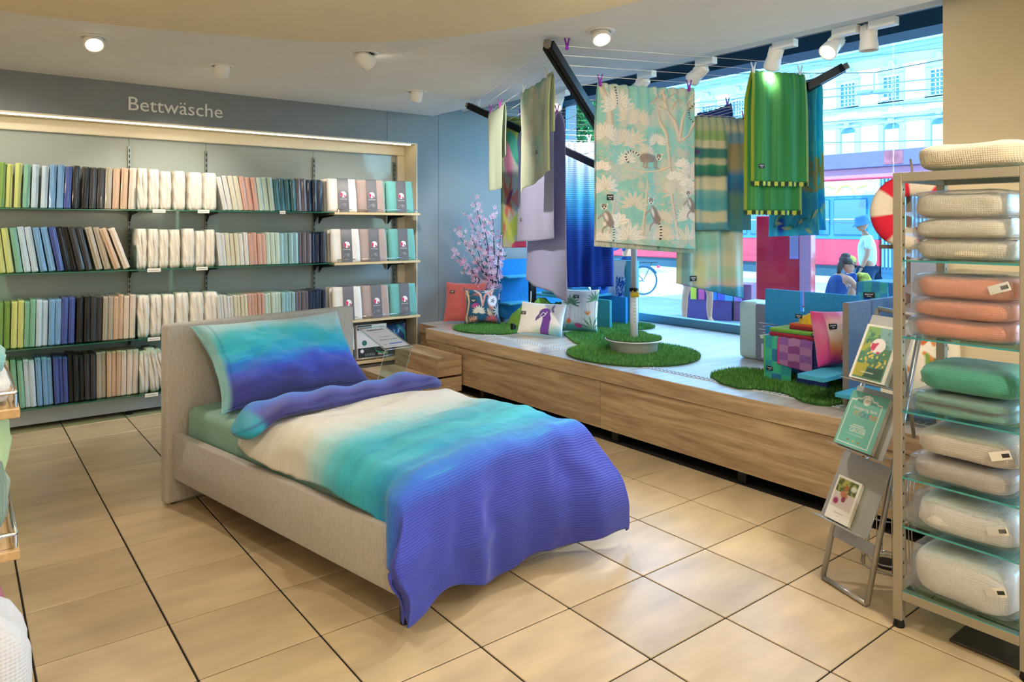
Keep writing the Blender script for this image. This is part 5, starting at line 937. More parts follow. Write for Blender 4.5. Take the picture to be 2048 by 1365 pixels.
U, V = np.meshgrid(np.linspace(0, 1, 40), np.linspace(0, 1, 6)); an_ = U*5*PI; rr = .035+.045*U; Gr = np.stack([5.42+V*.14*0+rr*np.cos(an_), np.full_like(U, 5.43)+V*.12, .955+rr*np.sin(an_)], -1); ro = mk('rolled_towel', grid(Gr), M('terry_blue', '#1f5fb4', .9, bump=.3, bscale=200), None, True, label='rolled blue towel on the shelf behind the palm cushion', cat='towel'); so = ro.modifiers.new('t', 'SOLIDIFY'); so.thickness = .012
for i, (hx_, nm) in enumerate((('#2f9fb4', 'turquoise'), ('#4fb8b0', 'sea green'), ('#2a7fb0', 'blue'))): folded('folded_towel', 5.0+.04*i, 5.32, 5.55, 5.95, .8705+.03*i, .03, hx_, '%s folded towel on the shelf under the blue duvet cover' % nm)
# ============================================================ glass shelf tower with blankets
def Mwaffle(name, col, scale=800, strength=.3, coat=0):
    if name in MATS: return MATS[name]
    m = M(name, col, .9, sheen=.3, coat=coat); n = m.node_tree.nodes; l = m.node_tree.links; tc = n.new('ShaderNodeTexCoord'); sx = n.new('ShaderNodeSeparateXYZ'); l.new(tc.outputs['Object'], sx.inputs[0]); h = None
    for k in range(3):
        mu = n.new('ShaderNodeMath'); mu.operation = 'MULTIPLY'; mu.inputs[1].default_value = scale; l.new(sx.outputs[k], mu.inputs[0]); si = n.new('ShaderNodeMath'); si.operation = 'SINE'; l.new(mu.outputs[0], si.inputs[0])
        if h is None: h = si.outputs[0]
        else: ad = n.new('ShaderNodeMath'); ad.operation = 'ADD'; l.new(h, ad.inputs[0]); l.new(si.outputs[0], ad.inputs[1]); h = ad.outputs[0]
    b = n.new('ShaderNodeBump'); b.inputs['Strength'].default_value = strength; b.inputs['Distance'].default_value = .002; l.new(h, b.inputs['Height']); l.new(b.outputs[0], n['Principled BSDF'].inputs['Normal']); return m
def blob(x0, x1, y0, y1, z0, z1, e=.35, nz=.06, seed=0, n=26):
    """soft box: a superellipsoid with a flat underside and gentle lumps"""
    a = np.linspace(-PI/2, PI/2, n//2+1); b = np.linspace(-PI, PI, n*2+1)[:-1]; Bq, Aq = np.meshgrid(b, a); p = lambda v, k: np.sign(v)*np.abs(v)**k
    X = p(np.cos(Aq), e)*p(np.cos(Bq), e*.8); Y = p(np.cos(Aq), e)*p(np.sin(Bq), e*.8); Z = p(np.sin(Aq), e*1.15); lump = 1+nz*(vnoise(X*1.3+4, Y*1.3+4+Z, 2.1, seed)-.5)
    X = X*(1+nz*.5*(vnoise(Y+7, Z+7, 2, seed+1)-.5)); Y = Y*(1+nz*.5*(vnoise(X+9, Z+5, 2, seed+2)-.5)); Zt = np.where(Z > 0, Z*lump, Z)
    G = np.stack([(x0+x1)/2+X*(x1-x0)/2, (y0+y1)/2+Y*(y1-y0)/2, (z0+z1)/2+Zt*(z1-z0)/2], -1); nb = len(b); i = np.arange(G.shape[0]*nb).reshape(-1, nb); j = np.roll(i, -1, 1)
    return G.reshape(-1, 3), np.stack([i[:-1], j[:-1], j[1:], i[1:]], -1).reshape(-1, 4)
TX0, TX1, TY0, TY1 = 2.965, 3.40, .878, 1.345
m_tow = M('tower_metal', '#a39b88', .4, metal=.35)
tw = empty('glass_shelf_tower', (3.18, 1.12, 0), 'tall grey metal shelf tower with glass shelves of blankets on the right', 'shelf')
for x in (TX0, TX1-.034):
    for y in (TY0, TY1-.034):
        mk('post', rbox(x, x+.034, y, y+.034, .03, 1.812, .002, 1), m_tow, tw); mk('foot', lathe([(.02, 0), (.022, .006), (.016, .03)], 14, (x+.017, y+.017, 0)), m_blk, tw)
        yy = y-.0006 if y > 1.2 else y+.0346
        mk('post_hole', join(*[box(x+.013, x+.021, yy-.0004, yy+.0004, z, z+.008) for z in np.arange(.2, 1.75, .055)]), m_blk, tw, kind='stuff')
for z0 in (.115, 1.775):
    for y in (TY0, TY1-.034): mk('rail', rbox(TX0+.034, TX1-.034, y, y+.034, z0, z0+.036, .002, 1), m_tow, tw)
    for x in (TX0, TX1-.034): mk('rail', rbox(x, x+.034, TY0+.034, TY1-.034, z0, z0+.036, .002, 1), m_tow, tw)
TZ = [1.80, 1.465, 1.161, .867, .605, .41, .150]
m_gl2 = Mclear('tower_glass', '#d5efec', .9); m_ge2 = M('glass_edge_cyan', '#3f9a9a', .1, coat=.4)
for z in TZ[:-1]+[.152]:
    mk('glass_plate', box(TX0+.004, TX1-.004, TY0+.036, TY1-.036, z-.007, z), m_gl2, tw)
    mk('plate_edge', box(TX0+.001, TX0+.004, TY0+.036, TY1-.036, z-.007, z), m_ge2, tw)
m_bag = Mclear('bag_film', '#f4f6f8', 1.1, .12, 1.35)
def add_film_veil():
    n = m_bag.node_tree.nodes; l = m_bag.node_tree.links; bp_ = n.new('ShaderNodeBump'); bp_.inputs['Strength'].default_value = .6; t = n.new('ShaderNodeTexNoise'); t.inputs['Scale'].default_value = 25; t.inputs['Distortion'].default_value = 1.5; l.new(t.outputs[0], bp_.inputs['Height'])
    for q in n:
        if q.type in ('BSDF_GLOSSY', 'LAYER_WEIGHT'): l.new(bp_.outputs[0], q.inputs['Normal'])
    d = n.new('ShaderNodeBsdfDiffuse'); d.inputs[0].default_value = (.8, .82, .85, 1); mx = n.new('ShaderNodeMixShader'); mx.inputs[0].default_value = .10; o = n['Material Output']; s = o.inputs[0].links[0].from_socket; l.new(s, mx.inputs[1]); l.new(d.outputs[0], mx.inputs[2]); l.new(mx.outputs[0], o.inputs[0])
add_film_veil()
def blanket(si, z, h, col, lab, bag=True, dx=0, dy=0, seed=0, label_=False, wd=.35, layers=1):
    t = empty('folded_blanket', (3.18+dx, 1.12+dy, z), lab, 'blanket', 'folded waffle blankets on the shelf tower'); m = Mwaffle('waffle_'+col.strip('#'), col)
    x0, x1, y0, y1 = 2.985+dx, 3.345+dx, 1.12+dy-wd/2, 1.12+dy+wd/2
    for k in range(layers): mk('blanket_fold', xf(blob(x0+.006*k, x1, y0, y1, z+.001+h*k/layers, z+h*(k+1)/layers, .46, .34, seed+3*k, 34), rz(math.radians(3*math.sin(seed*2.3))), piv=(3.18, 1.12, 0)), m, t, True)
    if bag:
        b = mk('clear_bag', blob(x0-.008, x1+.008, y0-.012, y1+.010, z+.0005, z+h+.012, .30, .22, seed+40), m_bag, t, True)
        zc = z+h*.4; fl_ = np.array([(x0+.02, y1-.01, zc+h*.45), (x0+.02, y1-.01, zc-h*.38), (x0+.01, y1+.055, zc-h*.12), (x0+.22, y1-.01, zc+h*.45), (x0+.22, y1-.01, zc-h*.38), (x0+.20, y1+.05, zc-h*.1)]); mk('bag_flap', (fl_, [(0, 1, 2), (3, 5, 4), (0, 2, 5, 3), (1, 4, 5, 2), (0, 3, 4, 1)]), m_bag, b)
    if label_: mk('care_label', xf(rbox(-.001, .001, -.035, .035, -.016, .016, .0005, 1), rx(-.35), (x0-.004, y0+.05, z+h*.62)), M('paper'), t); mk('label_code', xf(box(-.0016, -.0011, -.03, -.005, -.008, .006), rx(-.35), (x0-.004, y0+.05, z+h*.62)), M('print_dark', '#333333', .6), t)
blanket(0, 1.80+.012, .105, '#d5cbb2', 'cream waffle blanket folded on the very top of the tower', False, .0, -.03, 1, wd=.40)
for i, h in enumerate((.082, .078, .098)): blanket(1, TZ[1]+(0, .0835, .163)[i], h, '#d2c9b0', '%s bagged cream waffle blanket on the highest glass shelf' % ['bottom', 'middle', 'top'][i], True, 0, -.012+.01*i, 10+i, wd=.34-.01*i)
for i, h in enumerate((.078, .076, .09)): blanket(2, TZ[2]+(0, .0795, .157)[i], h, '#dc8a66', '%s bagged coral orange waffle blanket' % ['bottom', 'middle', 'top'][i], True, 0, -.008*i, 20+i, i == 2)
blanket(3, TZ[3], .075, '#5a9a86', 'bagged sea green blanket lying under the unwrapped one', True, 0, .0, 30, layers=2); blanket(3, TZ[3]+.089, .105, '#4a9a82', 'sea green knitted blanket on top of the bagged green one', False, 0, -.02, 31)
blanket(4, TZ[4], .085, '#b3aa9e', 'lower bagged grey-beige knit blanket', True, 0, 0, 33); blanket(4, TZ[4]+.099, .105, '#bdb6ab', 'upper grey-beige knit blanket with paper label', False, 0, -.02, 34, True)
blanket(5, TZ[5], .135, '#e0ddd6', 'bagged white blanket on the fifth glass shelf', True, 0, -.01, 36, True); blanket(6, .152, .19, '#e6e3dc', 'large bagged white blanket on the lowest shelf of the tower', True, 0, -.005, 38, True)
mk('floor_plate', rbox(3.02, 3.3, .86, 1.16, .001, .012, .003), M('plate_dark', '#3a3630', .4), label='dark metal plate on the floor beneath the shelf tower', cat='plate')
# ============================================================ magazine stand
SL, SRt, TL, TR_ = np.array([3.10, 1.712, .012]), np.array([3.02, 1.475, .012]), np.array([3.605, 1.705, 1.19]), np.array([3.535, 1.468, 1.178])
mg = empty('magazine_stand', (SL+SRt)/2-EZ*.012, 'silver leaning magazine stand with three trays beside the tower', 'magazine stand')
m_sil = M('silver_metal', '#a9a7a2', .32, metal=.7); m_tray = M('tray_grey', '#a7a7a2', .45, metal=.3)
mk('frame_leg', tube([SL, TL], .012, 10), m_sil, mg, True); mk('frame_leg', tube([SRt, TR_], .012, 10), m_sil, mg, True); mk('top_bar', tube([TL, TR_], .012, 10), m_sil, mg, True); mk('bottom_bar', tube([SL, SRt], .011, 10), m_sil, mg, True)
sw_ = unit(SRt-SL); su = unit(TL-SL); sn = unit(np.cross(su, sw_)); sn = sn if sn[0] < 0 else -sn; LW = np.linalg.norm(SRt-SL); LH_ = np.linalg.norm(TL-SL)
def SP(a, t, o=0): return SL+sw_*a*LW+su*t*LH_+sn*o
def slab(a0, a1, t0, t1, o0, o1, b0=None, b1=None):
    """plate on the stand: a across 0..1, t along 0..1, o out in metres (o at the lower edge, at the upper edge)"""
    V = [SP(a, t, o) for (t, oo) in ((t0, o0), (t1, o1)) for o in (oo, oo+.003) for a in (a0, a1)]; return np.array(V), [(0, 1, 3, 2), (4, 6, 7, 5), (0, 4, 5, 1), (2, 3, 7, 6), (0, 2, 6, 4), (1, 5, 7, 3)]
mk('cross_bar', slab(.02, .98, .145, .185, .0, .0), m_tray, mg)
MT = [(.70, .97), (.455, .69), (.20, .445)]
for t0_, t1_ in MT:
    ty = mk('tray', slab(-.04, 1.04, t0_, t1_, .075, .014), m_tray, mg); V = np.array([SP(-.04, t0_, .072), SP(1.04, t0_, .072), SP(1.04, t0_-.002, .135), SP(-.04, t0_-.002, .135)]); mk('tray_lip', (np.concatenate([V, V-su*.003]), [(0, 1, 2, 3), (7, 6, 5, 4), (0, 4, 5, 1), (1, 5, 6, 2), (2, 6, 7, 3), (3, 7, 4, 0)]), m_tray, mg)
mk('prop_leg', tube([(TL+TR_)/2-su*.03, np.array([3.72, 1.585, .56])], .009, 8), m_sil, mg, True)
def booklet(ti, a0, a1, hgt, thick, paint, lab, extra=None, n=(50, 66)):
    t0_, t1_ = MT[ti]; sl = (.014-.075)/((t1_-t0_)*LH_); q0 = SP(a0, t0_, .079); ey = unit(su+sn*sl); ez = unit(np.cross(sw_, ey)); ez = ez if ez@sn > 0 else -ez; w_ = (a1-a0)*LW
    t = empty('magazine', q0, lab, 'magazine', 'magazines in the silver stand'); ft = lambda g: frame(g, q0+ey*.002+ez*.001, sw_, ey, ez)
    mk('pages', ft(rbox(0, w_, 0, hgt, 0, thick, .001, 1)), M('paper_white', '#e2ded4', .6), t)
    U, V = np.meshgrid(np.linspace(0, 1, n[0]), np.linspace(0, 1, n[1])); p = paint(U*w_/hgt, 1-V); A = np.stack([U*w_, V*hgt, np.full_like(U, thick+.0006)], -1); cv = mk('cover', ft(grid(A)), M('printed_paper'), t, col=p)
    if extra:
        for s, x, y, sz, cc in extra: mk('cover_text', ft(xf(textgeo(s, sz, .0002, 'CENTER'), None, (x*w_, y*hgt, thick+.0012))), M('ink_'+cc.strip('#'), cc, .6), cv)
def cover1(X, Y):
    p = Paint(X, Y, '#e4e0d2'); a = .6; p.poly([(.05, .04), (a*1.08, .04), (a*1.08, .97), (.05, .97)], '#4f7f5a'); p.poly([(.05, .04), (.3, .04), (.35, .2), (.05, .3)], '#7fa85c'); p.poly([(.05, .3), (.22, .28), (.2, .5), (.05, .5)], '#a3a83a'); p.poly([(.3, .04), (.65, .04), (.65, .4), (.4, .4)], '#7fa8a8'); p.mix((vnoise(X*8, Y*8, 2, 201)-.5)*4*(Y > .1)*(X > .06)*(X < .62)*(Y < .95), '#2f6f5c')
    r = random.Random(4)
    for _ in range(40): p.ell(.1+.5*r.random(), .5+.25*r.random(), .022, .022, r.choice(['#d9b93a', '#e3cf5c', '#3f8f6a']))
    p.poly([(.05, .72), (.3, .7), (.26, .95), (.05, .95)], '#a9a02f'); p.poly([(.3, .78), (.62, .75), (.62, .95), (.27, .95)], '#1f4f38'); p.ell(.36, .37, .15, .14, '#efe6de', 0, .06); p.poly([(.23, .33), (.36, .32), (.30, .48), (.23, .44)], '#c8345a'); p.ell(.40, .49, .04, .025, '#c8345a'); p.mix((np.abs(Y-.86) < .008)*(X > .2)*(X < .45)*.8, '#e8e4d4'); p.mix((np.abs(Y-.9) < .006)*(X > .22)*(X < .4)*.7, '#e8e4d4'); return p.c
booklet(0, .06, .88, .285, .03, cover1, 'garden magazine with round pink and white logo in the top tray')
def cover2(X, Y):
    p = Paint(X, Y, '#6fb5a4'); w_ = .75; L = [(.05, .95), (.05, .16), (.14, .16), (.17, .12), (.25, .12), (.30, .06), (.375, .045), (.45, .06), (.50, .12), (.58, .12), (.61, .16), (.70, .16), (.70, .95), (.05, .95)]; p.stroke(L, .012, '#e6e6da', .3); p.ell(.375, .14, .085, .085, '#e9e6da', 0, .1)
    p.mix((np.abs(Y-.60) < .012)*(X > .25)*(X < .5)*.55, '#e6e6da'); p.mix((np.abs(Y-.64) < .012)*(X > .2)*(X < .55)*.55, '#e6e6da'); p.mix((np.abs(Y-.77) < .01)*(X > .2)*(X < .55)*.5, '#e6e6da'); p.ell(.26, .88, .03, .014, '#a35a3a'); p.ell(.38, .88, .025, .02, '#d9b23a'); p.ell(.48, .89, .03, .012, '#b0703a'); return p.c
booklet(1, .0, .86, .27, .024, cover2, 'turquoise booklet reading Einzigartig dank Stickerei in the middle tray', [('MY', .5, .835, .020, '#8fb0a4'), ('Einzigartig dank', .5, .68, .022, '#e6e6da'), ('STI', .33, .56, .034, '#d9b26a'), ('CKE', .53, .56, .034, '#4f7fae'), ('REI', .76, .56, .034, '#d98a5c'), ('GROSSE', .5, .27, .026, '#e6e6da')], (66, 80))
def cover3(X, Y):
    p = Paint(X, Y, '#e3e0d6'); p.poly([(.05, .06), (.62, .06), (.62, .72), (.05, .72)], '#cfc3c0'); m = (Y < .36)*(X > .05)*(X < .62)*(Y > .06); p.mix(m*1., '#4f5a2c'); p.mix(m*(vnoise(X*8, Y*8, 2, 211)-.45)*5, '#a3a050'); p.ell(.52, .2, .1, .08, '#d9d6c6', 0, .5); p.ell(.33, .24, .07, .08, '#a8643c', 0, .3); p.ell(.32, .40, .13, .09, '#b87452', .4, .3); p.ell(.34, .50, .06, .07, '#8c2f5c'); p.ell(.15, .58, .09, .09, '#9a2f60', 0, .4); p.mix((np.abs(Y-.82) < .012)*(X > .2)*(X < .48)*.5, '#8f8c84'); p.ell(.34, .89, .016, .012, '#9a978f'); return p.c
booklet(2, .12, .66, .20, .018, cover3, 'small white brochure with picnic photo in the lowest tray')
# wire basket
wbp = np.array([3.47, 1.60, 0]); wk = empty('wire_basket', wbp, 'empty chrome wire basket on the floor behind the shelf tower', 'basket')
circ = lambda r_, z, n=28: [wbp+np.array([r_*math.cos(q), r_*math.sin(q), z]) for q in np.linspace(0, 2*PI, n+1)[:-1]]
mk('base_plate', lathe([(.06, .004), (.06, .012)], 24, wbp), m_blk, wk)
for r_, z in ((.11, .006), (.085, .03), (.10, .24), (.115, .47)): mk('ring', tube(circ(r_, z), .0035, 6, True), m_chr, wk, True)
for q in np.linspace(0, 2*PI, 11)[:-1]: mk('wire', tube([wbp+np.array([.108*math.cos(q), .108*math.sin(q), .006]), wbp+np.array([.10*math.cos(q), .10*math.sin(q), .24]), wbp+np.array([.115*math.cos(q), .115*math.sin(q), .47])], .0025, 5), m_chr, wk, True)
# ============================================================ life buoy on a wooden rack
rx_ = 4.335; rk = empty('wooden_rack', (rx_, 1.86, PZ), 'brown wooden rack post and crossbars behind the life buoy', 'rack'); m_rk = Mwood('rack_wood', '#5f4a3f', '#7d6658', 'Z')
yA, yB = AX(1818, 450, rx_)[1], AX(1884, 450, rx_)[1]
for y in (yA, yB+.02): mk('rack_post', rbox(rx_-.012, rx_+.012, y-.012, y+.012, PZ, 1.86, .002, 1), m_rk, rk)
zc = AX(1790, 494, rx_)[2]; mk('crossbar', rbox(rx_-.010, rx_+.010, yB+.03, AX(1759, 494, rx_)[1], zc-.012, zc+.012, .002, 1), m_rk, rk); mk('crossbar', rbox(rx_-.010, rx_+.010, yB+.03, AX(1770, 350, rx_)[1], 1.835, 1.86, .002, 1), m_rk, rk)
mk('felt_panel', rbox(rx_-.02, rx_-.005, yB-.03, yA-.014, .95, 1.42, .004, 1), M('grey_felt', '#8a93a6', .95, noise=.1, nscale=100), rk)
bc = AX(1824, 424, rx_-.07); nmaj, nmin = 72, 16; R1, R2, R3 = .152, .062, .04; th = np.linspace(0, 2*PI, nmaj+1)[:-1]; ps = np.linspace(0, 2*PI, nmin+1)[:-1]; PSq, THq = np.meshgrid(ps, th)
bdir = unit([-.85, -.53, 0]); brt = unit(np.cross(EZ, bdir)*-1); rad = R1+R2*np.cos(PSq); G = bc+(rad*np.cos(THq))[..., None]*brt+(rad*np.sin(THq))[..., None]*EZ+(R3*np.sin(PSq))[..., None]*bdir
i = np.arange(nmaj*nmin).reshape(nmaj, nmin); j = np.roll(i, -1, 0); F_ = np.stack([i, np.roll(i, -1, 1), np.roll(j, -1, 1), j], -1).reshape(-1, 4); sg = np.floor((THq-math.radians(127))/(2*PI)*8+8).astype(int) % 2; colb = np.where(sg[..., None] == 0, np.array(C('#b8122c')), np.array(C('#c9bba6')))
lb = empty('life_buoy', bc-EZ*.22, 'red and cream life buoy cushion hanging behind the shelf tower', 'life buoy'); mk('ring_cushion', (G.reshape(-1, 3), F_), M('buoy_cloth', attr=True, rough=.9, noise=.06, nscale=120), lb, True, col=colb.reshape(-1, 3))
mk('rope', tube([bc+EZ*.19+bdir*-.02, bc+EZ*.24, bc+EZ*.30-bdir*.05], .006, 6), M('rope', '#8a7a5c', .9), lb, True); tag(lb, bc+brt*-.06-EZ*.15+bdir*.045, brt, EZ, .06, .045)
# ============================================================ clear acrylic sign holder beside the bed
ac = empty('acrylic_sign_holder', (2.57, 4.75, 0), 'clear acrylic sign holder with a printed price sheet beside the bed', 'sign holder'); m_ac = Mclear('acrylic'); F0 = np.array([2.455, 4.676, .70]); Bk = np.array([2.455, 5.13, .809]); Wd = np.array([.232, .02, 0])
def sheet4(a, b, w_, th=.003): n_ = unit(np.cross(w_, b-a))*th; V = np.array([a, a+w_, b+w_, b]); return np.concatenate([V, V-n_]), [(0, 1, 2, 3), (7, 6, 5, 4), (0, 4, 5, 1), (1, 5, 6, 2), (2, 6, 7, 3), (3, 7, 4, 0)]
mk('tilted_top', sheet4(F0, Bk, Wd), m_ac, ac); Fl = np.array([2.455, 5.02, .004]); mk('leg_sheet', sheet4(F0, Fl, Wd), m_ac, ac); mk('base_sheet', sheet4(Fl, Fl-np.array([0, .32, 0]), Wd), m_ac, ac)
for a, b in ((F0, Fl), (F0+Wd, Fl+Wd), (F0, F0+Wd), (F0, Bk), (F0+Wd, Bk+Wd), (Bk, Bk+Wd)): mk('polished_edge', tube([a, b], .0022, 5), M('acrylic_edge', '#d5e6ee', .15, coat=.5), ac)
pn = unit(np.cross(Wd, Bk-F0)); pe = unit(Wd); pu = unit(Bk-F0); U, V = np.meshgrid(np.linspace(0, 1, 50), np.linspace(0, 1, 60)); p = Paint(U, 1-V, '#dddde2'); Y = 1-V
p.mix((np.abs(Y-.48) < .022)*(U > .3)*(U < .75)*.7*(np.sin(U*70) > -.6), '#5a5c60'); p.mix((np.abs(Y-.63) < .022)*(U > .18)*(U < .9)*.7*(np.sin(U*60) > -.7), '#5a5c60'); p.mix((np.abs(Y-.83) < .025)*(U > .38)*(U < .92), '#4f7fd0'); p.mix((np.abs(Y-.85) < .03)*(U > .12)*(U < .25)*.5, '#9a9a9a'); p.mix((np.abs(Y-.22) < .012)*(U > .3)*(U < .8)*.4, '#7a7c80')
A = F0+pu*.03+pe*.01+pn*.002+U[..., None]*pe*.21+V[..., None]*pu*.40; sh = mk('printed_sheet', grid(A), M('printed_paper'), ac, col=p.c); mk('sheet_heading', frame(textgeo('Fixleintuch', .034, .0002, 'CENTER', .0006), F0+pu*.375+pe*.115+pn*.003, pe, pu, pn), M('print_dark'), sh)
# ============================================================ display table cut by the left edge of the view
dt = empty('towel_display_unit', (-.25, 3.2, 0), 'birch shelf unit with chrome rails at the left edge', 'shelf'); m_bt = Mwood('birch_unit', '#b8925f', '#d2b07c', 'Y')
for z in (1.066, .652): mk('shelf_board', rbox(-.75, .148, 2.545, 4.1, z-.028, z, .003, 1), m_bt, dt); mk('rail', tube([(.137, 2.56, z+.045), (.137, 4.05, z+.045)], .006), m_chr, dt, True); mk('rail_post', tube([(.137, 2.57, z), (.137, 2.57, z+.045)], .006), m_chr, dt); mk('rail_post', tube([(.137, 4.0, z), (.137, 4.0, z+.045)], .006), m_chr, dt); mk('rail', tube([(-.7, 2.56, z+.045), (.137, 2.56, z+.045)], .006), m_chr, dt)
mk('side_panel', rbox(-.72, -.02, 3.3, 3.33, 0, 1.04, .003, 1), m_bt, dt); mk('base', rbox(-.75, .02, 2.72, 4.05, .0, .08, .003), m_bt, dt)
mk('folded_towel', blob(-.30, .128, 2.57, 3.0, 1.067, 1.15, .35, .2, 50), Mwaffle('waffle_white', '#d9d6d2'), None, True, label='white folded towel on the upper board at the left edge', cat='towel'); mk('folded_towel', blob(-.30, .118, 2.60, 3.0, 1.151, 1.23, .35, .3, 51), Mwaffle('waffle_aqua', '#7fb4b0'), None, True, label='aqua folded towel on top of the white one at the left edge', cat='towel')
mk('hanging_robe', blob(-.2, .13, 2.62, 2.85, .80, 1.035, .55, .4, 52), M('robe_green', '#b9cf9c', .9, noise=.15, nscale=8), None, True, label='pale green cloth between the boards at the left edge', cat='cloth'); mk('folded_towel', blob(-.3, .125, 2.58, 2.74, .653, .93, .5, .4, 53), Mwaffle('waffle_sage', '#7f9484'), None, True, label='sage waffle towel on the lower board at the left edge', cat='towel')
mk('robe', blob(-.25, .168, 2.36, 2.60, .02, .56, .6, .35, 54), Mwaffle('waffle_robe', '#d3d2d6', 600), None, True, label='white waffle bathrobe bundle below the lower board at the left edge', cat='robe')
mk('pink_towel', blob(-.3, .12, 2.62, 2.68, .1, .60, .5, .2, 55), M('terry_pink', '#b8707c', .9), None, True, label='dusty pink towel behind the white robe at the left edge', cat='towel')
# ============================================================ the street
m_pave = M('paving', '#8f9aa0', .85, noise=.15, nscale=1.5, bump=.2, bscale=20); m_road = M('road', '#c9cdd0', .9, noise=.05, nscale=.6)
mk('ground_pavement', box(6.2, 12.5, -20, 60, -.3, 0), m_pave, kind='structure'); mk('ground_road', box(12.5, 60, -30, 80, -.3, -.01), m_road, kind='structure')
FX = 44.0; K = FX/32
m_fac = M('facade_plaster', '#d3e0e2', .9, noise=.04, nscale=.4); m_sto = M('facade_stone', '#a9c2c6', .9, noise=.05, nscale=2); m_pan = M('window_dark', '#2f6a94', .15, coat=.5); m_shut = M('shutter_white', '#d9e6ea', .7); m_mul = M('mullion', '#d6e4ea', .6)
fb = empty('townhouse', (FX, 22, 0), 'long pale townhouse facade with carved window surrounds across the street', 'building')
zK = lambda z: 1.6+(z-1.6)*K
mk('wall', box(FX, FX+6, -6, 75, 0, zK(9.0)), m_fac, fb)
mk('cornice', join(box(FX-.7, FX+6, -6, 75, zK(9.28), zK(9.5)), box(FX-.45, FX+6, -6, 75, zK(9.12), zK(9.28)), box(FX-.2, FX+6, -6, 75, zK(9.0), zK(9.12))), m_sto, fb); mk('roof', prism([(FX-.5, -6), (FX+6, -6), (FX+6, 75), (FX-.5, 75)], zK(9.5), zK(10.6)), M('roof_grey', '#8f9a9e', .9), fb)
mk('string_course', box(FX-.22, FX, -6, 75, zK(6.25), zK(6.40)), m_sto, fb); mk('string_course', box(FX-.2, FX, -6, 75, zK(6.86), zK(6.97)), m_sto, fb); mk('string_course', box(FX-.15, FX, -6, 75, zK(4.0), zK(4.2)), m_sto, fb)
SPC = 1.92*K; Y0 = 16.46*K
def crest(y, z, w_): return xf(prism([(y-w_, z), (y-w_, z+.18), (y-w_*.7, z+.34), (y-w_*.55, z+.2), (y-w_*.3, z+.3), (y-.12, z+.62), (y+.12, z+.62), (y+w_*.3, z+.3), (y+w_*.55, z+.2), (y+w_*.7, z+.34), (y+w_, z+.18), (y+w_, z)], FX-.2, FX-.02), [[0, 0, 1], [1, 0, 0], [0, 1, 0]])
for i in range(-6, 3):
    y = Y0-SPC*i
    if i == -2: continue
    h = .45; z0, z1 = zK(7.02), zK(8.2)
    wn = mk('window', box(FX-.03, FX+.02, y-h, y+h, z0, z1), m_pan, fb)
    mk('shutter_box', box(FX-.08, FX-.03, y-h, y+h, z1-.22, z1), m_shut, wn); mk('glazing_bar', join(*[box(FX-.06, FX-.035, y-.03+o, y+.03+o, z0, z1-.2) for o in (-.22, 0, .22)], *[box(FX-.06, FX-.035, y-h, y+h, z-.02, z+.02) for z in np.linspace(z0+.2, z1-.4, 5)]), m_mul, wn)
    mk('surround', join(box(FX-.14, FX, y-h-.28, y-h, z0-.1, z1+.18), box(FX-.14, FX, y+h, y+h+.28, z0-.1, z1+.18), box(FX-.18, FX, y-h-.3, y+h+.3, z1, z1+.2), box(FX-.2, FX, y-h-.3, y+h+.3, z0-.14, z0)), m_sto, fb); mk('carved_crest', crest(y, z1+.2, .62), m_sto, fb)
    mk('apron_panel', box(FX-.06, FX, y-.6, y+.6, zK(6.45), zK(6.80)), m_fac, fb)
    z2, z3 = zK(4.3), zK(5.95); ar_ = [(y-h, z2), (y+h, z2), (y+h, z3-.15)]+[(y+h*math.cos(q), z3-.15+.28*math.sin(q)) for q in np.linspace(0, PI, 9)[1:-1]]+[(y-h, z3-.15)]
    w2 = mk('arched_window', xf(prism(ar_, FX-.03, FX+.02), [[0, 0, 1], [1, 0, 0], [0, 1, 0]]), m_pan, fb); mk('blind', box(FX-.06, FX-.03, y-h+.04, y+h-.04, z2, z3-.22), m_shut, w2)
    mk('surround', join(box(FX-.14, FX, y-h-.32, y-h-.02, z2, z3+.1), box(FX-.14, FX, y+h+.02, y+h+.32, z2, z3+.1), box(FX-.12, FX, y-h-.3, y+h+.3, z3+.14, z3+.3)), m_sto, fb); mk('keystone', box(FX-.3, FX, y-.14, y+.14, z3+.1, z3+.5), m_sto, fb)
mk('downpipe', tube([(FX-.15, Y0+SPC*2+.3, 0), (FX-.15, Y0+SPC*2+.3, zK(9.0))], .09, 8), M('pipe', '#5f7fae', .5), fb)
fx = np.array([FX-.35, Y0-SPC, zK(7.0)]); mk('flower_box', join(box(fx[0]-.12, fx[0]+.12, fx[1]+.05, fx[1]+.45, fx[2], fx[2]+.2)), M('flower_box', '#c99a8c', .8), label='window box of pink flowers on the townhouse sill', cat='flower box')
# tram
TXx = 22.0; ty0 = AX(1757, 480, TXx)[1]; tz = lambda y: AX(1640, y, TXx)[2]
tm = empty('tram', (TXx+1.2, ty0+9, 0), 'red and white tram standing across the street', 'tram'); m_red = M('tram_red', '#d9324a', .35, coat=.4); m_tw = M('tram_white', '#e9eef0', .4, coat=.3); m_tg = M('tram_glass', '#2f6f94', .06, coat=.6)
mk('lower_body', rbox(TXx, TXx+2.4, ty0, ty0+24, tz(530), tz(478), .05), m_red, tm); mk('body', box(TXx+.03, TXx+2.37, ty0+.02, ty0+23.98, tz(478), tz(352)), M('tram_frame', '#3f7f9c', .3), tm); mk('roof_band', rbox(TXx-.01, TXx+2.41, ty0, ty0+24, tz(394), tz(352), .05), m_tw, tm); mk('skirt', box(TXx+.1, TXx+2.3, ty0+.1, ty0+23.9, -.0095, tz(530)), M('dark_skirt', '#35505f', .7), tm)
yy = ty0+.35
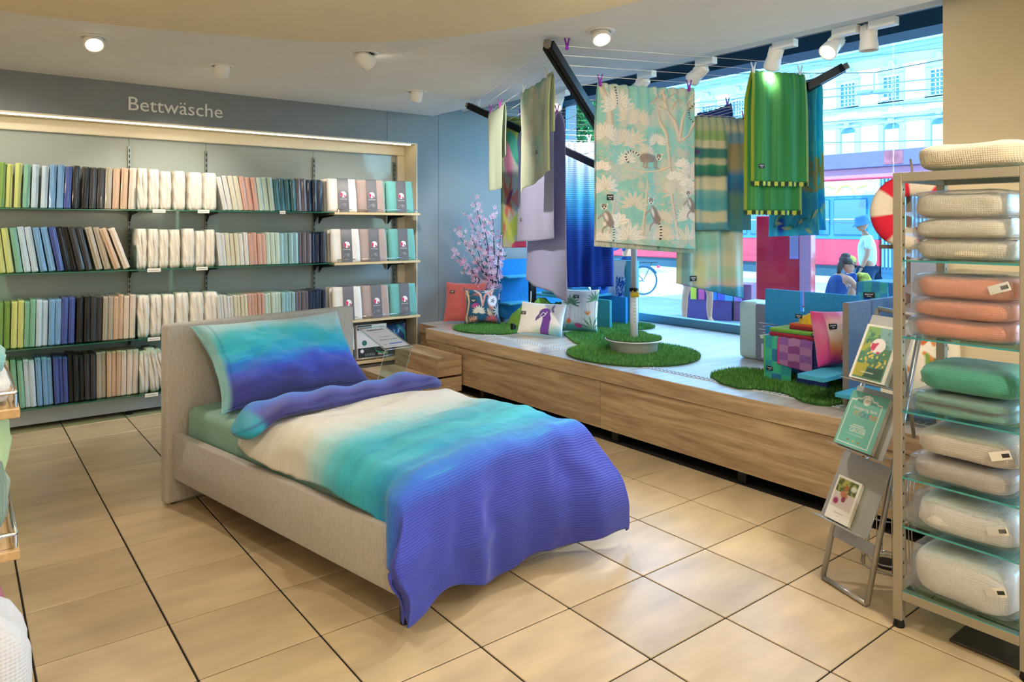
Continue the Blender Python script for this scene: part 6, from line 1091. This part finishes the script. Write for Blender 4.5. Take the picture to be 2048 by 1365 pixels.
for k in range(13):
    wl = (1.05, 1.7)[k % 2]; wn = mk('tram_window', rbox(TXx-.005, TXx+.03, yy, yy+wl, tz(470), tz(400), .03), m_tg, tm); mk('window_bar', box(TXx-.015, TXx-.004, yy, yy+wl, tz(440), tz(440)+.03), m_mul, wn); yy += wl+.14
sy = AX(1692, 380, TXx)[1]; sz_ = tz(390)-.02; mk('sun_emblem', join(tube([(TXx-.02, sy+.28*math.cos(q), sz_+.28*math.sin(q)) for q in np.linspace(0, PI, 13)], .035, 6), *[tube([(TXx-.02, sy+.4*math.cos(q), sz_+.4*math.sin(q)), (TXx-.02, sy+.75*math.cos(q), sz_+.75*math.sin(q)*.75)], .03, 6) for q in (.55, PI-.5)]), M('emblem_yellow', '#e0b45c', .5), tm)
bl = empty('tram_bellows', (TXx+1.2, ty0-.6, 0), 'blue ribbed joint section at the right end of the tram', 'tram'); mk('bellows_core', box(TXx+.12, TXx+2.2, ty0-2.2, ty0-.02, -.0095, tz(352)), M('bellows_dark', '#2f5f7c', .7), bl)
for k in range(20): mk('rib', rbox(TXx+.05, TXx+2.3, ty0-2.15+k*.107, ty0-2.10+k*.107, .35, tz(352), .01, 1), M('bellows_blue', '#7fb0c8', .6), bl)
# tram stop roof with a printed fascia
sx_ = 15.0; sz2 = lambda y: AX(1640, y, sx_)[2]; ya, yb_ = AX(1625, 330, sx_)[1]+4.5, AX(1868, 310, sx_)[1]-1
ro_ = empty('stop_shelter', (sx_+1, 7, 0), 'tram stop shelter roof with purple fascia over a pink beam', 'shelter'); mk('fascia', rbox(sx_, sx_+.12, yb_, ya, sz2(341), sz2(311), .01, 1), M('fascia_purple', '#7f6f9c', .6, noise=.08, nscale=1.2), ro_)
p1, p2 = AX(1768, 320, sx_)[1], AX(1806, 320, sx_)[1]; mk('fascia_poster', box(sx_-.01, sx_, p2, p1, sz2(338), sz2(313)), M('poster_rust', '#b0606a', .7, noise=.35, nscale=9), ro_); mk('beam', rbox(sx_+.1, sx_+.3, yb_, ya, sz2(361), sz2(341), .01, 1), M('beam_pink', '#d28aa0', .6), ro_); mk('light_tube', tube([(sx_+.08, yb_, sz2(362)), (sx_+.08, ya, sz2(362))], .025, 6), m_red, ro_); mk('canopy', box(sx_+.12, sx_+2.2, yb_, ya, sz2(318), sz2(312)), M('canopy_grey', '#8a9aa4', .6), ro_)
for y in (ya-.3, yb_+.3): mk('shelter_post', tube([(sx_+1.9, y, 0), (sx_+1.9, y, sz2(318))], .06, 8), M('post_grey', '#6f8490', .5), ro_)
# hanging street lamp and wires
lp = AX(1748, 182, 20.0); sl_ = empty('street_lamp', lp-EZ*.1, 'twin street lamp hung on wires in front of the facade', 'street lamp'); mk('lamp_head', rbox(lp[0]-.15, lp[0]+.15, lp[1]+.03, lp[1]+.42, lp[2]-.06, lp[2]+.05, .03), M('lamp_grey', '#8a9ea8', .5), sl_); mk('lamp_head', rbox(lp[0]-.15, lp[0]+.15, lp[1]-.42, lp[1]-.03, lp[2]-.10, lp[2]+.01, .03), M('lamp_grey'), sl_); mk('hanger', tube([lp, lp+EZ*.5], .02, 6), M('lamp_grey'), sl_); mk('suspension_wire', tube([lp+EZ*.5, lp+EZ*.62+np.array([0, -9, .1])], .012, 5), m_blk, sl_); mk('suspension_wire', tube([lp+EZ*.5, lp+EZ*1.2+np.array([0, 8, .6])], .012, 5), m_blk, sl_)
for i, (py0, py1) in enumerate(((215, 176), (240, 202), (262, 228), (205, 155), (292, 280), (150, 95))):
    a, b = AX(1400, py0, 18+i), AX(1890, py1, 18+i); d = b-a; mk('overhead_wire', tube([a-d*1.2, b+d*.6], .014, 5), M('wire', '#5f7f92', .5), label='overhead tram wire, %s of the six across the street' % ['lowest but two', 'third', 'fourth', 'second', 'lowest', 'highest'][i], cat='wire', group='overhead wires')
# street tree
tc_ = AX(1158, 250, 15.0); tt_ = empty('street_tree', (tc_[0], tc_[1], 0), 'leafy green street tree seen past the upper left of the dryer', 'tree'); mk('trunk', tube([(tc_[0], tc_[1], 0), (tc_[0]+.1, tc_[1], 2.2), (tc_[0], tc_[1], 4)], [.16, .13, .08], 10), M('trunk_bark', '#4a3f36', .9, noise=.3, nscale=8), tt_, True)
n_ = 5200; rr_ = rng.normal(size=(n_, 3)); rr_ /= np.linalg.norm(rr_, axis=1)[:, None]; pos = tc_+rr_*(rng.random((n_, 1))**.5)*np.array([1.7, 1.7, 1.5]); pos[:, 2] += .35; d1 = rng.normal(size=(n_, 3)); d1 /= np.linalg.norm(d1, axis=1)[:, None]; d2 = np.cross(d1, rng.normal(size=(n_, 3))); d2 /= np.linalg.norm(d2, axis=1)[:, None]; Vt = np.stack([pos-d1*.09, pos+d2*.045, pos+d1*.09, pos-d2*.045], 1); lc_ = np.array([C('#2f7a3a'), C('#3f9a4a'), C('#245f34')])[rng.integers(0, 3, n_)]
mk('crown', (Vt.reshape(-1, 3), np.arange(n_*4).reshape(-1, 4)), M('leaf_cloth', attr=True, rough=.6, transl=.3), tt_, col=np.repeat(lc_[:, None], 4, 1).reshape(-1, 3), kind='stuff')
# red display case and purple display table on the pavement
rp = AZ(1565, 655, 0); dq = 9.4; a, b = AD(1512, 610, dq), AD(1622, 610, dq-.35); rd = empty('red_display_case', ((a+b)/2*np.array([1, 1, 0])), 'tall red display case standing outside the window', 'display case'); zt_, zb_ = AD(1512, 440, dq)[2]+.05, a[2]
exd = unit((b-a)*np.array([1, 1, 0])); nd = np.array([exd[1], -exd[0], 0]); nd = nd if nd@FW < 0 else -nd; wr = np.linalg.norm((b-a)[:2]); fo = np.array([a[0], a[1], 0]); fr_ = lambda g: frame(g, fo, exd, -nd, EZ)
mk('case_body', fr_(rbox(0, wr, 0, .35, zb_, zt_, .01, 1)), M('case_red', '#e8142c', .25, coat=.6, noise=.15, nscale=2), rd); mk('pedestal', fr_(box(.1, wr-.1, .05, .3, 0, zb_)), M('stone_grey', '#9fb0b6', .8), rd)
nt_ = mk('notice', fr_(box(wr*.62, wr*.78, -.006, 0, zt_-1.0*.55, zt_-.12)), M('notice_lilac', '#b48ac0', .7), rd); mk('notice_print', fr_(join(*[box(wr*.635, wr*.765, -.008, -.006, zt_-.5+.03*i, zt_-.49+.03*i) for i in range(11)])), M('print_grey'), nt_); mk('window_strip', fr_(box(wr*.8, wr*.99, -.006, 0, zb_+.02, zt_-.03)), M('strip_pink', '#d98aa0', .2, coat=.5), rd)
pt_ = AZ(1433, 668, 0); pt = empty('sale_table', (pt_[0]+.3, pt_[1], 0), 'purple sale table with hanging cloths on the pavement', 'table'); a = AZ(1366, 637, 0); b = AZ(1502, 645, 0); exd = unit(b-a); wr = np.linalg.norm(b-a); nd = np.array([exd[1], -exd[0], 0]); nd = nd if nd@FW < 0 else -nd; fr_ = lambda g: frame(g, a, exd, -nd, EZ)
mk('table_box', fr_(rbox(0, wr*.72, 0, .6, .0, .62, .01, 1)), M('table_purple', '#5f3f78', .5), pt); mk('table_side', fr_(rbox(wr*.74, wr, .05, .6, .0, .62, .01, 1)), M('table_plum', '#8a4a6c', .5), pt)
for k, (u, hx_, nm) in enumerate(((.12, '#d6c93f', 'yellow'), (.24, '#d9558a', 'pink'), (.40, '#3f7fc8', 'blue'), (.52, '#5f5fc0', 'violet'), (.63, '#4f9fd8', 'light blue'), (.76, '#a07fc8', 'lilac'))): mk('sale_cloth', fr_(rbox(u*wr, u*wr+.10+.03*(k > 1), -.03, -.005, .34, .63, .006, 2)), M('sale_'+nm.replace(' ', ''), hx_, .85), None, True, label='%s cloth hanging from the sale table outside' % nm, cat='cloth', group='cloths on the sale table')
# bicycle
bw = AZ(1287, 590, 0); by = empty('bicycle', (bw[0], bw[1], 0), 'bicycle whose rear wheel shows beside the dryer pole', 'bicycle'); wc = np.array([bw[0], bw[1], .33]); bd_ = unit(RT*1.0+FW*.15); 
def wheel(c): mk('tyre', tube([c+bd_*.32*math.cos(q)+EZ*.32*math.sin(q) for q in np.linspace(0, 2*PI, 41)[:-1]], .017, 8, True), M('tyre', '#2b4a5c', .7), by, True); mk('rim', tube([c+bd_*.295*math.cos(q)+EZ*.295*math.sin(q) for q in np.linspace(0, 2*PI, 41)[:-1]], .008, 6, True), m_chr, by, True); mk('spokes', join(*[tube([c, c+bd_*.29*math.cos(q)+EZ*.29*math.sin(q)], .0015, 4) for q in np.linspace(0, 2*PI, 25)[:-1]]), m_chr, by, kind='stuff'); mk('hub', tube([c-FW*.05, c+FW*.05], .03, 10), m_chr, by, True)
wheel(wc); wc2 = wc-bd_*1.05; wheel(wc2); m_bk = M('bike_frame', '#1f4f7c', .35, coat=.4); st_ = wc-bd_*.38+EZ*.42; bb_ = wc-bd_*.44-EZ*.04; hd = wc2+bd_*.16+EZ*.5
mk('frame', join(tube([bb_, st_+EZ*.12], .018), tube([bb_, hd], .02), tube([st_, hd], .018), tube([wc, bb_], .011), tube([wc, st_], .011), tube([wc2, hd, hd+EZ*.15], .016)), m_bk, by, True); mk('saddle', blob(st_[0]-.1, st_[0]+.1, st_[1]-.1, st_[1]+.1, st_[2]+.12, st_[2]+.18, .6, 0, 1), m_blk, by, True); mk('handlebar', tube([hd+EZ*.15-FW*.28, hd+EZ*.2, hd+EZ*.15+FW*.28], .012), m_blk, by, True); mk('mudguard', tube([wc+bd_*.35*math.cos(q)+EZ*.35*math.sin(q) for q in np.linspace(.5, 2.4, 12)], .02, 6), m_bk, by, True); mk('carrier', join(tube([wc+EZ*.42-bd_*.1, wc+EZ*.42+bd_*.34], .01), tube([wc+EZ*.42+bd_*.2, wc], .008)), m_blk, by); mk('rear_light', rbox(wc[0]+bd_[0]*.36-.03, wc[0]+bd_[0]*.36+.03, wc[1]+bd_[1]*.36-.03, wc[1]+bd_[1]*.36+.03, .62, .68, .01), m_red, by)
# ------------------------------------------------------------ people outside
def skin(name, J, E_, mat, parent=None, root=0, sub=2, **k):
    """one continuous surface grown over joints J = [(point, radius or (rx, ry))]"""
    V = np.array([j[0] for j in J], float); lo = V.min(0); o0 = np.array([V[root][0], V[root][1], lo[2]]); me = bpy.data.meshes.new(name); me.from_pydata((V-o0).tolist(), E_, []); me.materials.append(mat); o = bpy.data.objects.new(name, me); COL.objects.link(o); WO[o.name] = o0
    s = o.modifiers.new('skin', 'SKIN'); s.use_smooth_shade = True; sv = me.skin_vertices[0].data
    for i, j in enumerate(J): r_ = j[1]; sv[i].radius = r_ if isinstance(r_, tuple) else (r_, r_)
    sv[root].use_root = True; u = o.modifiers.new('sub', 'SUBSURF'); u.levels = sub; u.render_levels = sub
    if parent is not None: o.parent = parent; o.location = o0-WO[parent.name]
    else: o.location = o0
    return link(o, **k)
m_skin = M('skin', '#c98a68', .6); m_hair = M('hair_brown', '#4a3426', .7, noise=.2, nscale=40); m_hairb = M('hair_blond', '#9a7a52', .7, noise=.2, nscale=40)
def head_parts(par, c, r_, face, hair, hm, cap=None):
    f = unit(face); s = unit(np.cross(f, EZ)); g = blob(-r_*.78, r_*.78, -r_*.9, r_*.9, -r_*1.1, r_*1.1, 1.0, .0, 1, 16)
    mk('head', frame((g[0], g[1]), c, s, f, EZ), m_skin, par, True); mk('nose', frame(blob(-r_*.14, r_*.14, r_*.78, r_*1.08, -r_*.25, r_*.15, .9, 0, 1, 10), c, s, f, EZ), m_skin, par, True)
    for e in (-1, 1): mk('eye', frame(blob(e*r_*.34-r_*.1, e*r_*.34+r_*.1, r_*.76, r_*.86, r_*.02, r_*.16, 1, 0, 1, 8), c, s, f, EZ), M('print_dark'), par, True); mk('ear', frame(blob(e*r_*.8-r_*.1, e*r_*.8+r_*.1, -r_*.18, r_*.14, -r_*.22, r_*.22, 1, 0, 1, 8), c, s, f, EZ), m_skin, par, True)
    mk('mouth', frame(blob(-r_*.26, r_*.26, r_*.76, r_*.86, -r_*.52, -r_*.42, 1, 0, 1, 8), c, s, f, EZ), M('lips', '#a8605a', .6), par, True)
    if hm: mk('hair', frame(blob(-r_*.9, r_*.9, -r_*1.08, r_*.55, -r_*.35, r_*1.22, .9, .1, 3, 18), c, s, f, EZ), hm, par, True); 
    return s, f
def hand(par, w_, d, side):
    d = unit(d); s = unit(np.cross(d, EZ)+np.array([1e-3, 0, 0])); J = [(w_, .026), (w_+d*.05, (.034, .018)), (w_+d*.09, (.036, .016))]; Ed = [(0, 1), (1, 2)]
    for k, (o_, l_) in enumerate(((-.027, .065), (-.009, .078), (.009, .074), (.027, .058))): b = len(J); J += [(w_+d*.10+s*o_, .010), (w_+d*(.10+l_*.5)+s*o_*1.1-EZ*.006, .009), (w_+d*(.10+l_)+s*o_*1.1-EZ*.02, .008)]; Ed += [(2, b), (b, b+1), (b+1, b+2)]
    b = len(J); J += [(w_+d*.04+s*side*.04, .012), (w_+d*.085+s*side*.055, .010)]; Ed += [(1, b), (b, b+1)]; skin('hand', J, Ed, m_skin, par, 0, 1)
# standing adult with bucket hat and black tote
def adult():
    c = AD(1735, 500, 12.2); g = np.array([c[0], c[1], 0]); f = unit(-RT*.9+FW*.35); s = unit(np.cross(f, EZ)); P = lambda a, b, z: g+s*a+f*b+EZ*z
    t = empty('person', g, 'standing person in a bucket hat and pale shirt carrying a black tote bag', 'person')
    J = [(P(0, 0, .92), (.15, .11)), (P(0, .0, 1.1), (.14, .10)), (P(0, .0, 1.32), (.17, .11)), (P(0, .03, 1.44), .055), (P(0, .06, 1.53), .05)]; E_ = [(0, 1), (1, 2), (2, 3), (3, 4)]
    for e in (-1, 1): b = len(J); J += [(P(e*.17, 0, 1.38), .05), (P(e*.21, .02, 1.12), .042), (P(e*.19, .10, .90), .032)]; E_ += [(2, b), (b, b+1), (b+1, b+2)]; b = len(J); J += [(P(e*.09, 0, .85), .085), (P(e*.09, .02, .48), .055), (P(e*.09, 0, .10), .038), (P(e*.09, .14, .05), .035)]; E_ += [(0, b), (b, b+1), (b+1, b+2), (b+2, b+3)]
    skin('body', J, E_, m_skin, t); head_parts(t, P(0, .08, 1.62), .105, f+EZ*-.25, 1, m_hairb)
    J = [(P(0, 0, .86), (.20, .16)), (P(0, 0, 1.12), (.18, .14)), (P(0, 0, 1.34), (.19, .135)), (P(0, .02, 1.43), .08)]; E_ = [(0, 1), (1, 2), (2, 3)]
    for e in (-1, 1): b = len(J); J += [(P(e*.18, 0, 1.38), .068), (P(e*.215, .01, 1.2), .062)]; E_ += [(2, b), (b, b+1)]
    skin('shirt', J, E_, M('shirt_pale', '#cfe0d6', .85), t); J = [(P(0, 0, .99), (.18, .14))]; E_ = []
    for e in (-1, 1): b = len(J); J += [(P(e*.09, 0, .84), .12), (P(e*.09, .02, .48), .09), (P(e*.09, 0, .16), .075)]; E_ += [(0, b), (b, b+1), (b+1, b+2)]
    skin('trousers', J, E_, M('trousers_navy', '#1f3f5c', .85), t); hc = P(0, .07, 1.66); mk('hat', frame(lathe([(.19, -.045), (.185, -.04), (.125, .01), (.115, .09), (.08, .115), (.01, .12)], 28), hc, s, unit(f-EZ*.25), unit(EZ+f*.25)), M('hat_blue', '#4f7f9c', .85), t, True)
    for e in (-1, 1): hand(t, P(e*.19, .10, .90), f*.5-EZ, -e)
    tb = P(.26, -.02, .78); bg_ = empty('tote_bag', tb-EZ*.25, 'large black tote bag on the shoulder of the standing person', 'bag'); U_ = s; pr_ = [(-.10, -.24), (.24, -.20), (.13, .18), (-.06, .20)]; mk('bag_body', frame(prism([(-.16, -.2), (.26, -.16), (.10, .24), (-.10, .24)], -.05, .05), tb, f*-1, EZ, s), M('tote_black', '#153048', .85), bg_); mk('bag_strap', tube([tb+f*.08+EZ*.22, P(.18, .0, 1.44), tb-f*.08+EZ*.22], .012, 6), M('tote_black'), bg_)
adult()
def child():
    c = AD(1702, 560, 11.2); g = np.array([c[0], c[1], 0]); f = unit(-RT+FW*.1); s = unit(np.cross(f, EZ)); P = lambda a, b, z: g+s*a+f*b+EZ*z; hz = EYE-(522-HOR)/FPX*11.2
    t = empty('person', g, 'child in a yellow cap with a yellow patterned backpack', 'person'); J = [(P(0, 0, .52), (.10, .08)), (P(0, 0, .68), (.10, .08)), (P(0, 0, .82), (.11, .08)), (P(0, .01, .90), .035)]; E_ = [(0, 1), (1, 2), (2, 3)]
    for e in (-1, 1): b = len(J); J += [(P(e*.12, 0, .84), .034), (P(e*.15, .05, .68), .028), (P(e*.12, .14, .58), .022)]; E_ += [(2, b), (b, b+1), (b+1, b+2)]; b = len(J); J += [(P(e*.06, 0, .48), .058), (P(e*.06, .02, .27), .042), (P(e*.06, 0, .06), .03), (P(e*.06, .09, .035), .028)]; E_ += [(0, b), (b, b+1), (b+1, b+2), (b+2, b+3)]
    skin('body', J, E_, m_skin, t); head_parts(t, P(0, .02, 1.0), .092, f, 1, m_hairb); J = [(P(0, 0, .54), (.125, .10)), (P(0, 0, .70), (.12, .095)), (P(0, 0, .83), (.125, .09))]; E_ = [(0, 1), (1, 2)]
    for e in (-1, 1): b = len(J); J += [(P(e*.13, 0, .84), .045), (P(e*.15, .03, .73), .042)]; E_ += [(2, b), (b, b+1)]
    skin('shirt', J, E_, M('shirt_navy', '#1f3f7c', .85), t); mk('cap', frame(join(lathe([(.098, 0), (.098, .02), (.085, .07), (.05, .098), (.01, .104)], 24), prism([(.09*math.cos(q), .08+.09*math.sin(q)) for q in np.linspace(-.3, PI+.3, 12)], .0, .012)), P(0, .02, 1.035), s, f, EZ), M('cap_yellow', '#c8b83f', .8), t, True)
    for e in (-1, 1): hand(t, P(e*.12, .14, .58), f-EZ*.3, -e)
    bpk = P(0, -.17, .56); bo = empty('backpack', bpk, 'yellow patterned backpack on the child', 'backpack'); mk('pack', frame(blob(-.13, .13, -.09, .09, 0, .31, .5, .15, 4), bpk, s, f, EZ), M('pack_yellow', '#b8a83c', .85, noise=.5, nscale=18), bo, True); mk('pack_flap', frame(blob(-.10, .10, -.12, -.02, .08, .24, .5, .1, 5), bpk, s, f, EZ), M('pack_yellow'), bo, True)
child()
def sitter():
    c = AD(1672, 560, 10.4); g = np.array([c[0], c[1], 0]); f = unit(RT*.95+FW*.2); s = unit(np.cross(f, EZ)); P = lambda a, b, z: g+s*a+f*b+EZ*z
    t = empty('person', g, 'crouching woman in a dark blue sleeveless top with hair in a bun', 'person'); J = [(P(0, -.02, .42), (.15, .12)), (P(0, -.01, .58), (.13, .10)), (P(0, .07, .80), (.155, .10)), (P(0, .11, .91), .05)]; E_ = [(0, 1), (1, 2), (2, 3)]
    for e in (-1, 1): b = len(J); J += [(P(e*.17, .09, .85), .048), (P(e*.20, .24, .66), .040), (P(e*.10, .46, .74), .030)]; E_ += [(2, b), (b, b+1), (b+1, b+2)]; b = len(J); J += [(P(e*.09, .05, .42), .085), (P(e*.10, .42, .46), .060), (P(e*.10, .30, .09), .040), (P(e*.10, .43, .04), .034)]; E_ += [(0, b), (b, b+1), (b+1, b+2), (b+2, b+3)]
    skin('body', J, E_, m_skin, t); hc = P(0, .19, 1.03); head_parts(t, hc, .105, f-EZ*.35, 1, m_hair); mk('hair_bun', blob(hc[0]-f[0]*.03-.06, hc[0]-f[0]*.03+.06, hc[1]-f[1]*.03-.06, hc[1]-f[1]*.03+.06, hc[2]+.09, hc[2]+.18, .9, .1, 3), m_hair, t, True); mk('hair_tail', tube([hc-f*.08+EZ*.05, hc-f*.13-EZ*.03, hc-f*.15-EZ*.14], [.05, .045, .02], 8), m_hair, t, True); mk('sunglasses', frame(join(box(-.09, -.01, .085, .10, -.005, .03), box(.01, .09, .085, .10, -.005, .03), box(-.095, -.085, -.02, .09, .015, .025), box(.085, .095, -.02, .09, .015, .025)), hc, s, unit(f-EZ*.35), unit(EZ+f*.35)), m_blk, t)
    skin('top', [(P(0, -.02, .40), (.19, .165)), (P(0, -.02, .58), (.175, .15)), (P(0, .05, .78), (.20, .15)), (P(0, .08, .89), (.15, .10))], [(0, 1), (1, 2), (2, 3)], M('top_navy', '#173a6c', .85), t); J = [(P(0, -.02, .40), (.165, .13))]; E_ = []
    for e in (-1, 1): b = len(J); J += [(P(e*.09, .1, .43), .10), (P(e*.10, .41, .46), .078), (P(e*.10, .33, .2), .06)]; E_ += [(0, b), (b, b+1), (b+1, b+2)]
    skin('trousers', J, E_, M('jeans_blue', '#1f4f9c', .85), t); mk('stool', rbox(g[0]-.17, g[0]+.17, g[1]-.17, g[1]+.17, 0, .30, .02), M('stone_grey'), label='low stone block the crouching woman sits on', cat='block')
    for e in (-1, 1): hand(t, P(e*.10, .46, .74), f+EZ*.2, -e)
sitter()
def shopper():
    a = AZ(1372, 645, 0); b_ = AZ(1418, 652, 0); g = (a+b_)/2; f = unit(RT*.1-FW); s = unit(np.cross(f, EZ))*-1; hw_ = np.linalg.norm(b_-a)/2*.85; P = lambda x, b, z: g+s*x+f*b+EZ*z
    t = empty('person', g, 'person in sandals and pink shorts standing behind the striped cover', 'person'); J = [(P(0, 0, .92), (.15, .11)), (P(0, 0, 1.1), (.14, .10)), (P(0, 0, 1.32), (.17, .11)), (P(0, .02, 1.45), .05)]; E_ = [(0, 1), (1, 2), (2, 3)]
    for e in (-1, 1): b = len(J); J += [(P(e*.17, 0, 1.38), .05), (P(e*.22, .02, 1.12), .042), (P(e*.2, .12, .9), .032)]; E_ += [(2, b), (b, b+1), (b+1, b+2)]; b = len(J); J += [(P(e*.10, 0, .84), .085), (P(e*hw_, .02, .48), .055), (P(e*hw_, -.02, .26), .056), (P(e*hw_, 0, .09), .036), (P(e*hw_, .14, .04), .034)]; E_ += [(0, b), (b, b+1), (b+1, b+2), (b+2, b+3), (b+3, b+4)]
    skin('body', J, E_, m_skin, t); head_parts(t, P(0, .03, 1.6), .105, f, 1, m_hair); skin('shirt', [(P(0, 0, .95), (.18, .13)), (P(0, 0, 1.15), (.16, .12)), (P(0, 0, 1.36), (.185, .12))], [(0, 1), (1, 2)], M('shirt_cream', '#d6d0b4', .85), t); J = [(P(0, 0, .95), (.175, .13))]; E_ = []
    for e in (-1, 1): b = len(J); J += [(P(e*.1, 0, .82), .11), (P(e*hw_, .01, .60), .10)]; E_ += [(0, b), (b, b+1)]; mk('sandal', frame(join(rbox(-.045, .045, -.07, .19, 0, .02, .008), tube([(-.045, .08, .02), (0, .09, .075), (.045, .08, .02)], .01, 6), tube([(-.045, .0, .02), (0, -.03, .11), (.045, .0, .02)], .008, 6)), P(e*hw_, 0, 0), s, f, EZ), m_blk, t)
    skin('shorts', J, E_, M('shorts_pink', '#c05f86', .85), t)
    for e in (-1, 1): hand(t, P(e*.2, .12, .9), f-EZ, -e)
shopper()
def cyclist():
    g = (wc-bd_*.42)*np.array([1, 1, 0])+FW*-.22; f = unit(-bd_); s = unit(np.cross(f, EZ)); P = lambda x, b, z: g+s*x+f*b+EZ*z
    t = empty('person', g, 'person in dark blue clothes standing at the bicycle behind the dryer pole', 'person'); J = [(P(0, 0, .95), (.15, .11)), (P(0, 0, 1.12), (.14, .10)), (P(0, .03, 1.36), (.17, .11)), (P(0, .06, 1.48), .05)]; E_ = [(0, 1), (1, 2), (2, 3)]
    for e in (-1, 1): b = len(J); J += [(P(e*.17, .03, 1.40), .05), (P(e*.22, .2, 1.16), .042), (P(e*.2, .45, 1.05), .032)]; E_ += [(2, b), (b, b+1), (b+1, b+2)]; b = len(J); J += [(P(e*.09, 0, .86), .085), (P(e*.10, .05*e, .48), .06), (P(e*.10, -.03*e, .09), .04), (P(e*.10, .11, .04), .035)]; E_ += [(0, b), (b, b+1), (b+1, b+2), (b+2, b+3)]
    skin('body', J, E_, m_skin, t); head_parts(t, P(0, .09, 1.63), .105, f, 1, m_hair); J = [(P(0, 0, .98), (.18, .13)), (P(0, 0, 1.15), (.165, .12)), (P(0, .03, 1.38), (.185, .12))]; E_ = [(0, 1), (1, 2)]
    for e in (-1, 1): b = len(J); J += [(P(e*.18, .03, 1.41), .065), (P(e*.225, .2, 1.16), .055), (P(e*.2, .42, 1.06), .045)]; E_ += [(2, b), (b, b+1), (b+1, b+2)]
    skin('jacket', J, E_, M('jacket_blue', '#1f4f8c', .85), t); J = [(P(0, 0, .96), (.175, .13))]; E_ = []
    for e in (-1, 1): b = len(J); J += [(P(e*.09, 0, .84), .11), (P(e*.10, .05*e, .48), .085), (P(e*.10, -.03*e, .12), .07)]; E_ += [(0, b), (b, b+1), (b+1, b+2)]
    skin('jeans', J, E_, M('jeans_dark', '#1c3a6c', .85), t)
    for e in (-1, 1): hand(t, P(e*.2, .45, 1.05), f, -e)
cyclist()
